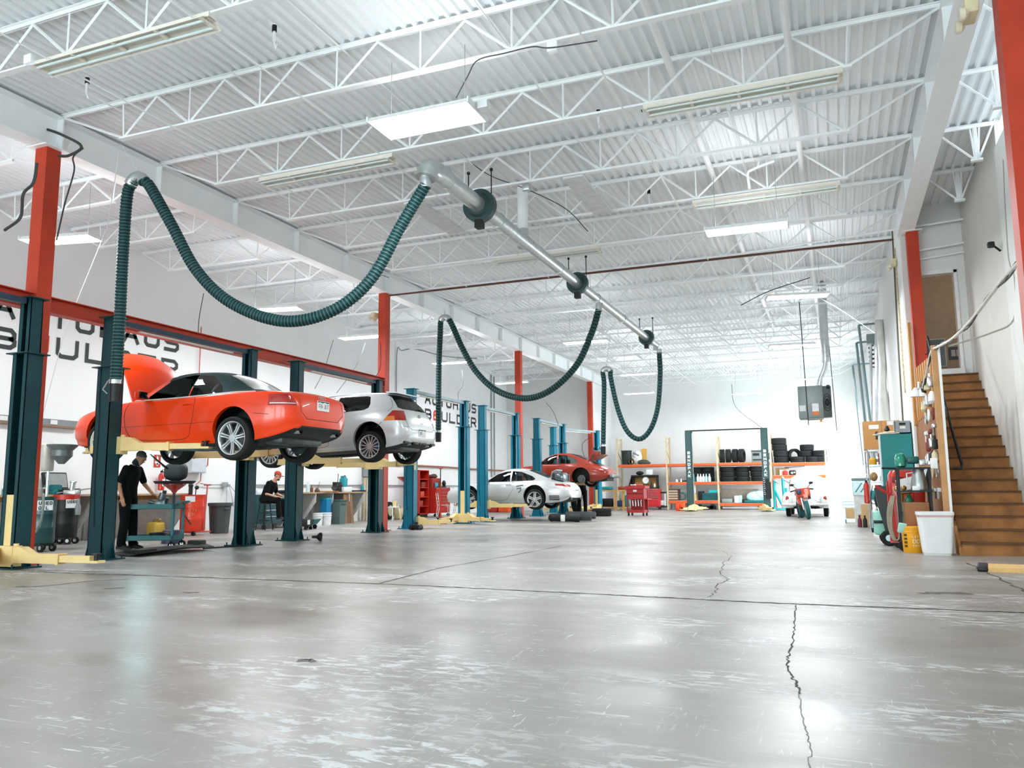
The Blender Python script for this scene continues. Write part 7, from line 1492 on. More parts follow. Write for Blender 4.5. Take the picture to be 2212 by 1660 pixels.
for sx in (-1, 1):
    for sy in (-1, 1): MB().box(sx*.26-.025, sy*.21-.025, 0, sx*.26+.025, sy*.21+.025, .62).build('leg', M('#7c2f1c', .5), t, 0)
t = thing('armchair', 'red armchair cushion glimpsed at the right of the landing doorway', 'chair', (2.85, 20.4, 3.02)); MB().rbox((0, 0, .3), (.5, .5, .6), .12).build('cushion', M('#a01f1c', .7), t)
l = bpy.data.lights.new('office_lamp', 'POINT'); l.energy = 30; l.color = (1, .8, .6); l.shadow_soft_size = .2; lo = bpy.data.objects.new('office_lamp', l); C.objects.link(lo); lo.location = (3.2, 20, 6.0)
# mat at the lower right edge
g_ = G(2192, 1238); t = thing('ramp_board', 'pale yellow slatted board with a black end lying at the right edge of the floor', 'board', (g_.x+.12, g_.y+.25, 0), -.15); MB().box(-.35, -.3, .0, .5, .3, .05).build('slats', M('#d9b072', .6, var=.15, scale=20), t, 0); MB().rbox((-.40, 0, .03), (.12, .62, .06), .02).build('end_grip', mBlk, t)
# ================================================================ BACK: racks, tyres, benches, carts
RY, RD = 39.4, .95; RX = (-10.12, -7.65, -5.22, -2.78, -.38); mUp = M('#c9b898', .6, var=.08); mBeam = M('#cf5a2c', .5, var=.08)
rack = thing('pallet_rack', 'long pallet rack with tan uprights and orange beams across the back wall', 'rack', (0, RY, 0))
for i, x in enumerate(RX):
    h = 3.55 if i < 4 else 3.4; m = MB(); m.box(x-.04, 0, 0, x+.04, .07, h).box(x-.04, RD-.07, 0, x+.04, RD, h); n = 6
    for k in range(n): z0, z1 = .2+k*(h-.3)/n, .2+(k+1)*(h-.3)/n; m.rod((x, .05, z0 if k % 2 else z1), (x, RD-.05, z1 if k % 2 else z0), .03)
    m.rod((x, .05, h-.08), (x, RD-.05, h-.08), .03); m.build('upright', mUp, rack, 0)
lev = {0: (2.20,), 1: (2.20, 1.31, .42), 2: (2.20, 1.30, .29), 3: (2.15, 1.57)}
for i, zs in lev.items():
    for z in zs:
        for y in (-.02, RD-.03): MB().box(RX[i]+.04, y, z-.12, RX[i+1]-.04, y+.05, z).build('beam', mBeam, rack, 0)
        MB().box(RX[i]+.05, .02, z, RX[i+1]-.05, RD-.02, z+.015).build('deck', M('#b8a48a', .8), rack, 0)
ZT = 2.217
def tyre(loc, label, group, r=.33, w=.24, stand=None, rz=0.):
    m = MB(); m.lathe([(r*.62, -w*.42), (r*.66, -w*.5), (r*.88, -w*.52), (r*.97, -w*.46), (r, -w*.36), (r, -w*.12), (r*.975, -w*.10), (r*.975, -w*.06), (r, -w*.04), (r, w*.04), (r*.975, w*.06), (r*.975, w*.1), (r, w*.12), (r, w*.36), (r*.97, w*.46), (r*.88, w*.52), (r*.66, w*.5), (r*.62, w*.42), (r*.6, 0)], 32, cap=False)
    bm = m.bm; o = tag(m.build('tyre', mRub, None, 40), label, 'tyre', group); o.location = loc
    if stand: o.rotation_euler = (stand, 0, rz)
    return o
base = tyre((0, 0, 0), '', 'x'); TM = base.data; bpy.data.objects.remove(base)
def tyre2(x, y, z, label, group, s=(1, 1, 1), rot=(0, 0, 0)):
    o = bpy.data.objects.new('tyre', TM); C.objects.link(o); tag(o, label, 'tyre', group); o.location = (x, y, z); o.scale = s; o.rotation_euler = rot; return o
def stack(x, y, z, n, w, where, group, r=.33, dx=()):
    for k in range(n):
        nm = {0: 'bottom', n-1: 'topmost'}.get(k, ('second', 'third', 'fourth')[k-1]+' from the bottom') if n > 1 else 'single'
        tyre2(x+(dx[k] if k < len(dx) else 0), y, z+w*(k+.5), f'{nm} tyre of {where}', group, (r/.33, r/.33, w/.25))
yR = RY+.42; zr = 2.167
stack(AY(1684, 970, yR).x, yR, zr, 4, .29, 'the tall stack beside the right-hand upright', 'tyres on the top right shelf', .34, (.06, .04, 0, -.02))
tyre2(AY(1716, 985, yR+.15).x, yR+.2, zr+.33, 'upright tyre seen as a hoop, right of the tall stack', 'tyres on the top right shelf', rot=(pi/2, 0, .5))
xq = AY(1723, 993, yR-.05).x; stack(xq, yR-.05, zr, 1, .27, 'the pair in front of the upright hoop tyre', 'tyres on the top right shelf', .33)
xq2 = AY(1755, 993, yR-.05).x; stack(xq2, yR-.05, zr, 1, .27, 'the group under the short stack', 'tyres on the top right shelf', .31)
xq3 = AY(1743, 975, yR).x
for k in range(2): tyre2(xq3-.03*(1-k), yR+.12, zr+.27+.28*(k+.5), ('lower tyre of the short pair resting on the two flat tyres', 'upper tyre of the short pair resting on the two flat tyres')[k], 'tyres on the top right shelf', (.95, .95, 1.1))
stack(AY(1770, 985, yR).x, yR+.05, zr, 2, .27, 'the two-tyre stack at the right end of the top shelf', 'tyres on the top right shelf', .33)
for k, px in enumerate((1560, 1573, 1588, 1602)): tyre2(AY(px, 982, yR).x, yR, ZT+.325, f'{("leftmost", "second", "third", "rightmost")[k]} of the four tyres standing upright on the middle top shelf', 'tyres standing on the middle top shelf', rot=(0, pi/2, (.12, .05, -.1, -.12)[k]))
zm = 1.327
for j, (px, n, nm) in enumerate(((1505, 3, 'the left stack behind the white jugs'), (1528, 3, 'the right stack behind the white jugs'))): stack(AY(px, 1030, yR+.1).x, yR+.12, zm, n, .235, nm, 'tyres behind the jugs', .34)
for j, (px, n, nm) in enumerate(((1572, 3, 'the left stack on the middle shelf'), (1604, 3, 'the centre stack on the middle shelf'), (1637, 3, 'the right stack partly behind the right lift post'))): stack(AY(px, 1025, yR).x, yR, zm-.01, n, .235, nm, 'tyres on the middle shelf', (.36, .33, .35)[j], ((0, .01, 0), (0, 0, -.01), (.03, 0, -.04))[j])
for j, (px, m_, lab) in enumerate(((1500, mTealP, 'dark teal jug at the left of the jug row'), (1508, mWhiteP, 'first white jug from the left on the middle shelf'), (1514, mWhiteP, 'second white jug from the left on the middle shelf'), (1520, mWhiteP, 'third white jug from the left on the middle shelf'), (1526, M('#a9dadf', .4), 'pale blue-labelled jug right of the three white jugs'), (1533, M('#c5dfe2', .4), 'clear jug at the right end of the jug row'))):
    t = thing('jug', lab, 'jug', (AY(px, 1042, RY+.1).x, RY+.1, zm), 0, 'jugs on the middle shelf'); MB().loft([rr(.12, .16, 0, .03), rr(.125, .165, .2, .03), rr(.05, .06, .30, .02), rr(.045, .045, .34, .02)]).build('body', m_, t, 40); MB().cyl((0, 0, .33), (0, 0, .37), .03, n=10).build('cap', m_, t)
# left top shelf
def AYb(px, y=RY+.3): return AY(px, 1000, y).x
t = thing('storage_bin', 'dark round bin on the left end of the top rack shelf', 'bin', (AYb(1353), RY+.4, ZT)); MB().lathe([(.24, 0), (.26, .66), (.28, .67), (.28, .71), (.25, .71)], 24).build('body', M('#243030', .6), t, 40)
t = thing('printed_bag', 'white bag with bold black print slumped beside the dark bin', 'bag', (AYb(1375), RY+.45, ZT)); m = MB(); m.ball((0, 0, .33), (.26, .22, .38), 18, 12); m.build('bag', mWhiteP, t)
m = MB(); text(m, 'EDSB', lambda u, v, d: (-.16+u+.06*(v), -.2-.03*sin(u*6), .55-u*.5+v), .08, .06, .02, .02); text(m, 'MAZE', lambda u, v, d: (-.2+u, -.215, .40-u*.5+v), .06, .05, .02, .015); m.build('print', mInk, t, 0)
t = thing('duct_cone', 'tan cone-shaped tube lying in front of the printed bag', 'tube', (AYb(1364, RY+.15), RY+.15, ZT+.15), .2); m = MB(); m.lathe([(.15, -.18), (.155, 0), (.12, .14), (.1, .3), (.08, .3), (.11, .0), (.12, -.18)], 20, ax='Y', cap=False); m.build('tube', M('#c3aa86', .7), t, 40)
t = thing('dark_mat', 'crumpled dark mat lying right of the tan cone', 'mat', (AYb(1390, RY+.2), RY+.2, ZT)); m = MB(); m.ball((0, 0, .1), (.3, .16, .14), 14, 8).ball((.18, 0, .06), (.2, .14, .07), 12, 7); m.build('mat', M('#4a4c45', .8), t)
tag(MB().prism([(-.12, 0), (-.14, .8), (-.06, .78), (0, .83), (.06, .78), (.14, .8), (.12, 0)], 0, .06, 'Y').build('yellow_board', M('#dba950', .6), smooth=0), 'tall yellow board standing at the back of the left top shelf', 'board').location = (AYb(1391, RY+.7), RY+.75, ZT)
t = thing('printer', 'grey printer partly behind the right lift post on the top shelf', 'printer', (AYb(1637, RY+.4), RY+.4, ZT)); MB().rbox((0, 0, .25), (.5, .45, .5), .03).build('body', M('#767f80', .5), t); MB().box(-.26, -.24, .48, .3, .24, .56).build('lid', M('#3e4748', .5), t, 0); MB().box(-.2, -.228, .3, .1, -.225, .42).box(-.2, -.228, .08, .2, -.225, .14).build('tray', mBlk, t, 0)
tag(MB().rbox((AYb(1662, RY+.4), RY+.4, ZT+.28), (.24, .4, .3), .03).build('toolbox', mDark), 'small dark box on the top shelf right of the right lift post', 'box')
# fourth bay
z4 = 1.587
tag(MB().rbox((AY(1690, 1015, RY+.5).x, RY+.5, z4+.17), (.6, .4, .34), .01).build('carton', M('#a4845c', .75)), 'brown carton at the left of the upper right shelf, under the tyres', 'box')
tag(MB().box(*(AY(1696, 1015, RY+.2)+Vector((-.25, 0, 0))).to_2d(), z4, AY(1696, 1015, RY+.2).x+.2, RY+.25, z4+.26).build('carton', mWhiteP, smooth=0), 'white carton leaning in front of the brown carton', 'box')
t = thing('fuel_can', 'small red fuel can in front of the white carton', 'can', (AY(1696, 1022, RY+.1).x, RY+.1, z4)); MB().rbox((0, 0, .1), (.24, .12, .2), .03).tube([(-.06, 0, .2), (0, 0, .25), (.06, 0, .2)], .015, 6).build('body', mRedT, t)
t = thing('headlamp_unit', 'black twin lamp unit right of the small red fuel can', 'lamp', (AY(1712, 1022, RY+.2).x, RY+.2, z4)); MB().rbox((0, 0, .11), (.3, .16, .22), .05).build('case', mBlk, t); MB().cyl((-.02, -.085, .1), (-.02, -.08, .1), .05, n=14).cyl((.09, -.085, .12), (.09, -.08, .12), .035, n=14).build('lens', mWhiteP, t)
tag(MB().cyl((AY(1730, 1020, RY+.2).x, RY+.2, z4+.12), (AY(1768, 1020, RY+.2).x, RY+.2, z4+.12), .03, n=8).box(AY(1749, 1020, RY+.2).x-.05, RY+.18, z4, AY(1749, 1020, RY+.2).x+.05, RY+.22, z4+.1).build('lamp_tube', mWhiteP), 'long white tube lying on the upper right shelf', 'tube')
tag(MB().cyl((AY(1695, 1009, RY+.5).x, RY+.5, z4+.36), (AY(1738, 1011, RY+.1).x, RY+.1, z4+.40), .02, n=6).build('hose_piece', mGrayM), 'thin grey rod lying across the brown carton', 'rod')
# under the fourth bay: cranes
t = thing('engine_crane', 'turquoise folding engine crane standing left of the white saloon', 'crane', (AY(1691, 1103, 38.5).x, 38.5, 0)); m = MB(); m.rod((-.35, 0, .06), (-.3, 0, 1.35), .09).rod((-.3, 0, .9), (.05, -.1, .1), .08).rod((.1, 0, .06), (.06, 0, 1.4), .09).rod((.28, 0, .06), (.2, 0, 1.0), .08).box(-.5, -.4, .03, .5, .2, .1); m.build('frame', M('#1a9a9d', .4), t, 0); MB().rod((-.3, 0, 1.35), (-.1, -.1, 1.2), .05).rod((-.3, 0, 1.3), (-.4, -.1, 1.45), .05).rod((.06, 0, 1.4), (.4, -.1, 1.2), .04).ball((.06, 0, 1.45), .07, 8, 6).build('ram', mGrayM, t)
t = thing('red_pole', 'pair of red and white poles leaning on the upright right of the lift', 'pole', (AY(1676, 1103, 38.7).x, 38.7, 0)); MB().cyl((-.05, 0, 0), (-.1, .2, 1.45), .03, n=8).cyl((.05, 0, 0), (-.02, .2, 1.45), .025, n=8).build('pole', M('#b8483a', .5), t)
tag(MB().rbox((AY(1664, 1095, 37.4).x, 37.4, .25), (.25, .25, .5), .03).build('canister', mWhiteP), 'white canister on the floor behind the right lift post', 'canister')
# second bay
zb_ = .437
t = thing('drawer_box', 'brown drawer cabinet with pale fronts on the low shelf left of the lift', 'cabinet', (AY(1455, 1072, RY+.3).x, RY+.3, zb_)); MB().box(-.3, -.2, 0, .3, .2, .55).build('case', M('#4d3128', .6), t, 0)
for k in range(4): MB().box(-.24, -.212, .05+k*.12, .24, -.2, .13+k*.12).build('drawer', M('#b9a48e', .6), t, 0)
t = thing('hose_reel', 'teal coiled hose and pump right of the brown drawer cabinet', 'hose', (AY(1474, 1075, RY+.3).x, RY+.3, zb_)); m = MB()
for k in range(3): m.tube([(.16*cos(a), -.05+.04*k, .2+.16*sin(a)) for a in [2*pi*j/18 for j in range(19)]], .025, 6)
m.build('coil', mTealP, t); MB().tube([(-.2, 0, .3), (-.3, -.05, .5), (-.45, -.05, .4)], .012, 5).build('tail', mBlk, t)
t = thing('grease_gun', 'tall white and amber pump standing on the low shelf behind the left lift post', 'pump', (AY(1501, 1075, RY+.25).x, RY+.25, zb_)); MB().lathe([(.1, 0), (.1, .25), (.05, .35)], 14).build('base', M('#c9a365', .6), t); MB().cyl((0, 0, .35), (0, 0, .8), .06, n=12).cyl((0, 0, .8), (0, 0, .92), .025, n=8).build('barrel', mWhiteP, t)
tag(MB().rbox((AY(1515, 1075, RY+.3).x, RY+.3, zb_+.22), (.28, .3, .44), .03).build('battery_case', mBlk), 'black upright case on the low shelf right of the left lift post', 'case')
t = thing('storage_tote', 'dark teal tote on the low shelf beside the centre upright', 'tote', (AY(1537, 1075, RY+.35).x, RY+.35, zb_)); MB().box(-.4, -.25, 0, .4, .25, .34).build('body', M('#0f4c50', .5), t, 0)
tag(MB().rbox((AY(1542, 1065, RY+.35).x, RY+.35, zb_+.42), (.42, .36, .14), .02).build('turquoise_case', M('#23c2c6', .4)), 'bright turquoise case lying on the dark teal tote', 'case')
t = thing('floor_lump', 'black car parts piled on the floor under the low shelf', 'parts', (AY(1525, 1098, RY+.3).x, RY+.3, 0)); m = MB(); m.rbox((-.4, 0, .12), (.4, .4, .22), .06).rbox((.1, 0, .09), (.7, .4, .16), .05).cyl((.3, -.2, .14), (.3, .2, .14), .1, n=12); m.build('parts', mBlk, t)
tag(MB().rbox((AY(1475, 1040, RY+.4).x, RY+.4, zm+.04), (.35, .3, .06), .01).build('black_tray', mBlk), 'flat black tray on the middle shelf left of the left lift post', 'tray')
bottle('small white jar on the middle shelf left of the left lift post', (AY(1462, 1040, RY+.2).x, RY+.2, zm), mWhiteP, mBlk, .16, .06)
bottle('small chrome can on the middle shelf beside the left lift post', (AY(1471, 1040, RY+.2).x, RY+.2, zm), mAlu, mDark, .22, .06)
# third bay
zc_ = .307
tag(MB().prism([(-.95, 0), (-.9, .33), (.95, .42), (1., .05)], 0, .04, 'Y').build('body_panel', M('#b9c6c8', .3, .4), smooth=0), 'silvery body panel standing at the back of the low shelf', 'panel').location = (AY(1598, 1070, RY+.75).x, RY+.8, .93-.1+zc_)
tag(MB().rbox((0, 0, .33), (1.9, .05, .6), .01).build('backboard', M('#a89c90', .8)), 'pale board behind the white tubs on the low shelf', 'board').location = (AY(1595, 1070, RY+.75).x, RY+.68, zc_+.03)
for k, (px, w_, h, m_, lab) in enumerate(((1571, .5, .2, mGrayM, 'grey engine cover on the low shelf beside the centre upright'), (1592, .22, .34, mWhiteP, 'white tub on the low shelf, left of the teal-lidded jar'), (1600, .16, .36, M('#a9d5d6', .4), 'pale turquoise jar right of the white tub'), (1609, .25, .18, mDark, 'dark motor on the low shelf right of the jars'))): tag(MB().rbox((AY(px, 1080, RY+.3).x, RY+.3, zc_+h/2+.002), (w_, .3, h), .04).build('tub' if k else 'engine_cover', m_), lab, 'container')
t = thing('bumper_cover', 'turquoise and white plastic sheeting heaped beside the right lift post', 'sheeting', (AY(1632, 1078, RY+.35).x, RY+.35, zc_)); m = MB(); m.ball((0, 0, .28), (.42, .3, .28), 16, 10).ball((.2, -.05, .38), (.25, .25, .22), 12, 8); m.build('sheeting', M('#bfeef0', .35, var=.1), t); MB().rbox((-.05, -.1, .07), (.9, .35, .12), .04).build('tray', mTealP, t)
tag(MB().box(RX[2]+.15, RY+.1, .06, RX[3]-.2, RY+.2, .12).build('long_rail', mWhiteP, smooth=0), 'long white rail on the floor under the third bay', 'rail')
# orange petrol cans, red cart, tool bench in the first bay
g_ = G(1471, 1106)
for k in range(2): t = thing('fuel_can', ('left orange petrol can at the foot of the left lift post', 'right orange petrol can at the foot of the left lift post')[k], 'can', (AY(1465+k*10, 1100, 37.2).x, 37.2, 0), 0, 'orange petrol cans by the lift'); MB().rbox((0, 0, .17), (.2, .3, .34), .05).build('body', M('#e8501f', .45), t); MB().tube([(0, -.1, .33), (0, 0, .42), (0, .1, .33)], .02, 6).cyl((0, -.12, .32), (0, -.14, .40), .025, n=8).build('handle', M('#e8501f', .45), t)
t = thing('service_cart', 'open-fronted red tool cart standing out on the floor before the racks', 'cart', (AY(1378, 1116, 30.2).x, 30.2, 0), -.12); W, D = .64, .45
for sx in (-1, 1):
    for sy in (-1, 1): MB().box(sx*W/2-.02, sy*D/2-.02, .12, sx*W/2+.02, sy*D/2+.02, 1.0).build('post', M('#9c2a2b', .45), t, 0); MB().cyl((sx*(W/2-.03)-.02, sy*(D/2-.03), .06), (sx*(W/2-.03)+.02, sy*(D/2-.03), .06), .06, n=14).build('caster', mRub, t)
mC = M('#a32a2c', .45, var=.06)
MB().box(-W/2-.06, -D/2-.03, 1.02, W/2+.08, D/2+.03, 1.12).build('top_tray', mC, t, 0); MB().box(-W/2, -D/2, .62, W/2, D/2, 1.02).build('upper_box', mC, t, 0); MB().box(-W/2-.01, -D/2-.012, .83, W/2+.01, -D/2, .845).build('black_seam', mBlk, t, 0); MB().box(-.08, -D/2-.004, .9, .06, -D/2, .97).build('badge', mWhiteP, t, 0); MB().box(-W/2, -D/2, .12, W/2, D/2, .22).build('bottom_tray', mC, t, 0); MB().box(-W/2, D/2-.02, .2, W/2, D/2, .65).build('back_panel', mC, t, 0); MB().box(W/2+.02, -D/2, .6, W/2+.16, D/2, .64).build('side_shelf', mC, t, 0)  # includes a black strip across the front of the upper box
for k in range(5): x = -.24+.11*k; tag(MB().rod((0, 0, 0), (.01, 0, -.24+.03*(k % 2)), .025).ball((0, 0, 0), .03, 8, 6).build('spanner', mChrome, None), f'{("leftmost", "second", "third", "fourth", "rightmost")[k]} of five bright spanners hanging inside the red tool cart', 'spanner', 'spanners in the red cart').location = t.matrix_basis @ Vector((x, -D/2+.05, .58))
for k, (x, m_, lab) in enumerate(((-.15, mChrome, 'bright tool on the left of the red cart top'), (.1, M('#c94a32', .5), 'red tool on the right of the red cart top'))): tag(MB().rbox((0, 0, .03), (.22, .1, .05), .015).build('hand_tool', m_), lab, 'tool').location = t.matrix_basis @ Vector((x, 0, 1.122))
t = chest('tool_chest', 'red tool chest with pale handles under the black hutch in the left rack bay', (AY(1411, 1095, RY-.2).x, RY-.15, 0), -pi/2, .75, .5, 1.0, M('#c02528', .4), [(-.34, .2, .34, .5)]+[(-.34, .53+k*.075, .34, .595+k*.075) for k in range(6)])
t = thing('tool_hutch', 'black tool hutch with a tan interior and a round dial, in the left rack bay', 'hutch', (AY(1393, 1048, RY+.1).x, RY+.1, 1.02)); MB().box(-.65, -.2, 0, .65, .25, .06).box(-.65, .2, 0, .65, .25, .6).box(-.65, -.1, 0, -.55, .25, .62).box(.6, -.1, 0, .65, .25, .62).box(-.65, -.15, .58, .65, .25, .66).build('shell', mBlk, t, 0); MB().box(-.54, .17, .06, .6, .2, .56).build('lining', M('#b58a4e', .6), t, 0); MB().prism([(-.85, 0), (-.65, .62), (-.6, .62), (-.6, 0)], -.1, .2, 'Y').build('side_wing', mBlk, t, 0)
dl = MB().cyl((.08, -.12, .4), (.08, -.16, .4), .17, n=26).build('dial', M('#dfe3e0', .4), t); m = MB(); m.tube([(.08+.17*cos(a), -.165, .4+.17*sin(a)) for a in [2*pi*k/26 for k in range(27)]], .014, 6); m.rod((.08, -.165, .4), (.15, -.165, .46), .012); m.build('dial_rim', M('#55605f', .4), dl)
MB().box(-.65, -.22, -1.02, -.3, .25, 0).build('support', mBlk, t, 0)
for k, (x, h, m_, lab) in enumerate(((-.45, .2, mAlu, 'chrome bottle at the left inside the black hutch'), (-.3, .16, M('#5a6a74', .5), 'blue-grey tin inside the black hutch'), (-.12, .14, mRedT, 'red tin inside the black hutch'), (.35, .3, mDark, 'dark sprayer right of the dial'), (.5, .22, M('#c9c4b0', .5), 'cream tin at the right inside the black hutch'))): bottle(lab, tuple(t.matrix_basis @ Vector((x, -.1, .062))), m_, mDark, h, .05)
tag(MB().rbox(t.matrix_basis @ Vector((.25, .05, .80)), (.3, .25, .26), .02).build('white_box', mWhiteP), 'white tin on top of the black hutch', 'box')
tag(MB().ball(t.matrix_basis @ Vector((-.25, .05, .76)), (.2, .15, .1), 14, 8).build('black_bag', mBlk), 'black bag slumped on top of the black hutch', 'bag')
t = thing('work_table', 'wooden work table left of the black hutch', 'table', (AY(1333, 1104, 38.2).x, 38.2, 0)); MB().box(-.75, -.35, .90, .85, .35, .97).build('tabletop', M('#b98a4a', .6, var=.1), t, 0); MB().box(-.7, -.3, .12, .8, .3, .16).build('shelf', M('#b98a4a', .6, var=.1), t, 0)
for x in (-.7, .0, .4, .8): MB().box(x-.05, -.33, 0, x+.05, -.24, .9).build('leg', M('#b98a4a', .6, var=.1), t, 0)
for x, m_, lab, w_, h, z in ((-.45, M('#15848a', .4), 'teal power tool case on the wooden work table', .5, .16, .97), (.3, M('#8e3a26', .5), 'red vice-like tool on the wooden work table', .4, .16, .97), (-.45, mBlk, 'black bag on the shelf of the wooden work table', .5, .4, .16), (.2, M('#173d5a', .5), 'navy box on the shelf of the wooden work table', .3, .3, .16), (.6, mTealL, 'teal drum on the shelf of the wooden work table', .35, .55, .16)): tag(MB().rbox((0, 0, h/2), (w_, .35, h), .05).build('tool_case' if z > .5 else 'stored_box', m_), lab, 'box').location = t.matrix_basis @ Vector((x, 0, z+.002))
t = thing('side_trolley', 'small black trolley with white tub right of the red chest in the left bay', 'trolley', (AY(1430, 1100, RY).x, RY, 0)); MB().box(-.22, -.2, .1, .22, .2, .18).box(-.22, -.2, .78, .22, .2, .86).build('tray', mBlk, t, 0)
for sx in (-1, 1): MB().box(sx*.2-.02, -.18, .1, sx*.2+.02, -.14, .8).build('post', mWhiteP, t, 0)
MB().rbox((0, 0, .32), (.3, .3, .26), .06).build('tub', M('#c3cbcb', .5), t)
# floor objects in the middle distance
g_ = G(1295, 1116); tyre2(g_.x, g_.y+.3, .145, 'tyre lying flat on the floor at the foot of the farthest teal lift', 'x', (1.12, 1.12, 1.16)); del C.objects[-1]['group']
t = thing('wheel', 'loose wheel with a pale hub leaning behind the silver coupe', 'wheel', tuple(G(1236, 1111)+Vector((0, .6, .32))), 0); m = MB(); m.T = Matrix.Rotation(-.25, 4, 'Y'); m.lathe([(.2, -.12), (.29, -.13), (.325, -.08), (.325, .08), (.29, .13), (.2, .12)], 30, ax='X', cap=False); m.build('tyre', mRub, t); m = MB(); m.T = Matrix.Rotation(-.25, 4, 'Y'); m.cyl((-.08, 0, 0), (.06, 0, 0), .2, n=24).cyl((.06, 0, 0), (.09, 0, 0), .05, n=12); m.build('rim', mGrayM, t)
g_ = G(1221, 1129); t = thing('bumper_cover', 'black bumper cover with a white label lying on the floor before the silver coupe', 'bumper', (g_.x, g_.y+.15, 0)); m = MB(); m.tube(catmull([(-.5, 0, .13), (-.42, -.08, .15), (-.1, -.1, .14), (.15, -.06, .14), (.4, .05, .12)], 4), [.11]*17, 10, flat=1.1); m.build('cover', mBlk, t); MB().rbox((-.06, -.2, .13), (.14, .05, .2), .015).build('label_plate', mWhiteP, t); MB().rbox((.3, .5, .2), (1.0, .12, .22), .03, rx=-.5).rbox((.5, .15, .1), (.5, .08, .12), .03).build('grille', M('#2b2f30', .5), t)
for k, (px, lab, m_) in enumerate(((1068, 'red crate on the floor by the left wall behind the silver coupe', mRedT), (1092, 'orange crate on the floor by the left wall behind the silver coupe', M('#e2561e', .5)))): q = G(px, 1107); tag(MB().rbox((q.x, q.y, .2), (.5, .6, .38), .03).build('crate', m_), lab, 'crate')
# wall pipes, wires, sprinklers
tag(MB().tube([(XL+.06, 18.3, 1.98), (XL+.06, 30.5, 1.98), (XL+.06, 33.0, 1.95), (XL+.08, YL-.1, 1.95), (-13.2, YL-.06, 1.95)], .035, 6).build('copper_pipe', M('#9a6a52', .5)), 'brownish pipe along the left wall behind the silver coupe', 'pipe')
tag(MB().cyl((XL+.05, 18.0, 1.2), (XL+.05, 36.6, 1.2), .02, n=6).build('conduit', mGrayM), 'thin grey conduit low on the left wall', 'conduit')
for k, y in enumerate((35.3, 35.65)): tag(MB().cyl((XL+.05, y, 0), (XL+.05, y, 6.6), .03, n=8).build('conduit', mGrayM), ('left of the two tall conduits in the corner of the left bay', 'right of the two tall conduits in the corner of the left bay')[k], 'conduit')
tag(MB().tube(catmull([AX(857, 1000, XL+.05), AX(857, 770, XL+.05), AX(868, 758, -15), AX(900, 755, -14.3), AX(960, 770, -13.2), AX(1030, 775, -12)], 4), .02, 6).build('conduit', mGrayM), 'grey cable rising up the left wall and along the roof above the teal lifts', 'cable')
tag(MB().cyl((XL+.06, 16.1, 2.0), (XL+.06, 16.1, 5.3), .012, n=6).build('sprinkler_riser', mRed), 'thin red riser pipe on the left wall above the convertible', 'pipe')
tag(MB().cyl((XG+.15, 17.99, 6.12), (XR-.1, 17.99, 6.12), .024, n=8).build('red_pipe', M('#5f3a31', .6)), 'thin dark red pipe crossing the whole roof', 'pipe')
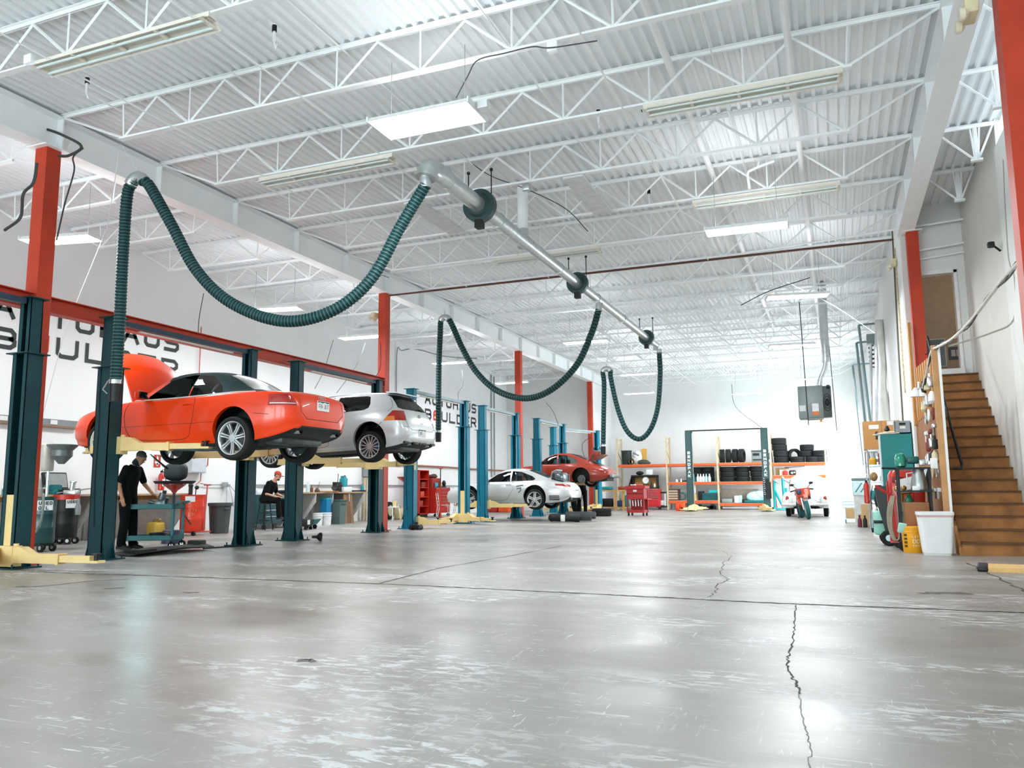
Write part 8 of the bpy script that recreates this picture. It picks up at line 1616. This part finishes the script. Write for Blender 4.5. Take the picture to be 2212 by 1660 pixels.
wires = ((((2, 190), (60, 260), (130, 290), (176, 316), (150, 336), (126, 337)), 8.1, 'thick black cable looping from the left edge to the first column', .022), (((180, 320), (158, 340), (160, 370), (140, 440), (122, 520)), 8.3, 'grey cable hanging down beside the first red column', .012), (((80, 352), (72, 395), (50, 420), (44, 470), (10, 498)), 7.6, 'dark flexible cable hanging left of the first red column', .022),
 ((1000, 210), 0, '', 0),
 (((985, 212), (1010, 165), (1032, 130), (1090, 115), (1150, 101), (1190, 103), (1290, 88)), 8.2, 'black lamp cord rising from the nearest bright light along the joist', .008), (((440, 634), (430, 690), (428, 735)), 15.3, 'pair of grey wires dropping down the wall above the convertible hood', .01), (((720, 735), (700, 800), (680, 840)), 19.5, 'thin wire dropping towards the silver hatchback roof', .008), (((790, 740), (770, 790), (727, 850)), 19.0, 'second thin wire dropping behind the silver hatchback', .008), (((822, 740), (822, 790), (812, 815)), 17.6, 'thin black wire beside the column behind the silver hatchback', .01),
 (((998, 800), (1000, 830), (990, 850), (990, 865)), 24.0, 'thin wire dropping to the empty teal lift', .01), (((1180, 870), (1195, 890), (1206, 918)), 30.0, 'thin wire dropping to the lift of the red coupe', .012), (((1275, 945), (1258, 960), (1262, 985), (1275, 1000)), 33.0, 'thin looped wire above the tail of the red coupe', .012), (((1580, 830), (1590, 880), (1646, 925)), 36.5, 'thin wire dropping to the right post of the slate lift', .012),
 (((1340, 350), (1350, 330), (1440, 420)), 0, '', 0), (((1000, 340), (1060, 380), (1135, 408), (1220, 450), (1270, 500)), 12.5, 'thin grey wires sagging under the joists right of the duct', .008), (((1440, 230), (1390, 235), (1387, 242)), 10.2, 'short black cord at the left end of the right strip light', .008), (((1600, 660), (1660, 630), (1750, 600)), 17.5, 'black wire above the bright light near the heater flue', .01), (((640, 580), (720, 560), (840, 600)), 17.2, 'thin black cord crossing behind the near hose', .008), (((1700, 610), (1800, 660), (1890, 720)), 19, 'thin white wire slanting towards the right wall', .008))
for q, Y, lab, r in wires:
    if not lab: continue
    tag(MB().tube(catmull([AY(x, y, Y) for x, y in q], 6), r, 5).build('cable', M('#3a3d3c', .6) if 'white' not in lab else mSteelW), lab, 'cable')
for k, (px, py, lab) in enumerate(((187, 198, 'small black-tipped sprinkler under the roof at upper left'), (592, 88, 'small black-tipped sprinkler right of the cream strip light at the top'), (1293, 265, 'small sprinkler under the roof right of the nearest bright light'), (1402, 432, 'small sprinkler under the roof above the far end of the duct'))):
    q = G(px, py, 6.5); t = thing('sprinkler', lab, 'sprinkler', q, 0, 'roof sprinklers'); MB().cyl((0, 0, -.02), (0, 0, .22), .018, n=8).tube([(0, 0, -.02), (.0, .03, -.08), (0, .05, -.02)], .012, 6).build('drop', mSteelW, t); MB().cyl((0, 0, .12), (0, 0, .2), .03, n=8).build('head', mBlk, t)
q = AY(1640, 360, 14.0); t = thing('tap_pipe', 'white branching tap pipe hanging below the roof at right', 'pipe', q); MB().tube([(.25, 0, .06), (.0, 0, .0), (-.18, 0, -.06), (-.2, 0, -.12), (-.18, 0, -.38)], .025, 8).cyl((-.02, 0, -.02), (.0, 0, .1), .02, n=8).build('pipe', mSteelW, t); MB().cyl((.05, -.02, .12), (-.08, .02, .12), .015, n=8).build('valve', mWhiteP, t)
for k, (px, py, Y, lab) in enumerate(((1195, 103, 8.27, 'white junction box on the nearest joist right of the bright light'), (66, 130, 6.3, 'white junction box at the left end of the cream strip light'), (1137, 405, 12.2, 'grey junction box under the joist right of the duct'))): q = AY(px, py, Y); tag(MB().rbox(q, (.13, .1, .12), .015).build('junction_box', mSteelW if k < 2 else mGalv), lab, 'box')
q = AX(330, 600, -14.0)
tag(MB().tube([Vector((-9.75, 8.5, 6.1)), AY(232, 490, 9.3), AY(140, 715, 10.2), AY(90, 905, 11)], .006, 4).build('pull_cord', mWhiteP), 'thin white pull cord running from the hose saddle down to the wall', 'cord')
